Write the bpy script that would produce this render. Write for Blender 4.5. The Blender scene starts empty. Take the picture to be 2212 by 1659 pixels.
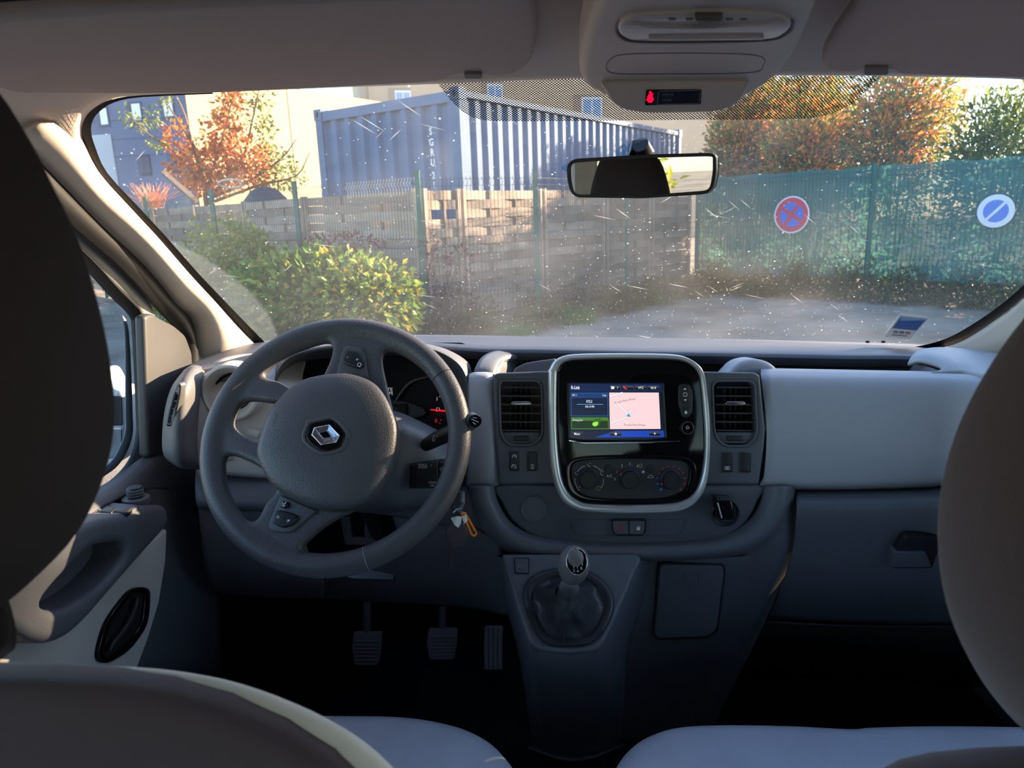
import bpy, bmesh, math, random
from mathutils import Vector, Matrix, Euler
rad = math.radians
SC = bpy.context.scene
COL = SC.collection

# ---------------------------------------------------------------- camera
F = 1534.0
CAM = Vector((-0.17, 0.0, 1.5))
CEUL = Euler((rad(90 - 13.5), 0.0, rad(1.5)), 'XYZ')
cd = bpy.data.cameras.new('camera'); cam = bpy.data.objects.new('camera', cd); COL.objects.link(cam)
cam.location = CAM; cam.rotation_euler = CEUL
cd.sensor_width = 36.0; cd.sensor_fit = 'HORIZONTAL'; cd.lens = F / 2212 * 36.0
cd.clip_start = 0.02; cd.clip_end = 300
cd.dof.use_dof = True; cd.dof.focus_distance = 1.2; cd.dof.aperture_fstop = 10.0
SC.camera = cam

# ---------------------------------------------------------------- sky, sun, exposure
SUN_AZ, SUN_EL = rad(63), rad(19)          # azimuth from straight ahead towards the right
SC.view_settings.view_transform = 'Standard'; SC.view_settings.look = 'None'
SC.view_settings.gamma = 1.0; SC.view_settings.use_curve_mapping = False
SC.view_settings.exposure = 1.2
SKY_STRENGTH = 0.28
SUN_STRENGTH = 12.0
w = bpy.data.worlds.new('sky'); SC.world = w; w.use_nodes = True
nt = w.node_tree; nt.nodes.clear()
sky = nt.nodes.new('ShaderNodeTexSky'); sky.sky_type = 'NISHITA'; sky.sun_disc = False
sky.sun_elevation = SUN_EL; sky.sun_rotation = SUN_AZ; sky.air_density = 1.0; sky.dust_density = 0.6; sky.ozone_density = 2.5
bg = nt.nodes.new('ShaderNodeBackground'); bg.inputs[1].default_value = SKY_STRENGTH
wo = nt.nodes.new('ShaderNodeOutputWorld')
nt.links.new(sky.outputs[0], bg.inputs[0]); nt.links.new(bg.outputs[0], wo.inputs[0])
sl = bpy.data.lights.new('sun', 'SUN'); so = bpy.data.objects.new('sun', sl); COL.objects.link(so)
sl.energy = SUN_STRENGTH; sl.color = (1.0, 0.74, 0.48); sl.angle = rad(0.7)
sd = Vector((math.sin(SUN_AZ) * math.cos(SUN_EL), math.cos(SUN_AZ) * math.cos(SUN_EL), math.sin(SUN_EL)))
so.rotation_euler = (-sd).to_track_quat('-Z', 'Y').to_euler(); so.location = (20, 10, 12)

# ---------------------------------------------------------------- helpers
ROT = CEUL.to_matrix()
def ray(px, py): return ROT @ Vector(((px - 1106) / F, (829.5 - py) / F, -1))
def PD(px, py, D): r = ray(px, py); return CAM + r * (D / r.y)
def PX(px, py, X): r = ray(px, py); return CAM + r * ((X - CAM.x) / r.x)
def PZ(px, py, Z): r = ray(px, py); return CAM + r * ((Z - CAM.z) / r.z)

class Plane:
    def __init__(s, o, u, n):
        s.o = Vector(o); s.n = Vector(n).normalized(); u = Vector(u)
        s.u = (u - s.n * u.dot(s.n)).normalized(); s.v = s.n.cross(s.u)
    def hit(s, px, py, h=0.0):
        r = ray(px, py); o = s.o + s.n * h
        p = CAM + r * ((o - CAM).dot(s.n) / r.dot(s.n)) - o
        return (p.dot(s.u), p.dot(s.v))
    def pt(s, a, b, h=0.0): return s.o + s.u * a + s.v * b + s.n * h
    def hits(s, pts, h=0.0): return [s.hit(x, y, h) for x, y in pts]
    def mat(s): return Matrix((s.u, s.v, s.n)).transposed().to_4x4()
    def off(s, h): return Plane(s.o + s.n * h, s.u, s.n)
def wall_plane(px, py, D, tilt, yaw=0.0):
    """plane through the pixel at depth D facing back to the camera; tilt>0 faces up, yaw>0 faces right"""
    t, y = rad(tilt), rad(yaw)
    n = Vector((math.sin(y) * math.cos(t), -math.cos(y) * math.cos(t), math.sin(t)))
    return Plane(PD(px, py, D), (math.cos(y), math.sin(y), 0), n)

def S(r, g, b):
    f = lambda c: (c / 255 / 12.92) if c <= 10.3 else ((c / 255 + 0.055) / 1.055) ** 2.4
    return (f(r), f(g), f(b), 1.0)

MATS = {}
def mat(name, col, rough=0.5, metal=0.0, spec=0.5, bump=None, var=0.0, vscale=8.0, emit=None, es=1.0, coat=0.0, sheen=0.0):
    """bump=(kind, scale, strength, distance)"""
    if name in MATS: return MATS[name]
    m = bpy.data.materials.new(name); m.use_nodes = True; t = m.node_tree
    b = t.nodes['Principled BSDF']
    b.inputs['Base Color'].default_value = col; b.inputs['Roughness'].default_value = rough
    b.inputs['Metallic'].default_value = metal; b.inputs['Specular IOR Level'].default_value = spec
    b.inputs['Coat Weight'].default_value = coat
    if sheen: b.inputs['Sheen Weight'].default_value = sheen
    tc = t.nodes.new('ShaderNodeTexCoord')
    if emit:
        b.inputs['Emission Color'].default_value = emit; b.inputs['Emission Strength'].default_value = es
    if var:
        n = t.nodes.new('ShaderNodeTexNoise'); n.inputs['Scale'].default_value = vscale; n.inputs['Detail'].default_value = 5
        t.links.new(tc.outputs['Object'], n.inputs['Vector'])
        mx = t.nodes.new('ShaderNodeMix'); mx.data_type = 'RGBA'; mx.blend_type = 'MULTIPLY'
        mx.inputs[0].default_value = 1.0; mx.inputs[6].default_value = col
        mr = t.nodes.new('ShaderNodeMapRange'); mr.inputs[1].default_value = 0.3; mr.inputs[2].default_value = 0.7
        mr.inputs[3].default_value = 1 - var; mr.inputs[4].default_value = 1 + var
        t.links.new(n.outputs[0], mr.inputs[0]); t.links.new(mr.outputs[0], mx.inputs[7])
        t.links.new(mx.outputs[2], b.inputs['Base Color'])
    if bump:
        kind, sc, st, di = bump
        if kind == 'voronoi':
            n = t.nodes.new('ShaderNodeTexVoronoi'); n.inputs['Scale'].default_value = sc
        elif kind == 'weave':
            n = t.nodes.new('ShaderNodeTexBrick'); n.inputs['Scale'].default_value = sc
        else:
            n = t.nodes.new('ShaderNodeTexNoise'); n.inputs['Scale'].default_value = sc; n.inputs['Detail'].default_value = 3
        t.links.new(tc.outputs['Object'], n.inputs['Vector'])
        bp = t.nodes.new('ShaderNodeBump'); bp.inputs['Strength'].default_value = st; bp.inputs['Distance'].default_value = di
        t.links.new(n.outputs[0], bp.inputs['Height']); t.links.new(bp.outputs[0], b.inputs['Normal'])
    MATS[name] = m; return m

WLOC = {}
def tag(o, label=None, cat=None, group=None, kind=None):
    if label: o['label'] = label
    if cat: o['category'] = cat
    if group: o['group'] = group
    if kind: o['kind'] = kind
    return o
def thing(name, loc, label, cat, group=None, kind=None):
    o = bpy.data.objects.new(name, None); COL.objects.link(o); o.location = loc; o.empty_display_size = 0.05
    WLOC[o] = Vector(loc); return tag(o, label, cat, group, kind)
def finish(me, smooth):
    if smooth:
        me.shade_smooth()
        if smooth < 179: me.set_sharp_from_angle(angle=rad(smooth))
def mk(name, V, Fc, m, parent=None, smooth=35, xf=None, origin=None, **kw):
    V = [Vector(v) for v in V]
    if xf is not None: V = [xf @ v for v in V]
    if origin is None:
        lo = [min(v[i] for v in V) for i in range(3)]; hi = [max(v[i] for v in V) for i in range(3)]
        origin = Vector([(lo[i] + hi[i]) / 2 for i in range(3)])
    me = bpy.data.meshes.new(name); me.from_pydata([v - origin for v in V], [], Fc); me.update()
    if m: me.materials.append(m)
    finish(me, smooth)
    o = bpy.data.objects.new(name, me); COL.objects.link(o)
    WLOC[o] = Vector(origin)
    if parent is not None: o.parent = parent; o.location = Vector(origin) - WLOC[parent]
    else: o.location = origin
    return tag(o, **kw) if kw else o
def mkm(name, me, m, parent=None, smooth=35, **kw):
    """object from an existing mesh in world coordinates"""
    V = [v.co.copy() for v in me.vertices]; Fc = [tuple(p.vertices) for p in me.polygons]
    return mk(name, V, Fc, m, parent, smooth, **kw)
def solid(o, th, off=-1):
    md = o.modifiers.new('solid', 'SOLIDIFY'); md.thickness = th; md.offset = off; return o

def cr(p0, p1, p2, p3, t):
    return 0.5 * ((2 * p1) + (p2 - p0) * t + (2 * p0 - 5 * p1 + 4 * p2 - p3) * t * t + (3 * p1 - p0 - 3 * p2 + p3) * t ** 3)
def spline(pts, n, closed=False, linear=False):
    pts = [Vector(p) for p in pts]; k = len(pts)
    out = []
    segs = k if closed else k - 1
    for i in range(n):
        s = i * segs / n if closed else i * segs / (n - 1)
        j = min(int(s), segs - 1); t = s - j
        if closed: a, b, c, d = pts[(j - 1) % k], pts[j % k], pts[(j + 1) % k], pts[(j + 2) % k]
        else:
            b, c = pts[j], pts[j + 1]
            a = pts[j - 1] if j > 0 else b * 2 - c
            d = pts[j + 2] if j + 2 < k else c * 2 - b
        out.append(b.lerp(c, t) if linear else cr(a, b, c, d, t))
    return out
def smooth2(pts, n=None):
    n = n or len(pts) * 5
    return [(p.x, p.y) for p in spline([(x, y, 0) for x, y in pts], n, True)]
def rpoly(pts, r, k=5):
    """polygon with rounded corners; r a number or a list"""
    out = []; m = len(pts)
    for i in range(m):
        p = Vector(pts[i]); a = Vector(pts[i - 1]) - p; b = Vector(pts[(i + 1) % m]) - p
        ri = (r[i] if i < len(r) else 15) if isinstance(r, (list, tuple)) else r
        d = min(ri, a.length * 0.49, b.length * 0.49)
        if d <= 0: out.append(tuple(p)); continue
        p0, p1 = p + a.normalized() * d, p + b.normalized() * d
        for j in range(k + 1):
            t = j / k; q = p0 * (1 - t) ** 2 + p * 2 * t * (1 - t) + p1 * t * t
            out.append((q.x, q.y))
    return out
def rr(x0, y0, x1, y1, r, k=5): return rpoly([(x0, y0), (x1, y0), (x1, y1), (x0, y1)], r, k)
def circ(cx, cy, r, n=32, ry=None): return [(cx + r * math.cos(2 * math.pi * i / n), cy + (ry or r) * math.sin(2 * math.pi * i / n)) for i in range(n)]

def grid(P, nu, nv, closed=False):
    """faces of a grid of nv rows with nu points"""
    Fc = []
    for j in range(nv - 1):
        for i in range(nu if closed else nu - 1):
            a = j * nu + i; b = j * nu + (i + 1) % nu
            Fc.append((a, b, b + nu, a + nu))
    return Fc
def loft(rows, nu=24, nv=24, closed=False, lin_v=False, lin_u=False):
    R = [spline(r, nu, closed, lin_u) for r in rows]
    cols = [spline([R[j][i] for j in range(len(R))], nv, False, lin_v) for i in range(nu)]
    V = [cols[i][j] for j in range(nv) for i in range(nu)]
    return V, grid(V, nu, nv, closed)

def slab_mesh(outlines, h0, h1, bev=0.0, res=2):
    cu = bpy.data.curves.new('c', 'CURVE'); cu.dimensions = '2D'; cu.fill_mode = 'BOTH'
    for o in outlines:
        sp = cu.splines.new('POLY'); sp.points.add(len(o) - 1)
        for i, p in enumerate(o): sp.points[i].co = (p[0], p[1], 0, 1)
        sp.use_cyclic_u = True
    th = h1 - h0; bev = min(bev, th / 2)
    cu.extrude = th / 2 - bev; cu.bevel_depth = bev; cu.offset = -bev; cu.bevel_resolution = res
    ob = bpy.data.objects.new('c', cu); me = ob.to_mesh()
    V = [(v.co.x, v.co.y, v.co.z + (h0 + h1) / 2) for v in me.vertices]; Fc = [tuple(p.vertices) for p in me.polygons]
    ob.to_mesh_clear(); bpy.data.objects.remove(ob); bpy.data.curves.remove(cu)
    # merge the seams of the curve fill
    bm = bmesh.new(); vs = [bm.verts.new(v) for v in V]
    for f in Fc:
        try: bm.faces.new([vs[i] for i in f])
        except ValueError: pass
    bmesh.ops.remove_doubles(bm, verts=bm.verts, dist=1e-6); bm.verts.index_update()
    V = [v.co.copy() for v in bm.verts]; Fc = [tuple(v.index for v in f.verts) for f in bm.faces]; bm.free()
    return V, Fc
def slab(name, pl, outlines, h0, h1, m, parent=None, bev=0.0, px=True, smooth=35, res=2, xf=None, **kw):
    """prism(s) on a plane; outlines in pixels (px) or plane units; first the outside, then holes"""
    if not isinstance(outlines[0][0], (list, tuple)): outlines = [outlines]
    if px: outlines = [pl.hits(o, h1) for o in outlines]
    V, Fc = slab_mesh(outlines, h0, h1, bev, res)
    return mk(name, [pl.pt(*v) for v in V], Fc, m, parent, smooth, xf=xf, **kw)
def pillow(pl, out, hb, hf, e=0.6, n=10):
    """closed cushion: outline on the plane, bulging to hf in front and hb behind (hb negative)"""
    cx = sum(p[0] for p in out) / len(out); cy = sum(p[1] for p in out) / len(out)
    V = []; k = len(out)
    for j in range(-n, n + 1):
        a = j / n * math.pi / 2 * 0.985
        s = max(math.cos(a), 0.0) ** e; h = (hf if a > 0 else -hb) * (abs(math.sin(a)) ** 1.0) * (1 if a > 0 else -1)
        for p in out: V.append(pl.pt(cx + (p[0] - cx) * s, cy + (p[1] - cy) * s, h))
    Fc = grid(V, k, 2 * n + 1, True)
    Fc.append(tuple(reversed(range(k)))); Fc.append(tuple(range(2 * n * k, 2 * n * k + k)))
    return V, Fc
def tube(pts, r, seg=8, closed=False, caps=True):
    pts = [Vector(p) for p in pts]; n = len(pts); V = []
    rs = r if isinstance(r, (list, tuple)) else [r] * n
    ref = Vector((0, 0, 1))
    for i, p in enumerate(pts):
        t = (pts[(i + 1) % n] - pts[i - 1]) if closed else (pts[min(i + 1, n - 1)] - pts[max(i - 1, 0)])
        t.normalize()
        a = t.cross(ref)
        if a.length < 0.05: a = t.cross(Vector((1, 0, 0)))
        a.normalize(); b = t.cross(a)
        for k in range(seg):
            an = 2 * math.pi * k / seg
            V.append(p + (a * math.cos(an) + b * math.sin(an)) * rs[i])
    Fc = grid(V, seg, n, True)
    if closed:
        for k in range(seg):
            Fc.append(((n - 1) * seg + k, (n - 1) * seg + (k + 1) % seg, (k + 1) % seg, k))
    elif caps:
        Fc.append(tuple(reversed(range(seg)))); Fc.append(tuple(range((n - 1) * seg, n * seg)))
    return V, Fc
def revolve(pl, a, b, prof, n=32):
    """profile [(radius, height)] around the plane normal at plane point (a, b)"""
    V = []
    for r, h in prof:
        for i in range(n):
            t = 2 * math.pi * i / n; V.append(pl.pt(a + r * math.cos(t), b + r * math.sin(t), h))
    Fc = grid(V, n, len(prof), True)
    Fc.append(tuple(range((len(prof) - 1) * n, len(prof) * n)))
    return V, Fc
def box(p0, p1):
    (x0, y0, z0), (x1, y1, z1) = p0, p1
    V = [(x0, y0, z0), (x1, y0, z0), (x1, y1, z0), (x0, y1, z0), (x0, y0, z1), (x1, y0, z1), (x1, y1, z1), (x0, y1, z1)]
    return V, [(0, 3, 2, 1), (4, 5, 6, 7), (0, 1, 5, 4), (1, 2, 6, 5), (2, 3, 7, 6), (3, 0, 4, 7)]
def join(*parts):
    V, Fc = [], []
    for v, f in parts:
        k = len(V); V += list(v); Fc += [tuple(i + k for i in q) for q in f]
    return V, Fc
def text(name, pl, s, px, py, hpx, m, parent, rot=0.0, h=0.0006, align='CENTER', squeeze=1.0, th=0.0002, xf=None, bold=0.0):
    """flat lettering on a plane; px,py its centre (or left end), hpx the capital height in pixels"""
    a, b = pl.hit(px, py, h); a2, b2 = pl.hit(px, py + 10, h)
    sc = math.hypot(a2 - a, b2 - b) / 10 * hpx / 0.70
    cu = bpy.data.curves.new('t', 'FONT'); cu.body = s; cu.align_x = align; cu.align_y = 'CENTER'; cu.size = 1.0
    cu.extrude = 0.0; cu.offset = bold; cu.resolution_u = 3
    ob = bpy.data.objects.new('t', cu); me = ob.to_mesh()
    c, sn = math.cos(rot), math.sin(rot)
    V = []
    for v in me.vertices:
        x, y = v.co.x * sc * squeeze, v.co.y * sc
        V.append(pl.pt(a + x * c - y * sn, b + x * sn + y * c, h))
    Fc = [tuple(p.vertices) for p in me.polygons]
    ob.to_mesh_clear(); bpy.data.objects.remove(ob); bpy.data.curves.remove(cu)
    return mk(name, V, Fc, m, parent, 0, xf=xf)
def flat(name, pl, polys, h, m, parent, px=True):
    """thin print on a plane: list of polygons"""
    V, Fc = [], []
    for o in polys:
        q = pl.hits(o, h) if px else o
        k = len(V); V += [pl.pt(a, b, h) for a, b in q]; Fc.append(tuple(range(k, k + len(q))))
    o = mk(name, V, Fc, m, parent, 0)
    return o
def strokes(name, pl, lines, wpx, h, m, parent, closed=False):
    """thin printed line work: polylines given in pixels, width in pixels"""
    V, Fc = [], []
    for L in lines:
        q = [Vector(pl.hit(x, y, h)) for x, y in L]
        e = Vector(pl.hit(L[0][0] + wpx, L[0][1], h)) - Vector(pl.hit(L[0][0], L[0][1], h)); hw = e.length / 2
        n = len(q); k = len(V)
        for i in range(n):
            t = (q[min(i + 1, n - 1)] - q[max(i - 1, 0)]); t = t.normalized() if t.length else Vector((1, 0))
            s = Vector((-t.y, t.x)) * hw
            V.append(pl.pt(*(q[i] + s), h)); V.append(pl.pt(*(q[i] - s), h))
        for i in range(n - 1): Fc.append((k + 2 * i, k + 2 * i + 1, k + 2 * i + 3, k + 2 * i + 2))
    return mk(name, V, Fc, m, parent, 0)
def arc(cx, cy, r, a0, a1, n=14, ry=None):
    return [(cx + r * math.cos(rad(a0 + (a1 - a0) * i / (n - 1))), cy - (ry or r) * math.sin(rad(a0 + (a1 - a0) * i / (n - 1)))) for i in range(n)]
def bake_mods(o):
    dg = bpy.context.evaluated_depsgraph_get(); dg.update()
    me = bpy.data.meshes.new_from_object(o.evaluated_get(dg)); old = o.data
    o.modifiers.clear(); o.data = me; bpy.data.meshes.remove(old)
# ---------------------------------------------------------------- materials
M_dash = mat('dash_soft_black', S(92, 94, 100), 0.5, bump=('voronoi', 420, 0.25, 0.0006))
M_dark = mat('lower_dash_black', S(80, 82, 88), 0.55, bump=('voronoi', 420, 0.25, 0.0006))
M_dsm = mat('smooth_dark_plastic', S(82, 84, 90), 0.45, bump=('noise', 900, 0.1, 0.0003))
M_black = mat('black_plastic', S(26, 27, 30), 0.45)
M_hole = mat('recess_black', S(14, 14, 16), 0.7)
M_gloss = mat('piano_black', S(12, 12, 14), 0.06, spec=0.3)
M_grey = mat('grey_fascia', S(156, 158, 165), 0.5, bump=('noise', 700, 0.12, 0.0004))
M_fasc = mat('pale_fascia', S(190, 184, 178), 0.5, bump=('noise', 700, 0.1, 0.0004))
M_pill = mat('pillar_beige', S(214, 204, 194), 0.55, bump=('noise', 500, 0.08, 0.0004))
M_head = mat('headliner_cloth', S(222, 206, 196), 0.9, spec=0.2, bump=('noise', 420, 0.5, 0.0012), sheen=0.2)
M_visor = mat('visor_vinyl', S(190, 170, 162), 0.7, spec=0.3, bump=('noise', 700, 0.2, 0.0005))
M_cons = mat('roof_console_plastic', S(200, 186, 178), 0.55, bump=('noise', 700, 0.1, 0.0004))
M_silver = mat('satin_silver', S(206, 206, 204), 0.32, metal=0.65)
M_chrome = mat('chrome', S(225, 226, 228), 0.12, metal=1.0)
M_rubber = mat('black_rubber', S(26, 26, 28), 0.5)
M_wheel = mat('wheel_polyurethane', S(76, 75, 78), 0.45, bump=('voronoi', 480, 0.4, 0.0007))
M_leather = mat('grey_leather', S(192, 196, 210), 0.45, bump=('voronoi', 330, 0.35, 0.0010), var=0.06, vscale=14)
M_cloth = mat('brown_seat_cloth', S(78, 63, 64), 0.9, spec=0.2, bump=('noise', 900, 0.4, 0.001), sheen=0.25)
M_cloth2 = mat('dark_headrest_cloth', S(62, 55, 55), 0.9, spec=0.15, bump=('noise', 900, 0.4, 0.001))
M_pipe = mat('beige_piping', S(214, 204, 186), 0.6)
M_white = mat('white_print', S(225, 226, 230), 0.6)
M_greypr = mat('grey_print', S(130, 132, 138), 0.6)
M_carpet = mat('dark_carpet', S(30, 31, 35), 0.95, spec=0.1, bump=('noise', 900, 0.8, 0.002))
M_metal = mat('grey_steel', S(120, 124, 134), 0.4, metal=0.6)
M_body = mat('van_paint', S(200, 202, 205), 0.3)

# ---------------------------------------------------------------- windscreen surface
GZ0, GZ1 = 1.20, 1.69
def glass_D(x, z):
    v = (z - GZ0) / (GZ1 - GZ0); u2 = min((x / 0.74) ** 2, 1.6)
    return (1.65 - 0.22 * u2) * (1 - v) + (0.97 - 0.14 * u2) * v
def GH(px, py, h=0.0):
    """pixel to windscreen, h metres inside of it"""
    D = 1.2
    for _ in range(40):
        p = PD(px, py, D); D = 0.5 * D + 0.5 * (glass_D(p.x, p.z) - h * 1.3)
    return PD(px, py, D)

def circum(a, b, c):
    ab, ac = b - a, c - a; n = ab.cross(ac)
    return a + (n.cross(ab) * ac.length_squared + ac.cross(n) * ab.length_squared) / (2 * n.length_squared)
# edge of the wiped area low on the driver side
WIPC = circum(GH(425, 548), GH(548, 640), GH(602, 738)); WIPR = (GH(548, 640) - WIPC).length
def schlick(N, L):
    # reflectance of a thin pane, the same from both sides
    lw = N('ShaderNodeLayerWeight'); lw.inputs[0].default_value = 0.5
    p = N('ShaderNodeMath'); p.operation = 'POWER'; p.inputs[1].default_value = 5.0; L(lw.outputs['Facing'], p.inputs[0])
    q = N('ShaderNodeMath'); q.operation = 'MULTIPLY_ADD'; q.inputs[1].default_value = 0.8; q.inputs[2].default_value = 0.04; L(p.outputs[0], q.inputs[0])
    return q.outputs[0]
def glass_mat():
    m = bpy.data.materials.new('dusty_windscreen'); m.use_nodes = True; t = m.node_tree; t.nodes.clear()
    N = t.nodes.new; L = t.links.new
    out = N('ShaderNodeOutputMaterial'); tc = N('ShaderNodeTexCoord')
    tr = N('ShaderNodeBsdfTransparent'); tr.inputs[0].default_value = (0.95, 0.97, 0.96, 1)
    gl = N('ShaderNodeBsdfGlossy'); gl.inputs['Roughness'].default_value = 0.02
    lw = schlick(N, L)
    m1 = N('ShaderNodeMixShader'); L(lw, m1.inputs[0]); L(tr.outputs[0], m1.inputs[1]); L(gl.outputs[0], m1.inputs[2])
    df = N('ShaderNodeBsdfDiffuse'); df.inputs[0].default_value = (0.85, 0.86, 0.86, 1)
    tl = N('ShaderNodeBsdfTranslucent'); tl.inputs[0].default_value = (0.95, 0.95, 0.93, 1)
    md = N('ShaderNodeMixShader'); md.inputs[0].default_value = 0.7; L(df.outputs[0], md.inputs[1]); L(tl.outputs[0], md.inputs[2])
    def math_(op, a, b=None, clamp=False):
        n = N('ShaderNodeMath'); n.operation = op; n.use_clamp = clamp
        for i, x in enumerate((a, b)):
            if x is None: continue
            if isinstance(x, (int, float)): n.inputs[i].default_value = x
            else: L(x, n.inputs[i])
        return n.outputs[0]
    def rng(x, a, b, c, d):
        n = N('ShaderNodeMapRange'); L(x, n.inputs[0])
        for i, q in enumerate((a, b, c, d)): n.inputs[i + 1].default_value = q
        return n.outputs[0]
    # even film, cloudier in places
    n1 = N('ShaderNodeTexNoise'); n1.inputs['Scale'].default_value = 5; n1.inputs['Detail'].default_value = 6; L(tc.outputs['Object'], n1.inputs[0])
    film = rng(n1.outputs[0], 0.35, 0.75, 0.03, 0.085)
    # unwiped corner and the dirt ring of the sweep
    vd = N('ShaderNodeVectorMath'); vd.operation = 'DISTANCE'; L(tc.outputs['Object'], vd.inputs[0])
    WIP.append(vd)
    un = rng(vd.outputs['Value'], WIPR - 0.004, WIPR + 0.004, 0.085, 0.0)
    # dust specks
    vo = N('ShaderNodeTexVoronoi'); vo.inputs['Scale'].default_value = 55; L(tc.outputs['Object'], vo.inputs['Vector'])
    sp = rng(vo.outputs['Distance'], 0.05, 0.11, 1, 0)
    wn = math_('GREATER_THAN', math_('MULTIPLY', vo.outputs['Color'], 1.0), 0.62)
    sp = math_('MULTIPLY', math_('MULTIPLY', sp, wn), 0.75)
    vo2 = N('ShaderNodeTexVoronoi'); vo2.inputs['Scale'].default_value = 150; L(tc.outputs['Object'], vo2.inputs['Vector'])
    sp2 = math_('MULTIPLY', math_('MULTIPLY', rng(vo2.outputs['Distance'], 0.08, 0.2, 1, 0), math_('GREATER_THAN', math_('MULTIPLY', vo2.outputs['Color'], 1.0), 0.72)), 0.4)
    # scratches: stretched cells in two directions
    tot = math_('ADD', math_('ADD', film, un), math_('ADD', sp, sp2))
    for ang, sx, thr in ((0.55, 1.0, 0.04), (-0.6, 1.3, 0.035), (0.2, 0.8, 0.03)):
        mp = N('ShaderNodeMapping'); mp.inputs['Rotation'].default_value = (0, ang, 0); mp.vector_type = 'TEXTURE'; mp.inputs['Scale'].default_value = (1 / (sx * 8), 1 / 5, 1 / 170)
        L(tc.outputs['Object'], mp.inputs[0])
        v3 = N('ShaderNodeTexVoronoi'); v3.inputs['Scale'].default_value = 1.0; L(mp.outputs[0], v3.inputs['Vector'])
        s3 = math_('MULTIPLY', rng(v3.outputs['Distance'], 0.03, 0.16, 1, 0), math_('GREATER_THAN', math_('MULTIPLY', v3.outputs['Color'], 1.0), 0.80))
        tot = math_('ADD', tot, math_('MULTIPLY', s3, 0.3))
    tot = math_('MINIMUM', tot, 0.8)
    m2 = N('ShaderNodeMixShader'); L(tot, m2.inputs[0]); L(m1.outputs[0], m2.inputs[1]); L(md.outputs[0], m2.inputs[2])
    L(m2.outputs[0], out.inputs[0]); return m
WIP = []
M_glass = glass_mat()
def clear_mat(name, col, refl=1.25):
    m = bpy.data.materials.new(name); m.use_nodes = True; t = m.node_tree; t.nodes.clear()
    N = t.nodes.new; L = t.links.new
    out = N('ShaderNodeOutputMaterial'); tr = N('ShaderNodeBsdfTransparent'); tr.inputs[0].default_value = col
    gl = N('ShaderNodeBsdfGlossy'); gl.inputs['Roughness'].default_value = 0.02
    lw = schlick(N, L)
    m1 = N('ShaderNodeMixShader'); L(lw, m1.inputs[0]); L(tr.outputs[0], m1.inputs[1]); L(gl.outputs[0], m1.inputs[2])
    L(m1.outputs[0], out.inputs[0]); return m
M_win = clear_mat('side_window_glass', (0.92, 0.94, 0.93, 1))

nu, nv = 41, 25; V = []
for j in range(nv):
    z = GZ0 - 0.02 + (GZ1 + 0.01 - GZ0 + 0.02) * j / (nv - 1)
    for i in range(nu):
        x = -0.79 + 1.58 * i / (nu - 1); V.append(Vector((x, glass_D(x, z), z)))
wind = mk('window_1', V, grid(V, nu, nv), M_glass, smooth=180, kind='structure', label='dusty scratched windscreen of the van above the dashboard')
for n in WIP: n.inputs[1].default_value = WIPC - WLOC[wind]

# black printed border of the windscreen and dotted sun band
def on_glass(name, rows, m, parent, h=0.002, nu=40, nv=6, uv=False):
    R = [[GH(x, y, h) for x, y in r] for r in rows]
    V, Fc = loft(R, nu, nv, lin_v=True)
    o = mk(name, V, Fc, m, parent, 180)
    return o
EDGE_L = [(560, 752), (520, 712), (470, 657), (410, 592), (345, 517), (285, 452), (215, 374), (184, 318), (176, 285), (182, 258), (200, 236), (235, 217), (300, 206), (460, 200)]
EDGE_Li = [(585, 752), (545, 712), (490, 655), (428, 590), (362, 515), (302, 450), (232, 374), (206, 318), (197, 285), (200, 262), (214, 242), (245, 222), (305, 210), (460, 203)]
on_glass('black_border', [EDGE_L, EDGE_Li], mat('frit', S(20, 18, 18), 0.4), wind)
EDGE_R = [(1990, 758), (2030, 752), (2080, 736), (2150, 692), (2212, 642), (2300, 560), (2420, 430)]
EDGE_Ri = [(1960, 752), (2010, 742), (2060, 724), (2135, 678), (2200, 626), (2285, 545), (2400, 420)]
on_glass('black_border', [EDGE_R, EDGE_Ri], MATS['frit'], wind)
def dots_mat():
    m = bpy.data.materials.new('dotted_band'); m.use_nodes = True; t = m.node_tree; t.nodes.clear()
    N = t.nodes.new; L = t.links.new
    out = N('ShaderNodeOutputMaterial'); tr = N('ShaderNodeBsdfTransparent'); df = N('ShaderNodeBsdfDiffuse'); df.inputs[0].default_value = S(24, 22, 26)
    tc = N('ShaderNodeTexCoord'); mp = N('ShaderNodeMapping'); mp.inputs['Rotation'].default_value = (0, 0, rad(45)); L(tc.outputs['UV'], mp.inputs[0])
    vo = N('ShaderNodeTexVoronoi'); vo.voronoi_dimensions = '2D'; vo.inputs['Scale'].default_value = 1 / 0.0031; vo.inputs['Randomness'].default_value = 0.0
    L(mp.outputs[0], vo.inputs['Vector'])
    mt = N('ShaderNodeMath'); mt.operation = 'LESS_THAN'; mt.inputs[1].default_value = 0.40; L(vo.outputs['Distance'], mt.inputs[0])
    mx = N('ShaderNodeMixShader'); L(mt.outputs[0], mx.inputs[0]); L(tr.outputs[0], mx.inputs[1]); L(df.outputs[0], mx.inputs[2]); L(mx.outputs[0], out.inputs[0])
    return m
top = [(945, 178), (1100, 172), (1300, 165), (1500, 162), (1700, 161), (1905, 160)]
bot = [(955, 190), (1040, 262), (1250, 262), (1500, 258), (1740, 255), (1895, 172)]
bot = [(950, 186), (985, 228), (1030, 256), (1120, 262), (1450, 259), (1700, 257), (1780, 250), (1840, 225), (1890, 176)]
top = [(945, 178), (1000, 175), (1060, 172), (1160, 170), (1450, 164), (1700, 160), (1790, 160), (1850, 160), (1905, 160)]
db = on_glass('dotted_sun_band', [top, bot], dots_mat(), wind, h=0.003, nu=60, nv=12)
uvl = db.data.uv_layers.new(name='UVMap')
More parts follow.
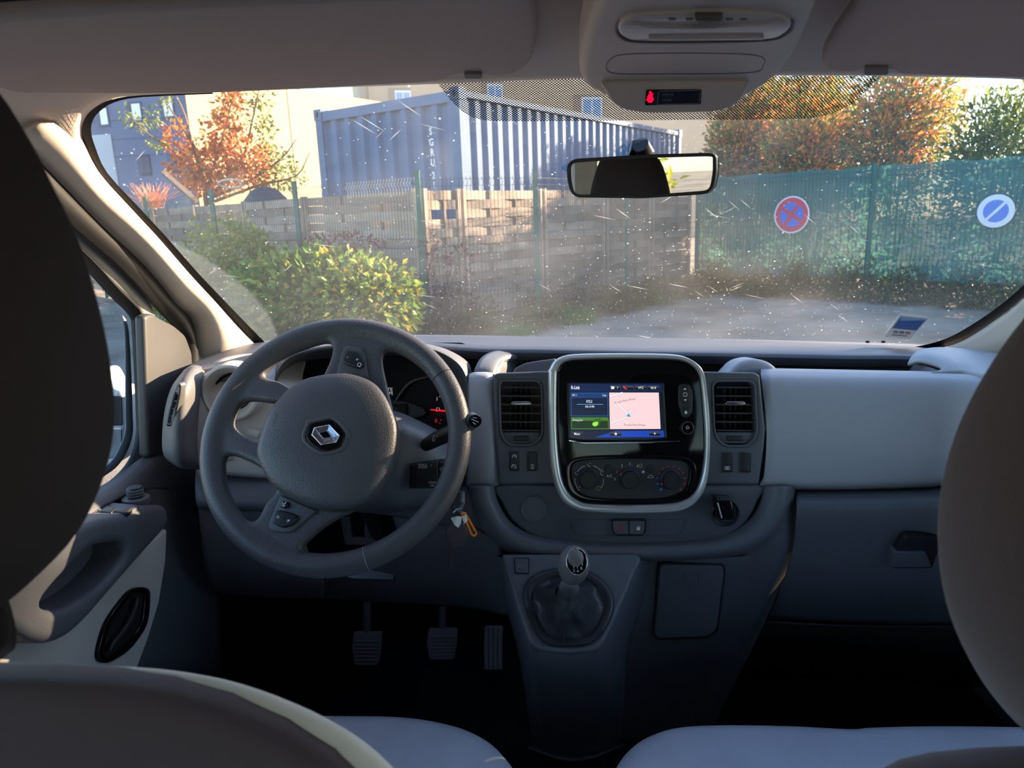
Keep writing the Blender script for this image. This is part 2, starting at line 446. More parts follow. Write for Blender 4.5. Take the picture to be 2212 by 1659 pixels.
vv = [v.co for v in db.data.vertices]; arc_ = []
for k, c in enumerate(vv): arc_.append((c.y ** 2 * 0) + (0.0 if k < 60 else arc_[k - 60] + (c - vv[k - 60]).length))
for lp in db.data.loops: uvl.data[lp.index].uv = (vv[lp.vertex_index].x, arc_[lp.vertex_index])

# ---------------------------------------------------------------- headliner
TOP = EDGE_L[6:] + [(700, 190), (955, 181), (1200, 171), (1450, 165), (1700, 163), (1890, 164), (2212, 172), (2330, 190), (2400, 230), (2430, 300)]
g0 = spline([GH(x, y, 0.004) for x, y in TOP], 60)
rows = [g0]
def roofz(x, y): return 1.775 - 0.15 * abs(x / 0.84) ** 3.5 - 0.03 * max(0, (y - 0.2)) ** 2
r1, r2, r3, r4, r5, r6 = [], [], [], [], [], []
for i, g in enumerate(g0):
    s = i / 59; x = -0.86 + 1.72 * s
    e = min(1, min(s, 1 - s) / 0.12)
    x1 = g.x * 0.75 + x * 0.25
    r1.append(Vector((g.x * 1.005 - 0.006 * (1 if g.x > 0 else -1) * e, g.y - 0.018, g.z - 0.004 + 0.006 * e)))
    r2.append(Vector((x1, g.y - 0.07, g.z * 0.55 + 0.45 * (roofz(x1, 0.8)) - 0.004)))
    for rr_, yy in ((r3, 0.68), (r4, 0.40), (r5, -1.0), (r6, -2.7)):
        rr_.append(Vector((x, yy if e >= 1 else yy, roofz(x, yy))))
V, Fc = [], []
for r in (g0, r1, r2, r3, r4, r5, r6): V += r
ceil = mk('ceiling', V, grid(V, 60, 7), M_head, smooth=60, kind='structure', label='beige cloth headliner of the van')
solid(ceil, 0.03, -1)

# ---------------------------------------------------------------- windscreen pillars
DOOR_L = [(300, 800), (420, 800), (417, 729), (406, 690), (376, 660), (331, 605), (289, 560), (215, 493), (140, 415), (65, 341), (-40, 240)]
gl = [GH(x, y, 0.006) for x, y in [(560, 752), (520, 712), (470, 657), (410, 592), (345, 517), (285, 452), (215, 374), (176, 300), (150, 260)]]
dl = [PX(x, y, -0.795) for x, y in [(428, 815), (420, 760), (406, 690), (376, 660), (331, 605), (289, 560), (215, 493), (100, 381), (10, 300)]]
gs, ds = spline(gl, 30), spline(dl, 30)
md_ = [a.lerp(b, 0.35) + Vector((0.012, -0.02, 0)) for a, b in zip(gs, ds)]
md2 = [a.lerp(b, 0.75) + Vector((0.014, -0.012, 0)) for a, b in zip(gs, ds)]
V, Fc = loft([gs, md_, md2, ds], 30, 12)
solid(mk('trim_1', V, Fc, M_pill, smooth=60, kind='structure', label='beige windscreen pillar trim on the driver side'), 0.01)
gl = [GH(x, y, 0.006) for x, y in [(2000, 762), (2040, 753), (2085, 737), (2155, 694), (2215, 645), (2300, 562), (2420, 430), (2480, 330)]]
dl = [PX(x, y, 0.80) for x, y in [(2200, 830), (2260, 805), (2330, 770), (2420, 720), (2500, 650), (2600, 560), (2720, 430), (2800, 300)]]
gs, ds = spline(gl, 30), spline(dl, 30)
md_ = [a.lerp(b, 0.4) + Vector((-0.014, -0.02, 0)) for a, b in zip(gs, ds)]
V, Fc = loft([gs, md_, ds], 30, 12)
solid(mk('trim_2', V, Fc, M_pill, smooth=60, kind='structure', label='beige windscreen pillar trim on the passenger side'), 0.01)

# ---------------------------------------------------------------- body sides behind, floor, bulkhead
FLZ = 0.46
V, Fc = box((-0.86, -2.7, FLZ - 0.04), (0.86, 1.7, FLZ)); mk('floor', V, Fc, M_carpet, smooth=0, kind='structure', label='dark carpeted cab floor')
V, Fc = join(box((-0.86, 1.60, FLZ), (0.86, 1.65, 1.20)), box((-0.83, 1.02, FLZ), (-0.80, 1.60, 1.0))); mk('wall_front', V, Fc, M_carpet, smooth=0, kind='structure', label='dark bulkhead behind the pedals')
def side(sx, name, label):
    xs = (0.845 * sx, 0.875 * sx); x0, x1 = min(xs), max(xs)
    parts = [box((x0, -2.7, FLZ - 0.04), (x1, 0.40, 1.10)), box((x0, -2.7, 1.585), (x1, 0.40, 1.66))]
    for y0, y1 in ((-2.7, -2.55), (-1.25, -1.13), (0.02, 0.14)): parts.append(box((x0, y0, 1.10), (x1, y1, 1.6)))
    V, Fc = join(*parts); o = mk(name, V, Fc, M_fasc, smooth=0, kind='structure', label=label)
    return o
side(-1, 'wall_left', 'pale side wall of the van behind the driver'); side(1, 'wall_right', 'pale side wall of the van behind the passenger')
for k, (sx, y0, y1) in enumerate(((-1, -2.55, -1.25), (-1, -1.13, 0.02), (1, -2.55, -1.25), (1, -1.13, 0.02))):
    V, Fc = box((0.856 * sx - 0.002, y0, 1.10), (0.856 * sx + 0.002, y1, 1.585))
    mk('window_%d' % (k + 3), V, Fc, M_win, smooth=0, kind='structure')
V, Fc = join(box((-0.86, -2.75, FLZ), (0.86, -2.7, 1.10)), box((-0.86, -2.75, 1.60), (0.86, -2.7, 1.74)), box((-0.86, -2.75, 1.1), (-0.70, -2.7, 1.6)), box((0.70, -2.75, 1.1), (0.86, -2.7, 1.6)))
mk('wall_rear', V, Fc, M_fasc, smooth=0, kind='structure', label='pale tailgate of the van')
V, Fc = box((-0.70, -2.727, 1.10), (0.70, -2.723, 1.60)); mk('window_7', V, Fc, M_win, smooth=0, kind='structure')
# passenger door, mostly outside the frame
V, Fc = join(box((0.83, 0.40, FLZ), (0.86, 1.6, 1.10)), box((0.83, 0.40, 1.10), (0.86, 0.46, 1.60)), box((0.83, 0.40, 1.58), (0.86, 0.98, 1.66)))
mk('door_2', V, Fc, M_dark, smooth=0, kind='structure', label='dark passenger door')
V, Fc = box((0.843, 0.46, 1.10), (0.847, 1.40, 1.58)); mk('window_8', V, Fc, M_win, smooth=0, kind='structure')
# ---------------------------------------------------------------- driver door
door = thing('door_1', (-0.83, 0.9, FLZ), 'black and grey driver door panel with armrest and switches', None, kind='structure')
XP = Plane((-0.79, 1.0, 1.2), (0, 1, 0), (1, 0, 0))
def XL(pts, X): return [PX(x, y, X) for x, y in pts]
# rubber seal against the pillar
sr = [(40, 310), (140, 415), (215, 493), (289, 560), (331, 605), (376, 660), (406, 690), (417, 729), (420, 800), (420, 840)]
sl_ = [(-10, 340), (85, 435), (160, 500), (231, 560), (271, 599), (316, 647), (350, 680), (376, 706), (395, 740), (400, 840)]
a, b = spline(XL(sr, -0.795), 40), spline(XL(sl_, -0.80), 40)
m_ = [p.lerp(q, 0.5) + Vector((0.012, 0, 0)) for p, q in zip(a, b)]
V, Fc = loft([a, m_, b], 40, 8); solid(mk('door_seal', V, Fc, M_rubber, door, 60), 0.006)
# grey window frame
gf = [(-60, 340), (60, 430), (130, 500), (195, 560), (250, 617), (289, 653), (304, 675), (313, 705), (313, 771), (319, 861), (323, 937), (322, 976)]
gf2 = [(-10, 340), (85, 435), (160, 500), (231, 560), (271, 599), (316, 647), (330, 668), (338, 705), (338, 771), (340, 861), (340, 937), (340, 976)]
V, Fc = loft([XL(gf, -0.81), XL(gf2, -0.803)], 40, 4); solid(mk('window_frame', V, Fc, mat('grey_frame', S(150, 150, 148), 0.45), door, 60), 0.01)
rb = [(-110, 340), (20, 420), (100, 500), (180, 578), (235, 638), (277, 680), (284, 711), (289, 801), (293, 892), (293, 937), (283, 982), (256, 1021), (210, 1054), (100, 1090)]
rb2 = [(-60, 335), (60, 425), (130, 495), (200, 560), (252, 617), (291, 653), (306, 680), (314, 711), (318, 801), (322, 892), (325, 945), (318, 985), (295, 1015), (235, 1062), (100, 1110)]
a, b = spline(XL(rb, -0.826), 50), spline(XL(rb2, -0.808), 50)
m_ = [p.lerp(q, 0.5) + Vector((0.010, 0, 0)) for p, q in zip(a, b)]
V, Fc = loft([a, m_, b], 50, 8); solid(mk('window_rubber', V, Fc, M_rubber, door, 60), 0.004)
PWn = Plane((-0.83, 1, 1.2), (0, 1, 0), (1, 0, 0))
mid_ = [((x + X) / 2, (y + Y_) / 2) for (x, y), (X, Y_) in zip(rb[2:], [(130, 495), (200, 560), (252, 617), (300, 668), (302, 711), (306, 801), (310, 892), (312, 945), (302, 985), (280, 1015), (225, 1060), (100, 1110)])]
q_ = PWn.hits(mid_, 0.0); slab('window_2', PWn, [q_ + [(-0.95, 1.08 - 1.2), (-0.95, 1.62 - 1.2), (-0.15, 1.62 - 1.2)]], -0.002, 0.002, M_win, door, 0, px=False, smooth=0)
V, Fc = box((-0.875, 0.40, FLZ - 0.04), (-0.845, 1.60, 0.95)); mk('outer_skin', V, Fc, M_carpet, door, 0)
# grey edge of the pane: inner channel
ch = [(270, 690), (276, 720), (281, 801), (284, 892), (284, 937), (272, 975), (248, 1010), (200, 1043)]
ch2 = [(262, 680), (268, 720), (270, 801), (270, 892), (270, 930), (258, 965), (236, 1000), (190, 1030)]
V, Fc = loft([XL(ch, -0.8275), XL(ch2, -0.8275)], 30, 3); solid(mk('glass_edge', V, Fc, mat('frosted_edge', S(112, 124, 138), 0.5), door, 60), 0.002)
# sail panel in the window corner
sail = rpoly([(312, 682), (330, 676), (352, 690), (378, 703), (402, 724), (416, 762), (420, 830), (400, 990), (322, 988), (318, 860)], 8)
slab('corner_panel', Plane((-0.80, 1, 1.2), (0, 1, 0), (1, 0, 0)), sail, -0.004, 0.014, mat('corner_panel_grey', S(70, 70, 72), 0.5, bump=('noise', 700, 0.1, 0.0004)), door, 0.006, res=3)
# upper sill pad down to the armrest, and the dark front part
V, Fc = loft([XL([(60, 1120), (150, 1092), (240, 1052), (304, 1003), (330, 985), (355, 982), (440, 985)], -0.803),
              XL([(60, 1150), (150, 1110), (240, 1068), (310, 1020), (335, 1006), (365, 1005), (445, 1010)], -0.785),
              XL([(60, 1190), (150, 1140), (240, 1090), (310, 1060), (345, 1056), (372, 1058), (450, 1060)], -0.772),
              XL([(60, 1280), (150, 1200), (240, 1120), (320, 1100), (368, 1110), (390, 1130), (450, 1120)], -0.772),
              XL([(-100, 1480), (100, 1480), (220, 1480), (300, 1470), (350, 1460), (400, 1460), (470, 1450)], -0.785)], 40, 30)
solid(mk('upper_panel', V, Fc, M_dark, door, 60), 0.01)
# pale lower insert
PI_ = Plane((-0.752, 1, 1.0), (0, 1, 0), (1, 0, 0))
slab('pale_insert', PI_, rpoly([(363, 1138), (360, 1210), (346, 1300), (322, 1380), (296, 1450), (150, 1560), (-160, 1560), (-200, 1330), (-60, 1330), (100, 1370), (240, 1240)], 12), -0.03, 0.0, M_fasc, door, 0.006, res=3)
# armrest with pull recess
PA = Plane((-0.715, 1, 1.0), (0, 1, 0), (1, 0, 0))
arm = smooth2([(358, 1092), (366, 1112), (362, 1140), (300, 1212), (240, 1282), (185, 1345), (145, 1378), (105, 1390), (65, 1380), (20, 1352), (-40, 1335), (-120, 1340), (-110, 1310), (-30, 1290), (70, 1218), (150, 1152), (200, 1128), (265, 1112), (320, 1094)], 90)
pocket = smooth2([(258, 1170), (273, 1180), (268, 1210), (225, 1262), (165, 1305), (120, 1318), (95, 1305), (112, 1275), (160, 1222), (205, 1182)], 50)
slab('armrest', PA, [arm, pocket], -0.07, 0.0, M_dark, door, 0.012, res=4)
V = [PA.pt(a, b, -0.048) for a, b in PA.hits(smooth2([(280, 1160), (290, 1185), (270, 1225), (225, 1275), (165, 1325), (110, 1335), (80, 1310), (105, 1265), (155, 1212), (205, 1170)], 40), 0)]
mk('pull_pocket', V, [tuple(range(40))], M_dsm, door, 0)
zt = PX(330, 1092, -0.715).z
PZP = Plane((-0.75, 0.95, zt + 0.001), (1, 0, 0), (0, 0, 1))
PZP = Plane((-0.75, 0.95, zt), (1, 0, 0), (0, 0.02, 1))
sw = slab('window_switch_panel', PZP, rpoly([(180, 1116), (240, 1084), (303, 1090), (262, 1122)], 6), -0.01, 0.010, M_dsm, door, 0.003)
for x0 in (222, 254):
    slab('window_switch', PZP, rpoly([(x0 - 8, 1104), (x0 + 8, 1093), (x0 + 32, 1096), (x0 + 18, 1107)], 3), 0.008, 0.016, M_black, sw, 0.002)
a, b = PZP.hit(294, 1083, 0)
V, Fc = revolve(PZP, a, b, [(0.019, -0.002), (0.019, 0.006), (0.017, 0.007), (0.0, 0.007)], 32); rg = mk('mirror_knob_base', V, Fc, M_dsm, door)
V, Fc = revolve(PZP, a, b, [(0.0095, 0.006), (0.0105, 0.008), (0.0105, 0.021), (0.0095, 0.0225), (0.0, 0.0225)], 32); kn = mk('mirror_knob', V, Fc, M_black, door, 40)
V, Fc = [], []
for k in range(28):
    t = 2 * math.pi * k / 28
    for h in (0.0105, 0.0145, 0.0185):
        c = PZP.pt(a + 0.0106 * math.cos(t), b + 0.0106 * math.sin(t), h); q = box((c.x - 0.0007, c.y - 0.0007, c.z - 0.0011), (c.x + 0.0007, c.y + 0.0007, c.z + 0.0011))
        V, Fc = join((V, Fc), q)
mk('knurling', V, Fc, M_greypr, kn, 0)
# inner door lever in its bezel
PV = PI_.off(0.0)
bez_o = smooth2([(306, 1268), (322, 1274), (325, 1295), (319, 1345), (296, 1385), (270, 1412), (235, 1432), (215, 1425), (216, 1395), (232, 1345), (262, 1300), (285, 1275)], 60)
bez_i = smooth2([(304, 1278), (313, 1283), (314, 1300), (308, 1342), (288, 1378), (264, 1402), (238, 1419), (226, 1412), (228, 1390), (243, 1346), (268, 1308), (288, 1285)], 60)
bz = slab('lever_bezel', PV, [bez_o, bez_i], -0.005, 0.006, M_gloss, door, 0.003)
V = [PV.pt(a, b, 0.001) for a, b in PV.hits(bez_o, 0.001)]; mk('lever_recess', V, [tuple(range(60))], M_hole, bz, 0)
slab('door_lever', PV, smooth2([(301, 1290), (309, 1300), (303, 1340), (282, 1375), (255, 1400), (240, 1408), (248, 1388), (276, 1352), (292, 1318)], 40), 0.0, 0.012, M_black, door, 0.005, res=3)
# outside mirror seen through the pane
dm = thing('door_mirror', PX(225, 930, -1.0), 'white and black exterior door mirror outside the driver window', 'mirror')
PM = Plane(PX(235, 930, -1.02), (1, 0, 0), (0, -1, 0))
slab('mirror_housing', PM, smooth2([(150, 850), (215, 800), (245, 835), (265, 850), (268, 905), (266, 985), (235, 1005), (150, 1005)], 50), -0.06, 0.0, mat('mirror_white', S(215, 218, 222), 0.35), dm, 0.012)
slab('mirror_lower_half', PM, rpoly([(150, 856), (262, 856), (264, 920), (150, 920)], 4), 0.0, 0.004, M_black, dm, 0.001)
slab('mirror_glass', PM, rpoly([(150, 925), (262, 925), (262, 990), (150, 995)], 6), 0.0, 0.005, mat('mirror_glass', S(200, 205, 212), 0.05, metal=1.0), dm, 0.001)
# ---------------------------------------------------------------- dashboard
dash = thing('dashboard', (0, 1.3, 0.9), 'grey and black van dashboard with air vents across the cab', 'dashboard')
def DL(pts): return [PD(*p) for p in pts]
PS = wall_plane(1335, 885, 1.09, 12)
# upper pad up to the windscreen with its front lip
rear = [(415, 790, 1.16), (480, 765, 1.28), (560, 742, 1.40), (760, 729, 1.53), (910, 727, 1.57), (1200, 731, 1.60), (1500, 735, 1.60), (1800, 742, 1.57), (2000, 749, 1.50), (2140, 768, 1.36), (2260, 800, 1.2)]
lip = [(415, 800, 1.10), (480, 786, 1.14), (560, 770, 1.18), (760, 748, 1.24), (930, 750, 1.26), (1060, 757, 1.27), (1200, 759, 1.27), (1500, 765, 1.27), (1800, 771, 1.26), (2015, 777, 1.22), (2260, 830, 1.06)]
lip2 = [(x, y + 4, d - 0.004) for x, y, d in lip]
lip3 = [(x, y + 16, d + 0.004) for x, y, d in lip]
lip4 = [(x, y + 18, d + 0.06) for x, y, d in lip]
V, Fc = loft([DL([(x, y + 12, d + 0.14) for x, y, d in rear]), DL(rear), DL([(x, y, d) for x, y, d in lip]), DL(lip2), DL(lip3), DL(lip4)], 70, 21, lin_v=True)
solid(mk('upper_pad', V, Fc, mat('upper_pad_blue_black', S(68, 72, 84), 0.5, bump=('voronoi', 420, 0.25, 0.0006)), dash, 40), 0.004)
# storage tray behind the upper edge
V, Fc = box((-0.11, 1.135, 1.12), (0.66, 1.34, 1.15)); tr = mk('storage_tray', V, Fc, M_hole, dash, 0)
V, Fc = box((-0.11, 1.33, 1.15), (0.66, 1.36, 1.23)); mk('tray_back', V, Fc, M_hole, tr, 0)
# rounded left end of the tray opening
a = DL([(1024, 812, 1.145), (1028, 796, 1.16), (1040, 776, 1.20), (1062, 764, 1.25), (1092, 760, 1.278)])
b = DL([(1062, 812, 1.14), (1064, 799, 1.155), (1073, 784, 1.195), (1092, 772, 1.245), (1122, 767, 1.278)])
c = DL([(1066, 815, 1.16), (1070, 803, 1.18), (1080, 790, 1.22), (1098, 779, 1.265), (1126, 774, 1.29)])
V, Fc = loft([a, b, c], 20, 9); solid(mk('tray_end', V, Fc, M_dash, dash, 50), 0.004)
V, Fc = loft([DL([(1066, 812, 1.15), (1074, 790, 1.18), (1090, 772, 1.24), (1130, 762, 1.29)]), DL([(1110, 815, 1.29), (1112, 800, 1.30), (1116, 786, 1.31), (1150, 775, 1.32)])], 14, 6)
solid(mk('tray_side', V, Fc, M_dash, dash, 50), 0.003)
slab('cup_cover', wall_plane(1150, 795, 1.20, 20), rpoly([(1108, 812), (1110, 796), (1135, 783), (1200, 774), (1200, 812)], [2, 10, 14, 2, 2]), -0.04, 0.0, M_dash, dash, 0.003)
slab('vent_housing', wall_plane(1640, 800, 1.165, 8), smooth2([(1572, 818), (1584, 796), (1604, 781), (1634, 776), (1662, 783), (1680, 797), (1694, 818), (1634, 822)], 50), -0.07, 0.0, M_grey, dash, 0.01, res=3)
# pale end of the tray on the passenger side, with the side demister slot
V, Fc = loft([DL([(1965, 792, 1.21), (1972, 776, 1.22), (1990, 762, 1.25), (2040, 757, 1.28), (2130, 766, 1.28), (2240, 790, 1.18)]),
              DL([(1990, 786, 1.19), (2000, 774, 1.20), (2020, 768, 1.21), (2060, 768, 1.22), (2140, 778, 1.20), (2250, 810, 1.10)]),
              DL([(2035, 800, 1.15), (2045, 794, 1.155), (2060, 790, 1.16), (2080, 790, 1.16), (2150, 800, 1.13), (2255, 830, 1.05)]),
              DL([(2010, 812, 1.138), (2040, 811, 1.135), (2062, 810, 1.13), (2090, 812, 1.12), (2150, 825, 1.07), (2250, 850, 1.02)])], 24, 16)
solid(mk('tray_corner', V, Fc, M_grey, dash, 60), 0.006)
V, Fc = loft([DL([(1968, 800, 1.23), (1985, 786, 1.21), (2030, 800, 1.15)]), DL([(1960, 815, 1.23), (1985, 815, 1.20), (2030, 812, 1.15)])], 12, 3); solid(mk('tray_end', V, Fc, M_dash, dash, 50), 0.003)
slab('demister_slot', Plane(PD(2095, 768, 1.24), (1, 0, 0), (0, -0.25, 1)), smooth2([(2074, 766), (2090, 762), (2115, 763), (2140, 767), (2110, 771), (2088, 770)], 30), -0.002, 0.003, M_hole, dash, 0.001)
# grey passenger fascia
V, Fc = loft([DL([(1645, 800, 1.17), (1800, 803, 1.17), (1950, 806, 1.165), (2050, 808, 1.15), (2150, 815, 1.10), (2260, 830, 1.04)]),
              DL([(1643, 808, 1.142), (1800, 811, 1.142), (1950, 814, 1.135), (2050, 816, 1.12), (2150, 825, 1.075), (2260, 845, 1.01)]),
              DL([(1646, 835, 1.115), (1800, 838, 1.115), (1950, 841, 1.11), (2050, 843, 1.095), (2150, 855, 1.05), (2260, 875, 0.99)]),
              DL([(1655, 930, 1.088), (1800, 932, 1.088), (1950, 934, 1.085), (2050, 936, 1.075), (2150, 940, 1.03), (2260, 950, 0.97)]),
              DL([(1650, 1020, 1.078), (1800, 1020, 1.078), (1950, 1018, 1.075), (2050, 1014, 1.065), (2150, 1010, 1.02), (2260, 1005, 0.965)]),
              DL([(1640, 1046, 1.082), (1800, 1048, 1.082), (1950, 1045, 1.08), (2050, 1040, 1.07), (2150, 1032, 1.03), (2260, 1025, 0.975)]),
              DL([(1640, 1052, 1.12), (1800, 1054, 1.12), (1950, 1051, 1.12), (2050, 1046, 1.11), (2150, 1038, 1.07), (2260, 1030, 1.0)])], 40, 40)
solid(mk('passenger_fascia', V, Fc, M_grey, dash, 60), 0.004)
# grey strip left of the centre vents
V, Fc = loft([DL([(1014, 818, 1.26), (1016, 812, 1.16), (1024, 809, 1.14), (1050, 808, 1.135), (1062, 810, 1.14)]),
              DL([(1014, 835, 1.26), (1016, 830, 1.14), (1024, 830, 1.118), (1050, 830, 1.112), (1063, 830, 1.118)]),
              DL([(1016, 930, 1.24), (1018, 930, 1.115), (1026, 930, 1.095), (1055, 930, 1.088), (1068, 930, 1.094)]),
              DL([(1010, 1044, 1.2), (1012, 1044, 1.10), (1022, 1044, 1.082), (1058, 1044, 1.076), (1077, 1044, 1.082)]),
              DL([(1010, 1048, 1.2), (1012, 1048, 1.14), (1022, 1048, 1.12), (1058, 1048, 1.12), (1077, 1048, 1.12)])], 20, 24)
solid(mk('grey_strip', V, Fc, M_grey, dash, 60), 0.004)

# centre vent panels
def vent(ox, outline, hole, slx0, slx1, cx):
    pn = slab('vent_panel', PS, [outline, hole], -0.03, 0.0, M_dsm, dash, 0.004, res=3)
    hi = [(cx + (x - cx) * 0.955, 890 + (y - 890) * 0.965) for x, y in hole]
    fr = slab('air_vent', PS, [[(cx + (x - cx) * 1.05, 890 + (y - 890) * 1.035) for x, y in hole], hi], -0.012, 0.003, M_dsm, dash, 0.002, res=2)
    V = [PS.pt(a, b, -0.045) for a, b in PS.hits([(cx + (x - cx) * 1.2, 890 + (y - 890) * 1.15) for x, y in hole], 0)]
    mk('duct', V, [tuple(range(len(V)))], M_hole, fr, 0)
    for k in range(6):                                   # horizontal slats
        y = 836.5 + k * 18.6
        a0, b0 = PS.hit(slx0 + (2 if k in (0, 5) else 0), y, -0.008); a1, b1 = PS.hit(slx1 - (2 if k in (0, 5) else 0), y, -0.008)
        q = slab_mesh([rpoly([(-0.022, -0.0008), (0.0, -0.0014), (0.0, 0.0014), (-0.022, 0.0008)], 0.0006, 2)], 0, a1 - a0)
        V = [PS.pt(a0 + v[2], b0 + v[1] + v[0] * 0.06, -0.006 + v[0]) for v in q[0]]
        mk('slat', V, q[1], mat('slat_black', S(52, 53, 58), 0.4), fr, 40)
    for k in range(5):                                   # upright vanes behind
        x = slx0 + 20 + k * (slx1 - slx0 - 40) / 4
        a0, b0 = PS.hit(x, 832, -0.03); a1, b1 = PS.hit(x, 930, -0.03)
        V, Fc = box((a0 - 0.0008, b1, -0.044), (a0 + 0.0008, b0, -0.029))
        mk('vane', [PS.pt(*v) for v in V], Fc, M_black, fr, 0)
    slab('vent_tab', PS, rpoly([(cx - 23, 872), (cx - 18, 867), (cx + 18, 867), (cx + 23, 872), (cx + 19, 875), (cx - 19, 875)], 2), -0.008, 0.002, M_chrome, fr, 0.001)
    slab('wheel_plate', PS, rpoly([(slx0 + 1, 934), (slx1 - 1, 934), (slx1 - 4, 948), (slx1 - 16, 958), (slx0 + 16, 958), (slx0 + 4, 948)], 4), -0.012, -0.004, M_dsm, fr, 0.001)
    wp = slab('thumb_wheel', PS, rr(cx - 17, 942, cx + 17, 953, 3), -0.008, 0.001, M_black, fr, 0.002)
hl = rpoly([(1083, 823), (1160, 823), (1170, 832), (1172, 930), (1168, 948), (1150, 962), (1100, 962), (1086, 948), (1081, 930), (1079, 832)], [10, 16, 10, 10, 10, 14, 14, 10, 10, 10], 4)
vent(0, rpoly([(1065, 811), (1075, 806), (1240, 800), (1240, 1047), (1078, 1047), (1069, 950)], 4), hl, 1083, 1168, 1126)
hr = rpoly([(1548, 823), (1622, 823), (1632, 832), (1637, 930), (1632, 948), (1616, 964), (1566, 964), (1550, 948), (1544, 930), (1540, 832)], [10, 16, 10, 10, 10, 14, 14, 10, 10, 10], 4)
vent(1, rpoly([(1470, 802), (1630, 805), (1642, 811), (1654, 930), (1652, 960), (1640, 1047), (1470, 1047)], 4), hr, 1546, 1633, 1589)
# rocker switches under the vents
def rocker(x0, y0, x1, y1):
    fr = slab('switch_frame', PS, [rr(x0 - 3, y0 - 3, x1 + 3, y1 + 3, 4), rr(x0, y0, x1, y1, 3)], -0.004, 0.0012, M_dsm, dash, 0.0006)
    sw = slab('rocker_switch', PS, rr(x0, y0, x1, y1, 3), -0.006, 0.004, M_black, dash, 0.0015, res=3)
    return sw
s1 = rocker(1101, 976, 1121, 1017)
strokes('cruise_symbol', PS, [arc(1111, 987, 4.5, -30, 210), [(1111, 987), (1114, 983)], arc(1110, 1008, 4.5, -30, 210), [(1106, 1004), (1115, 1012)]], 1.1, 0.0046, M_white, s1)
s2 = rocker(1140, 976, 1160, 1017)
strokes('stop_start_symbol', PS, [arc(1150, 1008, 4.5, 30, 150), arc(1150, 1008, 4.5, 210, 330)], 1.0, 0.0046, M_white, s2)
text('lettering', PS, 'A', 1150, 1008, 5, M_white, s2, h=0.0046)
s3 = rocker(1561, 978, 1582, 1020)
strokes('heated_window_symbol', PS, [[(1566, 1008), (1576, 1008), (1576, 1014), (1566, 1014), (1566, 1008)], [(1569, 1014), (1569, 1009)], [(1571, 1014), (1571, 1009)], [(1573, 1014), (1573, 1009)]], 1.0, 0.0046, M_white, s3)
s4 = rocker(1599, 978, 1621, 1020)

# ---------------------------------------------------------------- lower centre panel with its rolled rim
slab('centre_lower_panel', PS, smooth2([(1076, 1049), (1200, 1047), (1360, 1047), (1520, 1047), (1642, 1049), (1636, 1085), (1610, 1130), (1560, 1162), (1480, 1172), (1360, 1176), (1240, 1172), (1160, 1160), (1112, 1130), (1086, 1090)], 90), -0.03, -0.008, M_dsm, dash, 0.004)
inn = [(1064, 1049), (1072, 1085), (1100, 1130), (1150, 1158), (1235, 1170), (1360, 1175), (1485, 1171), (1570, 1157), (1620, 1125), (1645, 1085), (1652, 1049)]
mid = [(1046, 1049), (1056, 1090), (1086, 1142), (1140, 1172), (1230, 1184), (1360, 1189), (1492, 1185), (1586, 1171), (1646, 1135), (1676, 1090), (1684, 1049)]
out_ = [(1018, 1049), (1034, 1100), (1072, 1160), (1132, 1190), (1228, 1200), (1360, 1204), (1500, 1200), (1600, 1186), (1668, 1146), (1698, 1095), (1704, 1049)]
out2 = [(1010, 1050), (1026, 1110), (1066, 1170), (1130, 1198), (1228, 1206), (1360, 1209), (1500, 1206), (1606, 1194), (1674, 1158), (1704, 1100), (1708, 1050)]
rw = [[PS.pt(*PS.hit(x, y, -0.012), -0.012) for x, y in inn], [PS.pt(*PS.hit(x, y, 0.006), 0.006) for x, y in mid], [PS.pt(*PS.hit(x, y, -0.004), -0.004) for x, y in out_], [PS.pt(*PS.hit(x, y, -0.06), -0.06) for x, y in out2]]
V, Fc = loft(rw, 70, 16); solid(mk('rolled_rim', V, Fc, M_dash, dash, 60), 0.004)
# power socket cover ring on the left
a, b = PS.hit(1155, 1099, -0.008)
V, Fc = revolve(PS, a, b, [(0.0225, -0.010), (0.0225, -0.006), (0.021, -0.0055), (0.0195, -0.0065), (0.0195, -0.0075), (0, -0.0075)], 40); mk('round_blank', V, Fc, M_dsm, dash)
# shallow tray with hazard and lock buttons
slab('button_tray', PS, [rpoly([(1232, 1122), (1486, 1122), (1478, 1150), (1462, 1160), (1255, 1160), (1240, 1150)], 8), rpoly([(1236, 1125), (1482, 1125), (1474, 1148), (1460, 1157), (1257, 1157), (1243, 1148)], 8)], -0.010, -0.0065, M_dsm, dash, 0.001)
bf = slab('button_frame', PS, [rpoly([(1320, 1122), (1397, 1122), (1396, 1150), (1388, 1158), (1330, 1158), (1322, 1150)], 5), rpoly([(1322, 1124), (1395, 1124), (1394, 1149), (1387, 1156), (1331, 1156), (1324, 1149)], 4)], -0.009, -0.002, M_black, dash, 0.0006)
hz = slab('hazard_button', PS, rpoly([(1323, 1125), (1357, 1125), (1357, 1155), (1331, 1155), (1325, 1149)], 4), -0.009, -0.003, M_dsm, dash, 0.001)
M_red = mat('red_print', S(190, 40, 60), 0.5)
strokes('hazard_triangle', PS, [[(1340, 1131), (1349, 1147), (1332, 1147), (1340, 1131)], [(1340, 1137), (1344, 1144.5), (1336, 1144.5), (1340, 1137)]], 1.2, -0.0026, M_red, hz)
lk = slab('lock_button', PS, rpoly([(1360, 1125), (1394, 1125), (1393, 1149), (1387, 1155), (1360, 1155)], 4), -0.009, -0.003, M_dsm, dash, 0.001)
flat('padlock_symbol', PS, [rr(1375.5, 1139, 1382.5, 1145.5, 1)], -0.0026, M_white, lk)
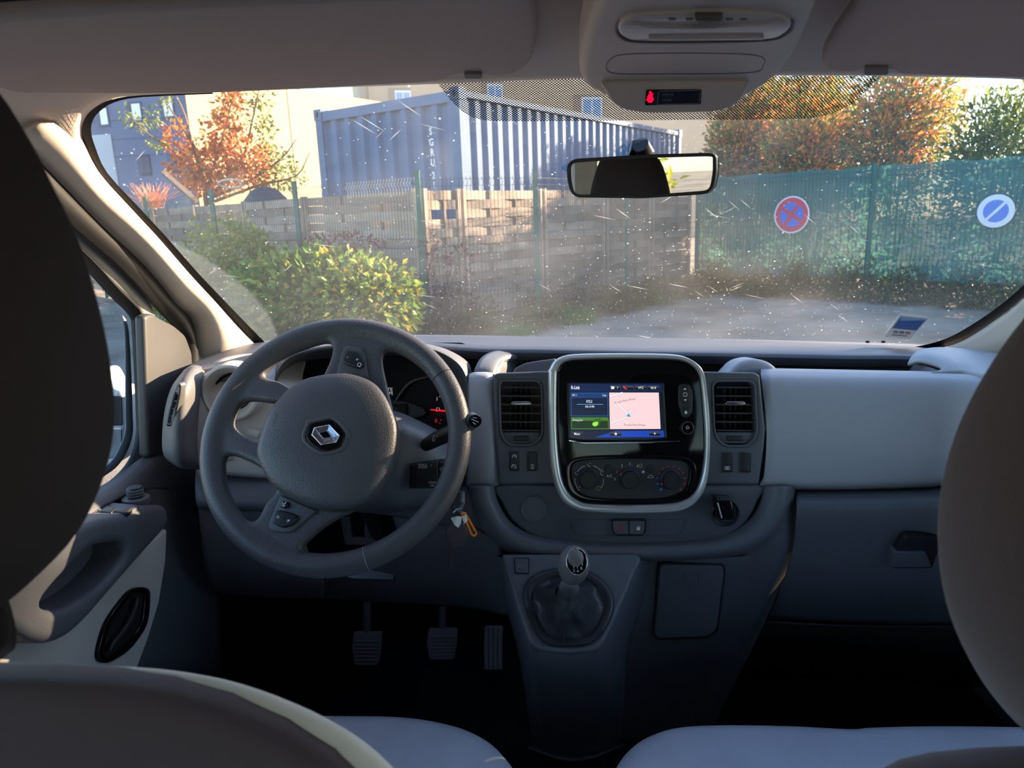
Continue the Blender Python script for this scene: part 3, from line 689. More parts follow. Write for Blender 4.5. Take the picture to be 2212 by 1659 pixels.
strokes('padlock_symbol', PS, [arc(1379, 1139, 2.3, 0, 180)], 1.0, -0.0026, M_white, lk)
# round socket with a black adapter plugged in
a, b = PS.hit(1566, 1106, -0.008)
V, Fc = revolve(PS, a, b, [(0.0225, -0.010), (0.0225, -0.004), (0.021, -0.003), (0.019, -0.004), (0.019, -0.006), (0, -0.006)], 40); mk('power_socket', V, Fc, M_black, dash)
pg = thing('usb_adapter', PS.pt(a, b, 0), 'black plastic adapter plugged into the round dashboard socket', 'adapter')
slab('adapter_body', PS, rpoly([(1547, 1074), (1581, 1074), (1589, 1112), (1584, 1124), (1556, 1124), (1550, 1112)], 4), -0.006, 0.022, M_gloss, pg, 0.004, res=3)
slab('adapter_top', PS, rpoly([(1548, 1073), (1580, 1073), (1581, 1083), (1549, 1083)], 2), 0.020, 0.026, M_black, pg, 0.002)
slab('adapter_edge', PS, rpoly([(1549, 1086), (1552, 1086), (1561, 1120), (1558, 1120)], 1), 0.019, 0.0235, M_silver, pg, 0.0006)

# ---------------------------------------------------------------- driver side fascia, round vent, end cap
V, Fc = loft([DL([(434, 806, 1.12), (480, 778, 1.15), (540, 768, 1.19), (600, 772, 1.22), (660, 780, 1.24)]),
              DL([(426, 850, 1.075), (490, 835, 1.10), (560, 835, 1.12), (610, 838, 1.13), (660, 845, 1.14)]),
              DL([(421, 930, 1.06), (490, 930, 1.082), (560, 932, 1.10), (640, 935, 1.11), (760, 940, 1.12)]),
              DL([(424, 980, 1.06), (490, 1000, 1.078), (560, 1010, 1.092), (640, 1016, 1.105), (760, 1022, 1.115)]),
              DL([(430, 1000, 1.068), (490, 1018, 1.088), (560, 1026, 1.10), (640, 1032, 1.115), (760, 1038, 1.125)]),
              DL([(432, 1006, 1.12), (490, 1024, 1.14), (560, 1032, 1.15), (640, 1038, 1.16), (760, 1044, 1.17)])], 40, 36)
solid(mk('driver_fascia', V, Fc, M_fasc, dash, 60), 0.004)
PRV = wall_plane(500, 848, 1.082, 6, 6)
a, b = PRV.hit(499, 848); RO = abs(PRV.hit(564, 848)[0] - a)
V, Fc = revolve(PRV, a, b, [(RO * 1.04, -0.03), (RO, 0.0), (RO * 0.95, 0.006), (RO * 0.88, 0.007), (RO * 0.80, 0.003), (RO * 0.66, -0.012), (RO * 0.62, -0.014)], 56)
Fc.pop(); rv = mk('round_vent', V, Fc, M_fasc, dash, 50)
V, Fc = revolve(PRV, a, b, [(RO * 0.66, -0.013), (RO * 0.6, -0.011), (RO * 0.57, -0.016), (RO * 0.56, -0.04), (0, -0.04)], 48); mk('vent_barrel', V, Fc, M_hole, rv)
for k in range(5):
    yy = (-0.6 + 0.3 * k) * RO * 0.6; hw = math.sqrt(max(0, (RO * 0.57) ** 2 - yy * yy))
    V, Fc = box((a - hw, b + yy - 0.001, -0.034), (a + hw, b + yy + 0.001, -0.016)); mk('slat', [PRV.pt(*v) for v in V], Fc, M_black, rv, 0)
# small knobs on the fascia: headlamp levelling wheel housing
slab('dimmer_block', wall_plane(530, 935, 1.092, 5), rpoly([(500, 919), (517, 921), (522, 938), (500, 935)], 4), -0.005, 0.008, M_fasc, dash, 0.003)
slab('dimmer_block', wall_plane(545, 945, 1.094, 5), rpoly([(531, 923), (562, 934), (558, 950), (530, 940)], 7), -0.005, 0.01, M_fasc, dash, 0.004)
a, b = wall_plane(490, 986, 1.075, 5).hit(489, 986)
V, Fc = revolve(wall_plane(490, 986, 1.075, 5), a, b, [(0.008, -0.01), (0.008, 0.006), (0.006, 0.009), (0, 0.009)], 24); mk('round_stud', V, Fc, M_fasc, dash)
V, Fc = loft([DL([(402, 802, 1.12), (418, 793, 1.10), (440, 796, 1.12)]), DL([(376, 838, 1.075), (398, 828, 1.035), (430, 842, 1.07)]),
              DL([(362, 885, 1.06), (388, 878, 1.015), (424, 890, 1.055)]), DL([(356, 940, 1.05), (384, 940, 1.01), (420, 945, 1.05)]),
              DL([(358, 978, 1.05), (386, 988, 1.015), (423, 990, 1.055)]), DL([(372, 996, 1.09), (396, 1008, 1.06), (430, 1010, 1.085)])], 16, 24)
solid(mk('end_cap', V, Fc, mat('end_cap_grey', S(96, 96, 100), 0.5, bump=('noise', 700, 0.1, 0.0004)), dash, 60), 0.004)
PC = Plane(PD(376, 880, 1.022), (0.62, -0.75, 0), (-0.70, -0.66, 0.1))
PC = wall_plane(376, 878, 1.014, 0, -20)
sv = slab('side_vent', PC, [rpoly([(385, 826), (391, 832), (389, 852), (378, 905), (370, 921), (360, 922), (358, 914), (364, 885), (374, 848)], 4), rpoly([(384, 832), (387, 836), (385, 852), (374, 903), (368, 915), (363, 916), (363, 908), (368, 885), (378, 850)], 3)], -0.006, 0.004, MATS['end_cap_grey'], dash, 0.001)
V = [PC.pt(p, q, -0.002) for p, q in PC.hits([(386, 830), (389, 838), (376, 906), (368, 918), (361, 917), (366, 885)], 0)]; mk('vent_slot', V, [tuple(range(6))], M_hole, sv, 0)
for k in range(4):
    t = (k + 0.8) / 4.6; x = 384 - 20 * t; y = 838 + 74 * t
    slab('slat', PC, [(x - 6, y - 1), (x + 6, y - 2), (x + 6, y + 0.5), (x - 6, y + 1.5)], -0.002, 0.002, M_dsm, sv)

# ---------------------------------------------------------------- binnacle over the instruments
i1 = [(600, 870), (602, 825), (612, 796), (640, 772), (700, 757), (800, 751), (880, 752), (940, 765), (985, 794), (1004, 832), (1008, 880), (1004, 940)]
i0 = [(620, 870), (624, 832), (634, 806), (660, 786), (715, 772), (800, 768), (880, 769), (930, 779), (968, 804), (984, 838), (988, 880), (984, 940)]
o1 = [(592, 870), (594, 820), (604, 788), (632, 765), (695, 749), (800, 742), (885, 743), (950, 756), (998, 786), (1014, 828), (1016, 880), (1014, 940)]
o2 = [(588, 870), (588, 815), (598, 782), (628, 758), (690, 744), (800, 737), (890, 739), (958, 752), (1008, 780), (1020, 812), (1020, 880), (1018, 940)]
V, Fc = loft([DL([(x, y, 1.29) for x, y in i0]), DL([(x, y, 1.15) for x, y in i1]), DL([(x, y, 1.14) for x, y in o1]), DL([(x, y, 1.22) for x, y in o2])], 60, 16)
solid(mk('instrument_hood', V, Fc, M_dash, dash, 60), 0.004)

# ---------------------------------------------------------------- lower dash, driver side and glovebox
V, Fc = loft([DL([(424, 1012, 1.14), (600, 1030, 1.16), (800, 1036, 1.15), (1016, 1049, 1.13)]),
              DL([(422, 1040, 1.08), (600, 1044, 1.10), (800, 1050, 1.10), (1020, 1060, 1.085)]),
              DL([(424, 1080, 1.05), (600, 1085, 1.07), (800, 1090, 1.08), (1030, 1100, 1.075)]),
              DL([(430, 1096, 1.055), (600, 1100, 1.075), (800, 1104, 1.09), (1050, 1150, 1.085)])], 40, 18)
solid(mk('knee_panel_upper', V, Fc, M_dash, dash, 60), 0.004)
V, Fc = loft([DL([(430, 1098, 1.06), (520, 1101, 1.07), (600, 1102, 1.08), (680, 1104, 1.09)]),
              DL([(436, 1160, 1.06), (520, 1165, 1.075), (600, 1168, 1.085), (660, 1170, 1.09)]),
              DL([(446, 1230, 1.09), (530, 1240, 1.10), (620, 1250, 1.11), (700, 1250, 1.12)]),
              DL([(460, 1275, 1.16), (530, 1285, 1.17), (620, 1290, 1.18), (700, 1290, 1.19)])], 24, 20)
solid(mk('knee_panel_lower', V, Fc, M_dark, dash, 60), 0.004)
V, Fc = loft([DL([(850, 1110, 1.10), (940, 1120, 1.09), (1010, 1130, 1.08), (1075, 1170, 1.08)]),
              DL([(850, 1180, 1.11), (940, 1190, 1.10), (1010, 1190, 1.09), (1090, 1200, 1.08)]),
              DL([(700, 1255, 1.18), (860, 1262, 1.15), (1010, 1265, 1.12), (1105, 1260, 1.09)]),
              DL([(700, 1290, 1.22), (860, 1300, 1.20), (1010, 1310, 1.18), (1115, 1330, 1.10)])], 24, 20)
solid(mk('knee_panel_inner', V, Fc, M_dark, dash, 60), 0.004)
# steel bracket glimpsed under the column
slab('column_bracket', wall_plane(790, 1225, 1.14, 35), rpoly([(735, 1240), (800, 1225), (850, 1215), (850, 1252), (760, 1250)], 2), -0.01, 0.0, M_metal, dash, 0.001)
slab('column_bracket', wall_plane(790, 1150, 1.18, 15), rpoly([(735, 1120), (755, 1118), (760, 1160), (850, 1165), (850, 1180), (745, 1176)], 2), -0.01, 0.0, M_dsm, dash, 0.001)
# right part: side of the centre console towards the glovebox, and the glovebox itself
V, Fc = loft([DL([(1652, 1049, 1.075), (1684, 1049, 1.06), (1706, 1050, 1.07), (1714, 1051, 1.13)]),
              DL([(1660, 1100, 1.07), (1690, 1100, 1.055), (1710, 1105, 1.07), (1718, 1106, 1.13)]),
              DL([(1600, 1200, 1.075), (1672, 1190, 1.06), (1700, 1195, 1.075), (1710, 1196, 1.14)]),
              DL([(1580, 1290, 1.10), (1630, 1290, 1.09), (1655, 1295, 1.11), (1668, 1296, 1.18)]),
              DL([(1560, 1390, 1.14), (1590, 1390, 1.14), (1612, 1395, 1.16), (1622, 1396, 1.22)]),
              DL([(1500, 1500, 1.19), (1540, 1500, 1.19), (1556, 1505, 1.21), (1566, 1506, 1.26)]),
              DL([(1440, 1600, 1.22), (1490, 1600, 1.22), (1510, 1605, 1.24), (1520, 1606, 1.28)])], 20, 40)
solid(mk('console_cheek', V, Fc, M_dark, dash, 60), 0.004)
gb = loft([DL([(1722, 1058, 1.13), (1800, 1058, 1.13), (1950, 1056, 1.125), (2050, 1050, 1.11), (2260, 1035, 1.0)]),
           DL([(1720, 1075, 1.07), (1800, 1074, 1.07), (1950, 1071, 1.065), (2050, 1065, 1.05), (2260, 1045, 0.95)]),
           DL([(1720, 1105, 1.045), (1800, 1102, 1.04), (1950, 1098, 1.035), (2050, 1092, 1.02), (2260, 1070, 0.92)]),
           DL([(1712, 1180, 1.06), (1800, 1180, 1.055), (1950, 1178, 1.05), (2050, 1172, 1.03), (2260, 1150, 0.93)]),
           DL([(1690, 1260, 1.09), (1800, 1265, 1.085), (1950, 1265, 1.075), (2050, 1262, 1.06), (2260, 1250, 0.95)]),
           DL([(1660, 1330, 1.16), (1800, 1340, 1.15), (1950, 1345, 1.14), (2050, 1345, 1.12), (2260, 1340, 1.0)])], 40, 36)
gbx = mk('glovebox_lid', gb[0], gb[1], M_dark, dash, 60); solid(gbx, 0.004)
PGB = wall_plane(1975, 1195, 1.042, -20, 5)
slab('latch_recess', PGB, rpoly([(1958, 1160), (2060, 1160), (2060, 1228), (1926, 1228), (1934, 1195)], [10, 2, 2, 6, 8]), -0.01, 0.004, M_hole, gbx, 0.001)
slab('latch_handle', PGB, rpoly([(1932, 1193), (2000, 1192), (2014, 1226), (1926, 1227)], [4, 8, 4, 4]), -0.01, 0.0075, M_dsm, gbx, 0.0015)
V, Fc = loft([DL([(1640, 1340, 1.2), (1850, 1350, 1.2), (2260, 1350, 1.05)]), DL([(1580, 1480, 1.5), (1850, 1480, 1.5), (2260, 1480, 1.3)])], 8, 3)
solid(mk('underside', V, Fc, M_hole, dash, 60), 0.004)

# ---------------------------------------------------------------- multimedia unit with the climate panel
mu = thing('multimedia_unit', PS.pt(0, -0.1, 0), 'silver framed black touchscreen and heater control unit in the dashboard centre', 'car console')
SO = [(1184.5, 815), (1189, 795), (1200, 778), (1222, 767.5), (1260, 764), (1336, 763), (1431, 764), (1476, 769), (1507, 785), (1522, 805), (1529.5, 846), (1536, 922.5), (1534, 1005), (1526, 1052), (1510, 1081), (1485, 1100), (1447, 1108.6), (1355, 1111), (1273, 1107.6), (1241.5, 1101), (1216, 1084), (1200, 1055), (1189, 1005), (1185, 922.5)]
SI = [(1203.5, 815), (1206, 800), (1214, 787), (1228, 780), (1254, 777), (1336, 775), (1431, 776), (1469, 778.5), (1491.5, 786.5), (1508, 803), (1516, 831), (1523, 922), (1523, 989), (1515, 1036), (1501, 1065), (1479, 1081), (1444, 1089), (1355, 1092), (1273, 1089), (1248, 1081), (1229, 1065), (1215, 1036), (1207, 989), (1203, 922)]
slab('silver_frame', PS, [smooth2(SO, 120), smooth2(SI, 120)], -0.02, 0.016, M_silver, mu, 0.006, res=4)
gp = slab('gloss_panel', PS, smooth2([(x + (2 if x < 1350 else -2), y + (2 if y < 930 else -2)) for x, y in SI], 120), -0.02, 0.010, M_gloss, mu, 0.002, res=2)
# screen
h0 = 0.0105
def em(name, col, s=1.0): return mat(name, (0, 0, 0, 1), 0.25, emit=col, es=s * 0.5)
sc = slab('screen', PS, rpoly([(1229, 828), (1430, 828), (1436, 946), (1400, 950), (1262, 950), (1232, 947)], 3), 0.004, h0 + 0.001, em('screen_dark', S(14, 22, 44), 0.8), mu, 0.0)
H = h0 + 0.0014; H2 = H + 0.0003; H3 = H2 + 0.0003
flat('screen_header', PS, [[(1230, 829), (1429, 829), (1430, 846), (1230.5, 846)]], H, em('sc_header', S(16, 36, 84), 0.8), sc)
flat('screen_footer', PS, [[(1232, 931), (1434, 930), (1435, 944), (1233, 945)]], H, em('sc_footer', S(22, 70, 190), 0.8), sc)
flat('footer_shade', PS, [[(1232, 931), (1330, 930.5), (1285, 945), (1233, 945)]], H2, em('sc_footer_dark', S(12, 20, 60), 0.7), sc)
flat('radio_tile_edge', PS, [[(1233, 848.5), (1313, 848.5), (1314, 899), (1233.5, 899)]], H, em('sc_tile_edge', S(40, 110, 200), 0.8), sc)
flat('radio_tile', PS, [[(1234, 849.5), (1312, 849.5), (1313, 898), (1234.5, 898)]], H2, em('sc_tile', S(12, 26, 58), 0.8), sc)
flat('radio_tile_top', PS, [[(1234, 849.5), (1312, 849.5), (1312, 860), (1234, 860)]], H3, em('sc_tile_top', S(24, 60, 120), 0.8), sc)
flat('eco_tile_edge', PS, [[(1234, 902), (1314, 902), (1315, 927), (1234.5, 927)]], H, em('sc_eco_edge', S(90, 170, 60), 0.8), sc)
flat('eco_tile', PS, [[(1235, 903), (1313, 903), (1314, 926), (1235.5, 926)]], H2, em('sc_eco', S(24, 50, 20), 0.8), sc)
flat('eco_tile_top', PS, [[(1235, 903), (1313, 903), (1313.5, 909), (1235, 909)]], H3, em('sc_eco_top', S(74, 128, 40), 0.8), sc)
flat('eco_leaf', PS, [smooth2([(1281, 920), (1279, 914), (1283, 907), (1297, 904), (1297, 913), (1291, 921)], 24)], H3, em('sc_leaf_back', S(36, 92, 30), 0.8), sc)
flat('eco_leaf', PS, [smooth2([(1280, 918), (1281, 913), (1288, 911), (1292, 912), (1291, 918), (1285, 921)], 24)], H3 + 0.0003, em('sc_leaf', S(150, 225, 70), 1.0), sc)
flat('map', PS, [[(1316, 848), (1423, 848), (1427, 926.5), (1317.5, 927)]], H, em('sc_map', S(244, 210, 214), 0.95), sc)
rd = em('sc_road', S(250, 236, 240), 1.0); rde = em('sc_road_edge', S(190, 165, 175), 0.8)
strokes('map_road', PS, [[(1318, 856), (1345, 848.5)], [(1331, 869), (1358, 896)], [(1319, 914), (1358, 899)]], 4.2, H2, rde, sc)
strokes('map_road', PS, [[(1318, 856), (1345, 848.5)], [(1331, 869), (1358, 896)], [(1319, 914), (1358, 899)]], 3.0, H3, rd, sc)
flat('map_arrow', PS, [[(1353, 900), (1357.5, 892.5), (1363, 900)]], H3 + 0.0003, em('sc_arrow', S(40, 160, 200), 1.0), sc)
tw = em('sc_text_white', S(235, 240, 250), 0.9); td = em('sc_text_dark', S(96, 84, 96), 0.7)
text('lettering', PS, 'R-Link', 1233.5, 837.5, 7.0, tw, sc, h=H3, align='LEFT', squeeze=0.72, bold=0.02)
text('lettering', PS, 'FM 1', 1236, 854, 4.6, tw, sc, h=H3 + 0.0003, align='LEFT', squeeze=0.8)
text('lettering', PS, 'Liste', 1310, 854, 4.6, tw, sc, h=H3 + 0.0003, align='RIGHT', squeeze=0.7)
text('lettering', PS, 'RTL2', 1273, 867.5, 5.4, tw, sc, h=H3, squeeze=0.75, bold=0.015)
text('lettering', PS, '106.10 FM', 1273.5, 878.5, 4.4, tw, sc, h=H3, squeeze=0.75, bold=0.01)
strokes('tuning_line', PS, [[(1246, 873.5), (1303, 873.5)]], 1.0, H3, em('sc_line', S(90, 170, 250), 1.0), sc)
text('lettering', PS, 'Driving Eco²', 1237, 907.5, 4.6, tw, sc, h=H3 + 0.0003, align='LEFT', squeeze=0.68)
for s_, x, y, r_ in (('Rue Jean Pierre Plicque', 1350, 865.5, 0.21), ('Rue Jean Pierre Plicque', 1371, 918, 0.0)):
    text('lettering', PS, s_, x, y, 4.4, td, sc, rot=r_, h=H3, squeeze=0.78)
tb = em('sc_button', S(70, 74, 92), 0.7)
for x0, x1, y0, y1 in ((1317, 1341, 832.5, 842.5), (1344.5, 1369, 832.5, 842.5), (1371.5, 1396, 832.5, 842.5), (1398.5, 1423.5, 832.5, 842.5), (1234.5, 1259, 932.5, 942), (1317.5, 1342.5, 932.5, 942), (1402.5, 1427, 932, 941.5)):
    flat('screen_button', PS, [rr(x0, y0, x1, y1, 1.2)], H2, tb, sc)
    flat('screen_button', PS, [[(x0 + 0.6, (y0 + y1) / 2), (x1 - 0.6, (y0 + y1) / 2), (x1 - 0.6, y1 - 0.5), (x0 + 0.6, y1 - 0.5)]], H3, em('sc_button_low', S(18, 18, 26), 0.6), sc)
HT = H3 + 0.0003
for s_, x, y, hh in (('1', 1334, 837.8, 5.0), ('14°C', 1384, 837.8, 5.0), ('16:16', 1411, 837.8, 5.0), ('Menu', 1246.5, 937.4, 5.0), ('+', 1414.5, 937, 7.5)):
    text('lettering', PS, s_, x, y, hh, tw, sc, h=HT, squeeze=0.8, bold=0.015)
flat('message_icon', PS, [rr(1320, 834.5, 1327, 840.5, 1)], HT, tw, sc)
flat('phone_icon', PS, [smooth2([(1347, 833.5), (1349, 834), (1349.5, 836), (1352, 838.5), (1354, 839), (1353.5, 841), (1350, 840.5), (1347, 837)], 24)], HT, em('sc_phone', S(230, 50, 60), 1.0), sc)
st = []
for k in range(10):
    r_ = 4.0 if k % 2 == 0 else 1.8; st.append((1330 + r_ * math.sin(k * math.pi / 5), 937.3 - r_ * math.cos(k * math.pi / 5)))
flat('star_icon', PS, [st], HT, tw, sc)
slab('screen_bezel', PS, [rpoly([(1224, 824), (1434, 824), (1441, 951), (1400, 955), (1262, 956), (1227, 953)], 6), rpoly([(1229, 828), (1430, 828), (1436, 946), (1400, 950), (1262, 950), (1232, 947)], 3)], 0.004, 0.0135, M_gloss, mu, 0.0012)
slab('screen_trim', PS, rpoly([(1228, 951.5), (1262, 955.5), (1400, 954.5), (1468, 952.5), (1400, 957.5), (1262, 958.5)], 1), 0.009, 0.0145, M_chrome, mu, 0.0005)
# keys right of the screen
kp = slab('key_pod', PS, rpoly([(1466, 830), (1490, 829), (1497, 850), (1496, 890), (1488, 903), (1474, 903), (1465, 870)], 8), 0.009, 0.0125, mat('key_pod_black', S(36, 37, 42), 0.4), mu, 0.001)
k1 = slab('volume_key', PS, rpoly([(1471, 833), (1486, 833), (1491, 850), (1490, 872), (1475, 872), (1471, 860)], 5), 0.012, 0.0145, M_black, kp, 0.0008)
flat('key_symbol', PS, [[(1476, 842), (1479.5, 837.5), (1483, 842)], [(1477, 862.5), (1484, 862.5), (1480.5, 866.5)]], 0.0150, M_white, kp)
strokes('key_symbol', PS, [rr(1476.5, 848.5, 1484, 856, 2.5, 4) + [rr(1476.5, 848.5, 1484, 856, 2.5, 4)[0]]], 1.2, 0.0150, M_white, kp)
slab('home_key', PS, rr(1472.5, 881, 1491, 899, 5), 0.012, 0.0145, M_black, kp, 0.0008)
flat('home_symbol', PS, [[(1478, 890.5), (1481.7, 887), (1485.5, 890.5), (1484.3, 890.5), (1484.3, 894), (1479.2, 894), (1479.2, 890.5)]], 0.0150, M_white, kp)
a, b = PS.hit(1485, 924, 0.015)
V, Fc = revolve(PS, a, b, [(0.0112, 0.008), (0.0112, 0.013), (0.0105, 0.017), (0.0096, 0.0185)], 36); Fc.pop(); pk = mk('power_knob', V, Fc, M_black, mu)
V, Fc = revolve(PS, a, b, [(0.0100, 0.017), (0.0098, 0.0192), (0.0086, 0.0192), (0.0086, 0.0180), (0, 0.0180)], 36); mk('chrome_ring', V, Fc, M_chrome, pk)
V, Fc = revolve(PS, a, b, [(0.0086, 0.0178), (0.0084, 0.0186), (0, 0.0186)], 36); mk('knob_face', V, Fc, M_gloss, pk)
strokes('power_symbol', PS, [arc(1485.5, 923.5, 3.0, 125, 415, 14), [(1485.5, 919.5), (1485.5, 923)]], 0.9, 0.0190, M_white, pk)
# climate panel
slab('climate_bezel', PS, [smooth2([(1222, 1020), (1228, 998), (1250, 988), (1300, 984), (1365, 983), (1430, 984), (1478, 988), (1500, 1000), (1505, 1020), (1501, 1055), (1488, 1075), (1455, 1083), (1365, 1085), (1275, 1083), (1240, 1075), (1226, 1055)], 90), smooth2([(1235, 1022), (1240, 1002), (1262, 995), (1300, 992.5), (1365, 991.5), (1430, 993), (1468, 996), (1486, 1004), (1489, 1022), (1484, 1050), (1470, 1064), (1435, 1075), (1365, 1078), (1295, 1076), (1260, 1068), (1241, 1050)], 90)], 0.004, 0.0135, M_gloss, mu, 0.002)
clp = slab('climate_panel', PS, smooth2([(1233, 1022), (1238, 1000), (1262, 993), (1300, 990.5), (1365, 989.5), (1430, 991), (1468, 994), (1488, 1003), (1491, 1022), (1486, 1052), (1470, 1066), (1435, 1077), (1365, 1080), (1295, 1078), (1260, 1070), (1239, 1052)], 90), 0.004, 0.0108, mat('climate_matte', S(44, 45, 48), 0.5), mu, 0.0)
HC = 0.0112
def knob(x, y, red=None):
    a, b = PS.hit(x, y, 0.02)
    R = 0.0165
    V, Fc = revolve(PS, a, b, [(R, 0.010), (R, 0.013), (R * 0.95, 0.014), (R * 0.90, 0.0145), (R * 0.88, 0.024), (R * 0.82, 0.0262), (R * 0.72, 0.0262), (R * 0.68, 0.0252), (0, 0.0252)], 44)
    k = mk('rotary_knob', V, Fc, M_black, mu, 40)
    V, Fc = revolve(PS, a, b, [(R * 0.93, 0.0138), (R * 0.93, 0.0158), (R * 0.885, 0.0168), (R * 0.87, 0.016)], 44); Fc.pop(); mk('knob_ring', V, Fc, mat('knob_ring', S(150, 152, 158), 0.3, metal=0.8), k, 40)
    if red is not None:
        t = rad(red); c = PS.pt(a + R * 0.97 * math.cos(t), b + R * 0.97 * math.sin(t), 0.0145)
        q = Plane(c, PS.u, PS.n); V, Fc = revolve(q, 0, 0, [(0.0022, -0.002), (0.0022, 0.0015), (0, 0.002)], 12); mk('pointer', V, Fc, M_red, k)
    return k
knob(1273, 1036); knob(1362, 1036, 155); knob(1451, 1037, 205)
for x in (1316.5, 1405.5):
    a, b = PS.hit(x, 1012.5, HC); V, Fc = revolve(PS, a, b, [(0.0066, 0.009), (0.0066, 0.0118), (0.0058, 0.0128), (0, 0.0128)], 28); mk('round_button', V, Fc, M_black, mu)
for s_, x, y in (('0', 1328, 1035.5), ('1', 1333, 1019.5), ('2', 1343.5, 1006.5), ('3', 1360.5, 1002.5), ('4', 1377, 1007), ('A/C', 1316.5, 1028.5)):
    text('lettering', PS, s_, x, y, 6.0, M_white, clp, h=HC, squeeze=0.9)
strokes('air_flow_arcs', PS, [arc(1273, 1036, 31, 108, 146), arc(1273, 1036, 31, 36, 74), arc(1273, 1036, 31, 174, 214), arc(1273, 1036, 31, -36, 4)], 0.9, HC, M_white, clp)
def seat_icon(x, y): return [[(x - 4, y - 2), (x - 1, y + 3), (x + 3, y + 3)], [(x + 1, y - 3), (x + 4, y - 4)]]
M_ylw = mat('yellow_print', S(190, 190, 90), 0.6)
L_ = []
for x, y in ((1272, 1004), (1245, 1022), (1300, 1023), (1250, 1055)): L_ += seat_icon(x, y)
strokes('air_flow_icons', PS, L_, 1.0, HC, M_white, clp)
L_ = []
for x, y, s_ in ((1293, 1056, 4.5), (1300, 1018, 3.0), (1384, 1007, 3.8)): L_ += [[(x - s_, y - s_ * 0.5)] + arc(x, y - s_ * 0.2, s_, 150, 30, 8) + [(x + s_ * 0.6, y + s_ * 0.6), (x - s_ * 0.6, y + s_ * 0.6), (x - s_, y - s_ * 0.5)]]
strokes('demist_icons', PS, L_, 0.9, HC, M_ylw, clp)
strokes('fan_icon', PS, [arc(1389.5, 1019.5, 2.4, a0, a0 + 60, 5) + [(1389.5, 1019.5)] for a0 in (0, 90, 180, 270)], 1.3, HC, M_white, clp)
strokes('recirculation_icon', PS, [[(1399, 1031), (1401, 1029), (1405, 1026), (1409, 1027), (1411, 1030), (1410, 1032), (1399, 1032)]], 0.9, HC, M_white, clp)
M_blue = mat('blue_print', S(30, 120, 200), 0.5)
flat('heat_dots', PS, [circ(x, y, r_, 14) for x, y, r_ in ((1423.5, 1021, 1.6), (1432, 1012, 1.8), (1443, 1007.5, 2.0), (1455, 1007.5, 2.0), (1467, 1012.5, 2.1), (1475.5, 1021.5, 2.2), (1479, 1033, 2.4), (1478.5, 1045.5, 2.8), (1470.5, 1058, 3.3))], HC, M_red, clp)
flat('cold_dots', PS, [circ(x, y, r_, 14) for x, y, r_ in ((1419.5, 1033, 1.7), (1420.5, 1045, 2.7), (1428, 1057.5, 3.5))], HC, M_blue, clp)
# ---------------------------------------------------------------- gear console
gc = thing('gear_console', (-0.1, 1.05, FLZ), 'black plastic gear lever console with storage hatch below the dashboard', 'console')
PG = Plane(PD(1235, 1300, 0.975), (1, 0, 0), (0, -0.72, 0.70))
ring = smooth2([(1130, 1275), (1148, 1246), (1195, 1228), (1260, 1230), (1305, 1256), (1326, 1296), (1318, 1340), (1288, 1384), (1250, 1397), (1185, 1394), (1155, 1364), (1136, 1318)], 60)
slab('gear_plate', PG, [rpoly([(1084, 1196), (1376, 1194), (1386, 1206), (1372, 1236), (1345, 1300), (1306, 1386), (1288, 1404), (1220, 1412), (1160, 1402), (1142, 1384), (1116, 1310)], [6, 10, 6, 20, 20, 10, 10, 30, 10, 10, 20]), [(1228 + (x - 1228) * 0.93, 1312 + (y - 1312) * 0.93) for x, y in ring]], -0.02, 0.0, M_dash, gc, 0.006, res=3)
V, Fc = loft([DL([(1075, 1192, 1.12), (1086, 1204, 1.05), (1130, 1206, 1.045), (1235, 1208, 1.045), (1340, 1206, 1.045), (1384, 1206, 1.05), (1404, 1206, 1.09)]),
              DL([(1096, 1300, 1.10), (1113, 1304, 1.0), (1140, 1310, 0.99), (1235, 1320, 0.985), (1320, 1310, 0.99), (1344, 1304, 1.0), (1380, 1310, 1.08)]),
              DL([(1122, 1400, 1.09), (1143, 1394, 0.955), (1165, 1406, 0.945), (1222, 1415, 0.94), (1280, 1407, 0.945), (1304, 1394, 0.955), (1350, 1404, 1.07)]),
              DL([(1138, 1490, 1.10), (1158, 1490, 1.03), (1180, 1496, 1.02), (1228, 1500, 1.015), (1275, 1496, 1.02), (1300, 1490, 1.03), (1345, 1496, 1.10)]),
              DL([(1150, 1570, 1.16), (1172, 1575, 1.12), (1192, 1582, 1.115), (1232, 1588, 1.11), (1275, 1582, 1.115), (1300, 1575, 1.12), (1340, 1575, 1.16)]),
              DL([(1158, 1608, 1.20), (1180, 1614, 1.17), (1200, 1622, 1.165), (1236, 1628, 1.16), (1276, 1622, 1.165), (1304, 1612, 1.17), (1336, 1604, 1.21)]),
              DL([(1140, 1618, 1.18), (1168, 1628, 1.15), (1195, 1638, 1.145), (1238, 1645, 1.14), (1284, 1638, 1.145), (1318, 1624, 1.15), (1350, 1612, 1.19)])], 40, 40)
solid(mk('console_body', V, Fc, M_dark, gc, 60), 0.004)
V, Fc = loft([DL([(1384, 1200, 1.085), (1460, 1203, 1.075), (1560, 1202, 1.07), (1640, 1196, 1.07)]),
              DL([(1360, 1260, 1.085), (1460, 1265, 1.08), (1560, 1262, 1.08), (1640, 1256, 1.085)]),
              DL([(1335, 1340, 1.085), (1440, 1345, 1.09), (1540, 1345, 1.10), (1610, 1345, 1.115)]),
              DL([(1320, 1420, 1.10), (1420, 1425, 1.125), (1520, 1425, 1.15), (1590, 1425, 1.16)]),
              DL([(1318, 1500, 1.13), (1410, 1500, 1.17), (1500, 1500, 1.19), (1555, 1500, 1.20)]),
              DL([(1318, 1600, 1.2), (1400, 1600, 1.22), (1460, 1600, 1.22), (1510, 1600, 1.23)])], 30, 36)
solid(mk('storage_face', V, Fc, M_dark, gc, 60), 0.004)
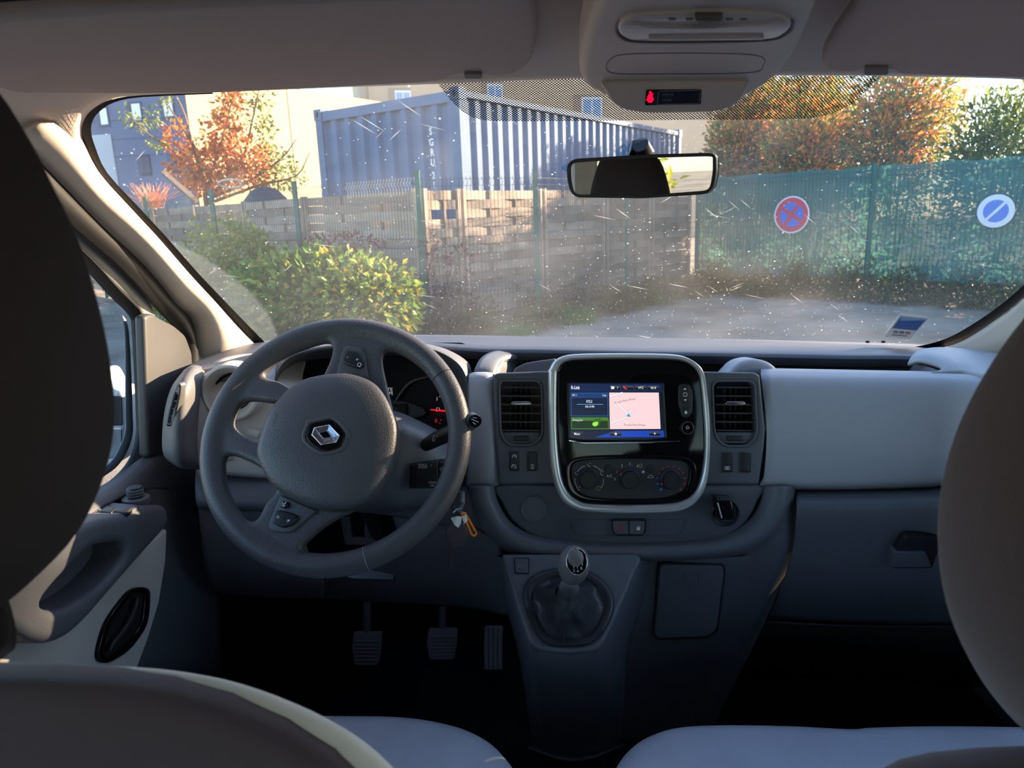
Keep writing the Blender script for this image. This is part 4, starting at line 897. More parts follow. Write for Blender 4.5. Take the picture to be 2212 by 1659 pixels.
PB = wall_plane(1490, 1300, 1.078, -6)
slab('hatch_gap', PB, rpoly([(1422, 1217), (1566, 1219), (1568, 1240), (1552, 1366), (1530, 1380), (1420, 1384), (1409, 1372)], [12, 12, 8, 12, 14, 10, 10]), -0.01, 0.004, M_hole, gc, 0.001)
ht = slab('storage_hatch', PB, rpoly([(1426, 1221), (1562, 1223), (1564, 1240), (1548, 1362), (1528, 1376), (1422, 1380), (1413, 1370)], [12, 12, 8, 12, 14, 10, 10]), -0.01, 0.0065, M_dark, gc, 0.003, res=3)
slab('finger_grip', PB, [rr(1477, 1234, 1511, 1260, 4), rr(1481, 1238, 1508, 1257, 4)], 0.003, 0.0075, M_dark, ht, 0.001)
slab('grip_floor', PB, rr(1481, 1246, 1508, 1257, 4), 0.003, 0.0072, M_dsm, ht, 0.0005)
ec = slab('eco_button', PG, rpoly([(1112, 1206), (1141, 1207), (1141, 1237), (1114, 1237)], 3), -0.002, 0.004, M_dsm, gc, 0.001)
slab('eco_button_frame', PG, [rpoly([(1110, 1204), (1143, 1205), (1143, 1239), (1112, 1239)], 3), rpoly([(1113, 1207), (1140, 1208), (1140, 1236), (1115, 1236)], 2)], -0.002, 0.0022, M_hole, gc, 0.0004)
text('lettering', PG, 'ECO', 1126.5, 1223, 6, M_greypr, ec, h=0.0045, squeeze=1.1)

# ---------------------------------------------------------------- gear lever
gl_ = thing('gear_lever', PG.pt(*PG.hit(1225, 1330)), 'gear lever with leather boot and grey egg-shaped knob with shift pattern', 'gear lever')
def ringpts(sc, h, n=60, dx=0, dy=0, fold=0.0, ph=0.0):
    o = PG.hits([(1228 + (x - 1228) * sc + dx, 1312 + (y - 1312) * sc + dy) for x, y in ring], h)
    cx = sum(p[0] for p in o) / n; cy = sum(p[1] for p in o) / n
    res = []
    for i, p in enumerate(o):
        t = 2 * math.pi * i / n; f = 1 + fold * (math.sin(4 * t + ph) + 0.6 * math.sin(7 * t + 1.3 * ph))
        res.append(PG.pt(cx + (p[0] - cx) * f, cy + (p[1] - cy) * f, h))
    return res
V = []
prof = [(1.0, -0.004, 0, 0, 0), (1.0, 0.004, 0, 0, 0), (0.95, 0.009, 0, 0, 0), (0.86, 0.008, 0, 0, 0), (0.78, 0.004, 0, 0, 0.015), (0.66, 0.010, 0, 0, 0.06), (0.55, 0.020, 0, -6, 0.09), (0.45, 0.034, -2, -8, 0.10), (0.36, 0.045, -3, -14, 0.07), (0.29, 0.05, -3, -20, 0.03), (0.26, 0.056, -3, -26, 0.0), (0.24, 0.052, -3, -27, 0.0)]
for s_, h, dx, dy, fo in prof: V += ringpts(s_, h, 60, dx, dy, fo, 0.8)
M_boot = mat('boot_leather', S(52, 52, 56), 0.38, bump=('voronoi', 380, 0.2, 0.0006))
mk('leather_boot', V, grid(V, 60, len(prof), True), M_boot, gl_, 70)
c0 = PG.pt(*PG.hit(1226, 1290, 0.05), 0.05); ax = (PD(1238, 1222, 0.91) - c0).normalized()
PK = Plane(c0, (1, 0, 0), ax)
V, Fc = revolve(PK, 0, 0, [(0.017, -0.012), (0.018, -0.004), (0.0165, 0.0), (0.0165, 0.004), (0.0155, 0.006), (0.015, 0.012), (0.0158, 0.016), (0.0145, 0.022)], 32); mk('collar', V, Fc, mat('collar_dark', S(70, 68, 68), 0.35), gl_)
kc = PD(1239, 1222, 0.915)
V, Fc = [], []
n = 32; prof = []
for j in range(17):
    t = -math.pi / 2 + math.pi * j / 16; prof.append((0.0225 * math.cos(t) * (1 + 0.06 * math.sin(t)), 0.0325 * math.sin(t)))
PKc = Plane(kc, (1, 0, 0), (0.06, -0.36, 1.0))
V, Fc = revolve(PKc, 0, 0, prof, n); kb = mk('gear_knob', V, Fc, mat('knob_grey', S(112, 106, 102), 0.42), gl_, 180)
nf = (CAM - kc).normalized() * 0.9 + Vector((0.10, 0, 0.12)); PKf = Plane(kc, (1, 0, 0), nf)
a, b = PKf.hit(1246, 1213, 0.026)
el = [(a + 0.0150 * math.cos(2 * math.pi * i / 40), b + 0.0185 * math.sin(2 * math.pi * i / 40)) for i in range(40)]
el2 = [(a + 0.0138 * math.cos(2 * math.pi * i / 40), b + 0.0173 * math.sin(2 * math.pi * i / 40)) for i in range(40)]
slab('cap_ring', PKf, [el, el2], 0.012, 0.0265, M_chrome, kb, 0.0006, px=False)
cp = slab('knob_cap', PKf, el2, 0.012, 0.0262, M_gloss, gl_, 0.001, px=False)
strokes('shift_pattern', PKf, [[(1231, 1211), (1259, 1211)], [(1231, 1204), (1231, 1211)], [(1239.5, 1194), (1239.5, 1228)], [(1247.5, 1194), (1247.5, 1228)], [(1258, 1203), (1258, 1211)], [(1258, 1211), (1258, 1222)]], 1.0, 0.0266, M_white, cp)
for s_, x, y in (('6', 1231, 1199), ('1', 1239, 1189.5), ('3', 1247.5, 1189), ('5', 1257, 1197), ('2', 1240, 1233), ('4', 1248, 1234), ('R', 1256, 1228)): text('lettering', PKf, s_, x, y, 6, M_white, cp, h=0.0266)
V, Fc = tube([PG.pt(*PG.hit(x, y, h), h) for x, y, h in ((1217, 1394, 0.009), (1218, 1375, 0.009), (1219, 1350, 0.007), (1222, 1320, 0.016), (1226, 1300, 0.044))], 0.0009, 6); mk('boot_seam', V, Fc, M_boot, gl_)

# ---------------------------------------------------------------- steering wheel
tl = rad(36); WC = Vector((-0.443, 0.949, 1.190))
PW = Plane(WC, (1, 0, 0), (0, -math.cos(tl), math.sin(tl)))
sw_ = thing('steering_wheel', WC, 'dark grey steering wheel turned to the left with diamond emblem and control buttons', 'steering wheel')
sw_['label'] = 'dark grey four-spoke steering wheel with a diamond emblem, turned off centre'
RR_, RT = 0.1745, 0.0165
outer = [(RR_ * math.cos(2 * math.pi * i / 96), RR_ * math.sin(2 * math.pi * i / 96)) for i in range(96)]
hA = smooth2([(569, 808), (590, 785), (628, 761), (673, 744), (704, 737), (716, 742), (717, 757), (711, 780), (696, 812), (680, 850), (640, 845), (605, 824), (578, 816)], 60)
hB = smooth2([(522, 868), (545, 863), (580, 867), (612, 872), (620, 900), (600, 948), (560, 953), (530, 942), (507, 924), (503, 905), (510, 882)], 50)
hC = smooth2([(484, 990), (497, 981), (525, 990), (558, 1007), (590, 1035), (596, 1060), (578, 1080), (567, 1097), (556, 1118), (541, 1126), (522, 1112), (503, 1082), (487, 1040)], 50)
hD = smooth2([(649, 1186), (662, 1170), (689, 1145), (727, 1120), (770, 1096), (800, 1040), (845, 960), (850, 900), (837, 838), (826, 785), (827, 762), (841, 754), (867, 763), (905, 789), (932, 820), (956, 869), (967, 926), (966, 975), (952, 1025), (930, 1070), (894, 1114), (848, 1155), (795, 1186), (742, 1198), (689, 1199), (660, 1195)], 120)
V0, F0 = slab_mesh([outer] + [PW.hits(h, 0.006) for h in (hA, hB, hC, hD)], -0.010, 0.008, 0.006, 3)
V1, F1 = [], []
for i in range(120):
    t = 2 * math.pi * i / 120
    for k in range(20):
        s_ = 2 * math.pi * k / 20; r_ = RR_ + RT * math.cos(s_); V1.append((r_ * math.cos(t), r_ * math.sin(t), RT * 0.95 * math.sin(s_)))
F1 = grid(V1, 20, 120, True) + [(119 * 20 + k, 119 * 20 + (k + 1) % 20, (k + 1) % 20, k) for k in range(20)]
V, Fc = join((V0, F0), (V1, F1))
rim = mk('rim', [PW.pt(*v) for v in V], Fc, M_wheel, sw_, 180)
rm = rim.modifiers.new('r', 'REMESH'); rm.mode = 'VOXEL'; rm.voxel_size = 0.0026
sm = rim.modifiers.new('s', 'SMOOTH'); sm.factor = 0.5; sm.iterations = 14
bake_mods(rim); rim.data.materials.clear(); rim.data.materials.append(M_wheel); rim.data.shade_smooth()
cov = [(632, 833), (666, 816), (723, 806), (761, 808), (803, 823), (829, 850), (848, 888), (858, 926), (854, 975), (837, 1025), (810, 1066), (780, 1089), (742, 1099), (689, 1097), (643, 1082), (601, 1059), (578, 1036), (560, 1002), (554, 975), (563, 937), (582, 888), (609, 854)]
co = PW.hits(smooth2(cov, 88), 0.030); cx = sum(p[0] for p in co) / 88; cy = sum(p[1] for p in co) / 88
V = []; prof = [(0.80, -0.012), (0.96, 0.0), (1.0, 0.012), (1.0, 0.026), (0.985, 0.032), (0.95, 0.036), (0.88, 0.039), (0.74, 0.0425), (0.6, 0.0445), (0.45, 0.0455), (0.3, 0.046)]
for s_, h in prof:
    for p in co: V.append(PW.pt(cx + (p[0] - cx) * s_, cy + (p[1] - cy) * s_, h))
Fc = grid(V, 88, len(prof), True); Fc.append(tuple(range((len(prof) - 1) * 88, len(prof) * 88)))
air = mk('airbag_cover', V, Fc, M_wheel, sw_, 60)
# emblem in its dished seat
em1 = [(660, 944), (668, 918), (674, 913), (710, 905), (718, 906), (734, 920), (746, 938), (740, 955), (734, 966), (706, 974), (690, 972), (672, 960)]
slab('emblem_seat', PW, [smooth2([(703 + (x - 703) * 1.22, 938 + (y - 938) * 1.25) for x, y in em1], 60), smooth2(em1, 60)], 0.043, 0.0475, M_wheel, air, 0.002, res=2)
slab('emblem_plate', PW, rpoly(em1, 6), 0.040, 0.0478, M_gloss, sw_, 0.0015)
dO = [(673.5, 939), (679, 924), (711, 918), (732.5, 941), (726.5, 955), (694, 961)]
dI = [(688.5, 935), (706, 931), (717, 944), (699, 947.5)]
M_emb = mat('emblem_metal', S(190, 192, 198), 0.22, metal=1.0, bump=('noise', 500, 0.3, 0.0004))
# facetted lozenge: outer rim, ridge towards the opening
H0 = 0.0484
o6 = [PW.pt(*PW.hit(x, y, H0), H0) for x, y in dO]; Hr = 0.0525
i4 = [PW.pt(*PW.hit(x, y, Hr), Hr - 0.002) for x, y in dI]
top = [PW.pt(*PW.hit(x, y, Hr), Hr) for x, y in dO]
V = o6 + top + i4; b_ = 6; c_ = 12
Fc = [(k, (k + 1) % 6, 6 + (k + 1) % 6, 6 + k) for k in range(6)] + [(6, 7, 12), (7, 8, 13, 12), (8, 9, 13), (9, 14, 13), (9, 10, 14), (10, 11, 15, 14), (11, 6, 15), (6, 12, 15)]
eb = mk('diamond_emblem', V, Fc, M_emb, sw_, 0)
for nm, L, cl in (('emblem_edge', dO, True), ('emblem_edge', dI, True), ('emblem_edge', [(679, 924), (688.5, 935)], False), ('emblem_edge', [(717, 944), (726.5, 955)], False)):
    V, Fc = tube([PW.pt(*PW.hit(x, y, Hr), Hr) for x, y in L], 0.0007, 6, cl); mk(nm, V, Fc, M_chrome, eb, 60)
# embossed lettering and moulding marks
M_emboss = mat('embossed', S(66, 66, 70), 0.5)
def pix_rot(pl, x0, y0, x1, y1, h):
    a, b = pl.hit(x0, y0, h), pl.hit(x1, y1, h); return math.atan2(b[1] - a[1], b[0] - a[0])
rt = pix_rot(PW, 600, 922, 606, 897, 0.045)
text('lettering', PW, 'SRS', 606, 912, 7, M_emboss, air, rot=rt, h=0.0418, squeeze=1.5); text('lettering', PW, 'AIRBAG', 595, 908, 5, M_emboss, air, rot=rt, h=0.0412, squeeze=1.2)
for L in ([(749, 848), (752, 842), (754, 838)], [(662, 1050), (664, 1043), (667, 1037)]):
    V, Fc = tube([PW.pt(*PW.hit(x, y, 0.0405), 0.0405) for x, y in L], 0.0008, 6); mk('moulding_mark', V, Fc, M_emboss, air)
# upper control pad
up = slab('button_pad', PW, rpoly([(741, 750), (750, 744), (780, 750), (787, 760), (797, 820), (724, 812)], [6, 6, 8, 8, 2, 2]), 0.0, 0.0135, M_wheel, sw_, 0.003, res=2)
ub = slab('cruise_button', PW, rpoly([(746, 758), (752, 755), (772, 758), (781, 768), (787, 780), (786, 790), (775, 795), (750, 788), (739, 780)], 5), 0.010, 0.0175, M_black, sw_, 0.0025, res=3)
strokes('button_split', PW, [[(766, 763), (759, 784)]], 2.2, 0.0178, M_hole, ub)
text('lettering', PW, '+', 771.5, 777, 7, M_white, ub, h=0.018, bold=0.02); text('lettering', PW, '-', 750.5, 771, 7, M_white, ub, h=0.018, bold=0.02)
text('lettering', PW, 'Q', 776, 788, 8, M_white, ub, h=0.018, rot=-0.15)
# lower control pad
lp_ = slab('button_pad', PW, rpoly([(606, 1069), (685, 1103), (660, 1122), (632, 1147), (618, 1151), (590, 1148), (579, 1140), (582, 1125)], [4, 4, 10, 8, 8, 8, 8, 8]), 0.0, 0.0125, M_dsm, sw_, 0.002, res=2)
b1 = slab('mode_button', PW, rpoly([(607, 1086), (612, 1081), (620, 1082), (623, 1088), (620, 1096), (612, 1097), (604, 1094)], 3), 0.009, 0.018, M_black, sw_, 0.0025)
strokes('mode_symbol', PW, [[(610, 1086), (613, 1090), (619, 1084)], [(609, 1091), (612, 1094), (616, 1092)]], 1.6, 0.0184, M_white, b1)
b2 = slab('limiter_button', PW, rpoly([(594, 1104), (602, 1101), (622, 1105), (640, 1112), (645, 1119), (634, 1132), (612, 1140), (594, 1133), (588, 1128)], 5), 0.009, 0.017, M_black, sw_, 0.0025, res=3)
strokes('button_split', PW, [[(618, 1110), (607, 1132)]], 2.0, 0.0174, M_hole, b2)
text('lettering', PW, 'O', 600, 1117, 5.5, M_white, b2, h=0.0176, rot=-0.35, bold=0.02); text('lettering', PW, 'R', 622.5, 1125, 6, M_white, b2, h=0.0176, rot=-1.4, bold=0.02)
# parting lines on the rim
def wheel_seam(x0, y0, x1, y1, c):
    a = Vector(PW.hit((x0 + x1) / 2, (y0 + y1) / 2, 0.012)); an = math.atan2(a.y, a.x)
    pts = []
    for k in range(13):
        s_ = -0.4 + k * 0.29 ; r_ = RR_ + (RT - 0.0004) * math.cos(s_); pts.append(PW.pt(r_ * math.cos(an), r_ * math.sin(an), (RT * 0.95 - 0.0004) * math.sin(s_)))
    V, Fc = tube(pts, 0.0007, 5); mk('rim_seam', V, Fc, c, rim)
wheel_seam(932, 820, 962, 800, M_hole); wheel_seam(784, 1188, 790, 1216, M_greypr)

# ---------------------------------------------------------------- steering column, stalk, audio remote
sc_ = thing('steering_column', (-0.44, 1.1, 1.05), 'grey steering column shroud with wiper stalk and audio remote behind the wheel', 'steering column')
M_shr = mat('shroud_grey', S(98, 99, 104), 0.45, bump=('noise', 700, 0.1, 0.0004))
V, Fc = loft([DL([(780, 880, 1.12), (850, 892, 1.09), (900, 912, 1.08), (960, 945, 1.085), (990, 980, 1.10), (996, 1000, 1.16)]),
              DL([(780, 920, 1.04), (850, 925, 1.02), (890, 935, 1.025), (950, 965, 1.045), (984, 995, 1.07), (992, 1010, 1.14)]),
              DL([(780, 1000, 1.01), (850, 1000, 1.005), (880, 1002, 1.01), (945, 1010, 1.03), (982, 1020, 1.06), (990, 1030, 1.14)]),
              DL([(780, 1070, 1.01), (850, 1070, 1.01), (880, 1070, 1.02), (940, 1072, 1.04), (975, 1075, 1.07), (985, 1080, 1.14)]),
              DL([(780, 1098, 1.05), (850, 1098, 1.05), (880, 1097, 1.055), (930, 1094, 1.07), (962, 1090, 1.09), (975, 1090, 1.15)]),
              DL([(780, 1102, 1.14), (850, 1102, 1.14), (880, 1101, 1.14), (930, 1098, 1.14), (960, 1094, 1.15), (970, 1092, 1.17)])], 30, 30)
solid(mk('column_shroud', V, Fc, M_shr, sc_, 60), 0.004)
V, Fc = tube([WC, WC - PW.n * 0.07, WC - PW.n * 0.16], [0.05, 0.055, 0.06], 28); mk('column_hub', V, Fc, M_black, sc_, 50)
V, Fc = tube([Vector((-0.44, 1.12, 1.03)), Vector((-0.44, 1.30, 0.80)), Vector((-0.44, 1.5, 0.62))], 0.022, 16); mk('column_shaft', V, Fc, M_black, sc_)
p0, p1, p2, p3 = PD(908, 968, 1.035), PD(940, 950, 1.01), PD(985, 930, 0.985), PD(1022, 908, 0.965)
stk = tube([p0, p0.lerp(p1, 0.6), p1, p2], [0.0085, 0.0105, 0.0115, 0.0115], 20); st_ = mk('wiper_stalk', stk[0], stk[1], M_black, sc_, 50)
PT = Plane(p3, (1, 0.3, 0), (p3 - p2).normalized() * 0.4 + (CAM - p3).normalized() * 1.0)
dr = (p3 - p2).normalized(); V, Fc = tube([p2 + dr * 0.004, p3 - dr * 0.008, p3 + dr * 0.002, p3 + dr * 0.008], [0.0115, 0.0125, 0.0115, 0.006], 24); mk('stalk_end', V, Fc, M_dsm, st_, 60)
V, Fc = revolve(Plane(PD(1026, 909, 0.955), (1, 0, 0), (0.25, -1, 0.25)), 0, 0, [(0.0092, -0.006), (0.0092, 0.002), (0.0085, 0.003), (0, 0.003)], 24); mk('stalk_button', V, Fc, M_gloss, st_)
PSb = Plane(PD(1026, 909, 0.955), (1, 0, 0), (0.25, -1, 0.25))
strokes('stalk_symbol', PSb, [[(1018, 905), (1034, 912)], [(1021, 902), (1030, 903)], [(1021, 912), (1028, 917)]], 1.3, 0.0034, M_white, st_)
PSt = Plane(PD(945, 945, 0.995), (p2 - p1), (CAM - p1).normalized())
strokes('wiper_symbols', PSt, [arc(937, 950, 3, 0, 330, 10), [(934, 944), (939, 941)], arc(947, 942, 3, 0, 330, 10), [(946, 936), (950, 934)], [(957, 948), (960, 951)]], 1.1, 0.0035, M_white, st_)
slab('stalk_slot', wall_plane(915, 985, 1.028, 15, -10), rr(906, 962, 930, 985, 9), -0.01, 0.003, M_dsm, sc_, 0.002)
PR = wall_plane(920, 1028, 0.995, 10, -4)
rc = slab('audio_remote', PR, rpoly([(886, 1003), (946, 999), (946, 1055), (883, 1056)], 3), -0.05, 0.0, M_black, sc_, 0.002, res=2)
slab('remote_end', PR, rpoly([(947.5, 999), (985, 1002), (975, 1050), (946, 1055)], 3), -0.05, -0.002, M_black, rc, 0.002, res=2)
text('lettering', PR, 'SOURCE', 913, 1004.5, 4.6, M_white, rc, h=0.0004, squeeze=0.75); text('lettering', PR, 'AUDIO', 913, 1009.5, 4.6, M_white, rc, h=0.0004, squeeze=0.95)
text('lettering', PR, 'MODE', 934, 1042.5, 4.6, M_white, rc, h=0.0004, squeeze=0.85); text('lettering', PR, 'OK', 934, 1049, 4.6, M_white, rc, h=0.0004, squeeze=0.9)
strokes('phone_symbol', PR, [[(930, 1008.5), (931, 1005), (934, 1002.5)]], 1.5, 0.0005, mat('green_print', S(40, 190, 150), 0.5), rc)
strokes('hang_up_symbol', PR, [[(937, 1008.5), (943, 1002.5)], [(937.5, 1003), (942, 1008)]], 1.4, 0.0005, M_red, rc)
strokes('speaker_symbol', PR, [[(950.5, 1012), (953, 1012), (956, 1008.5), (956, 1019), (953, 1016), (950.5, 1016), (950.5, 1012)]], 1.0, -0.0014, M_white, rc)
strokes('remote_split', PR, [[(947, 1025.5), (975, 1025)]], 0.9, -0.0016, M_greypr, rc)

# ---------------------------------------------------------------- instruments
PKl = wall_plane(880, 860, 1.285, 22)
ic = thing('instrument_cluster', PD(880, 930, 1.28), 'dark instrument cluster with red fuel needle behind the steering wheel', 'instrument cluster')
cl_ = slab('cluster_face', PKl, rpoly([(596, 740), (1012, 740), (1012, 975), (596, 975)], 20), -0.02, 0.0, M_hole, ic, 0.0)
slab('gauge_bezel', PKl, [smooth2([(835, 880), (850, 868), (862, 848), (880, 826), (905, 815), (940, 812), (1000, 840), (1005, 900), (985, 945), (940, 935), (880, 928), (845, 925)], 60), smooth2([(836, 886), (852, 874), (866, 852), (884, 831), (907, 820), (940, 817), (992, 842), (997, 900), (980, 936), (940, 928), (880, 922), (845, 920)], 60)], 0.0, 0.01, mat('gauge_bezel', S(120, 112, 108), 0.3, metal=0.6), ic, 0.001)
slab('button_bezel', PKl, smooth2([(836, 866), (880, 868), (915, 882), (918, 896), (890, 904), (850, 906)], 40), 0.0, 0.010, M_dsm, ic, 0.003)
slab('trip_button', PKl, rpoly([(846, 874), (878, 871), (880, 896), (848, 898)], 3), 0.008, 0.016, M_black, ic, 0.002)
V, Fc = tube([PKl.pt(*PKl.hit(x, y, 0.006), 0.006) for x, y in ((930, 885), (945, 886.5), (965, 888))], [0.0012, 0.0014, 0.0018], 8)
mk('needle', V, Fc, mat('needle_red', S(220, 20, 40), 0.4, emit=S(255, 20, 40), es=0.4), ic)
eg = mat('gauge_glow', S(200, 200, 205), 0.5, emit=S(210, 210, 215), es=0.25); er = mat('gauge_red', S(200, 30, 30), 0.5, emit=S(230, 40, 50), es=0.25)
text('lettering', PKl, '1', 944, 862, 8, eg, cl_, h=0.003); text('lettering', PKl, '0', 942, 909, 8, er, cl_, h=0.003)
text('lettering', PKl, 'TE', 842, 842, 8, eg, cl_, h=0.003); text('lettering', PKl, 'M', 844, 850.5, 8, eg, cl_, h=0.003)
strokes('fuel_symbol', PKl, [[(943, 888), (943, 881), (949, 881), (949, 888), (942, 888)], [(949, 884), (951, 886)]], 1.0, 0.003, eg, cl_)
strokes('gauge_ticks', PKl, [[(949, 857), (951, 855)], [(953, 861), (955, 859)]], 1.2, 0.003, eg, cl_); strokes('red_ticks', PKl, [[(949, 913), (951, 915)], [(951, 907), (954, 908)]], 1.2, 0.003, er, cl_)
# clear cover
# ---------------------------------------------------------------- keys
key = thing('car_key', PD(992, 1140, 0.985), 'black car key with bare blade hanging below the wheel', 'key')
M_kb = mat('key_black', S(62, 56, 56), 0.5)
PKy = wall_plane(990, 1155, 0.985, 5, 20)
slab('key_fob', PKy, smooth2([(974, 1135), (985, 1125), (1000, 1128), (1010, 1140), (1013, 1158), (1005, 1180), (992, 1188), (976, 1186), (967, 1170), (967, 1150)], 50), -0.006, 0.006, M_kb, key, 0.004, res=3)
slab('key_blade', PKy, rpoly([(974, 1184), (984, 1186), (978, 1222), (974, 1226), (968, 1222)], 1.5), -0.0012, 0.0012, mat('key_steel', S(90, 86, 78), 0.3, metal=1.0), key, 0.0003)
V, Fc = tube([PKy.pt(*PKy.hit(x, y, 0), h) for x, y, h in ((975, 1122, 0), (978, 1105, 0.004), (985, 1097, 0.006), (995, 1097, 0.004), (1001, 1107, 0), (1000, 1118, -0.004), (988, 1122, -0.004))], 0.0009, 8, True); mk('key_ring', V, Fc, M_chrome, key)
ik = thing('ignition_key', PD(990, 1080, 1.03), 'grey plastic loop of the key standing in the ignition', 'key')
V, Fc = tube([PD(x, y, d) for x, y, d in ((978, 1082, 1.05), (990, 1064, 1.03), (998, 1066, 1.02), (999, 1085, 1.015), (993, 1103, 1.01), (984, 1108, 1.02), (978, 1098, 1.04))], 0.0045, 10, True); mk('key_bow', V, Fc, M_shr, ik)
cb = thing('snap_hook', PD(1018, 1130, 0.98), 'orange plastic snap hook on the key ring', 'clip')
V, Fc = tube([PKy.pt(*PKy.hit(x, y, -0.004), h) for x, y, h in ((995, 1106, 0.002), (1003, 1107, 0.0), (1012, 1122, -0.004), (1026, 1146, -0.006), (1030, 1154, -0.006), (1024, 1158, -0.004), (1016, 1152, 0.0), (1006, 1128, 0.003), (997, 1112, 0.004))], 0.0020, 10, True); mk('hook_body', V, Fc, mat('orange_plastic', S(250, 140, 20), 0.4), cb)
pt_ = thing('paper_tag', PD(988, 1125, 0.975), 'crumpled white paper tag hanging on the key ring', 'tag')
q = [PKy.pt(*PKy.hit(x, y, 0.006), 0.006 + h) for x, y, h in ((974, 1119, 0.0), (986, 1113, 0.004), (998, 1116, 0.0), (989, 1139, 0.002), (980, 1132, 0.004), (996, 1131, -0.001), (1006, 1110, 0.001), (1010, 1124, 0.0), (1001, 1130, 0.003))]
solid(mk('tag_sheet', q, [(0, 1, 4), (1, 2, 5, 4), (4, 5, 3), (2, 6, 8), (6, 7, 8)], mat('white_paper', S(226, 218, 212), 0.7), pt_, 0), 0.0006)

# ---------------------------------------------------------------- pedals
def pedal(name, label, x0, y0, x1, y1, D, tilt, arm=True, horiz=True, taper=4):
    P = wall_plane((x0 + x1) / 2, (y0 + y1) / 2, D, tilt)
    t = thing(name, P.o, label, 'pedal', 'foot pedals')
    slab('pedal_pad', P, rpoly([(x0 + taper, y0), (x1 + 1, y0 - 1), (x1 - 1, (y0 + y1) / 2), (x1 - 8 if horiz else x1, y1), (x0 + 6 if horiz else x0, y1), (x0 - 1, (y0 + y1) / 2)], 6), -0.012, 0.0, mat('pedal_rubber', S(110, 112, 122), 0.5), t, 0.003)
    if horiz:
        for k in range(6):
            y = y0 + (y1 - y0) * (0.30 + 0.11 * k)
            slab('pedal_rib', P, rr(x0 + 6, y - 2.2, x1 - 6, y + 1.6, 1), -0.002, 0.003, MATS['pedal_rubber'], t, 0.001)
    else:
        for k in range(4):
            x = x0 + (x1 - x0) * (0.14 + 0.24 * k)
            slab('pedal_rib', P, rr(x - 3.4, y0 + 5, x + 3.0, y1 - 2, 1.5), -0.002, 0.004, MATS['pedal_rubber'], t, 0.001)
    if arm:
        top_ = P.pt(*P.hit((x0 + x1) / 2, y0 + 8, -0.01), -0.01)
        V, Fc = tube([top_, top_ + Vector((0, 0.03, 0.10)), top_ + Vector((0, 0.08, 0.25))], 0.009, 10); mk('pedal_arm', V, Fc, M_metal, t)
pedal('clutch_pedal', 'dark ribbed rubber clutch pedal, leftmost in the footwell', 760, 1364, 824, 1438, 1.34, 30)
bpy.data.objects['clutch_pedal']['label'] = 'dark ribbed rubber clutch pedal beside the door'
pedal('brake_pedal', 'dark ribbed rubber brake pedal between the two others', 922, 1356, 988, 1426, 1.37, 30)
pedal('accelerator_pedal', 'narrow accelerator pedal with upright ribs beside the console', 1046, 1352, 1086, 1448, 1.34, 30, arm=False, horiz=False, taper=0)

# ---------------------------------------------------------------- seats
ds_ = thing('driver_seat', (-0.46, 0.6, FLZ), 'driver seat with grey leather cushion, brown back and dark headrest behind the wheel', 'seat')
ZC = 0.775
PCu = Plane((-0.46, 0.7, ZC), (1, 0, 0), (0, 0.03, 1))
def cushion(t, pts, name='cushion'):
    o = PCu.hits(pts, 0.0)
    return o
fr_ = [PCu.hit(x, y) for x, y in ((1130, 1690), (1122, 1640), (1098, 1604), (1062, 1572), (1010, 1547), (940, 1530), (860, 1521), (760, 1519))]
xl = min(p[0] for p in fr_)
fr_ += [(xl - 0.10, fr_[-1][1] - 0.005), (xl - 0.19, fr_[-1][1] - 0.03), (xl - 0.24, fr_[-1][1] - 0.10), (xl - 0.25, -0.2), (xl - 0.25, -0.33), (xl - 0.2, -0.36), (fr_[0][0] - 0.04, -0.36), (fr_[0][0] + 0.004, -0.33), (fr_[0][0] + 0.006, fr_[0][1] * 0.5 - 0.16)]
V, Fc = slab_mesh([[(p.x, p.y) for p in spline([(a, b, 0) for a, b in fr_], 120, True)]], -0.13, 0.0, 0.045, 6)
mk('cushion', [PCu.pt(*v) for v in V], Fc, M_leather, ds_, 50)
V, Fc = box((-0.66, 0.36, FLZ), (-0.28, 0.80, ZC - 0.10)); mk('seat_base', V, Fc, M_black, ds_, 0)
PBk = Plane((-0.46, 0.36, 1.0), (1, 0, 0), (0, -1, 0.10))
def mirrored(pts, cx, h=0.0, pl=PBk):
    o = pl.hits(pts, h); return o + [(2 * cx - a, b) for a, b in reversed(o)]
bo = PBk.hits([(870, 1720), (810, 1640), (740, 1578), (640, 1520), (520, 1470), (400, 1440), (280, 1424), (150, 1416), (0, 1414), (-200, 1416)], 0.0)
cxs = -0.03
bo = bo + [(2 * cxs + 2 * (bo[-1][0] - cxs) - a, b) for a, b in reversed(bo[:-1])]
bot_ = bo[0][1]
xr, xl = bo[0][0] + 0.03, bo[-1][0] - 0.03
poly = [(xr, -0.28), (xr + 0.005, -0.1)] + bo + [(xl - 0.005, -0.1), (xl, -0.28)]
V, Fc = slab_mesh([poly], 0.0, 0.035, 0.012, 3)
mk('seat_back', [PBk.pt(*v) for v in V], Fc, M_cloth, ds_, 50)
crv = [PBk.pt(a, b - 0.006, 0.008) for a, b in bo]
V, Fc = tube(spline(crv, 60), [0.0135 - 0.0105 * min(1, k / 24) if k < 30 else 0.003 + 0.0105 * max(0, (k - 35) / 24) for k in range(60)], 12); mk('back_piping', V, Fc, M_pipe, ds_, 60)
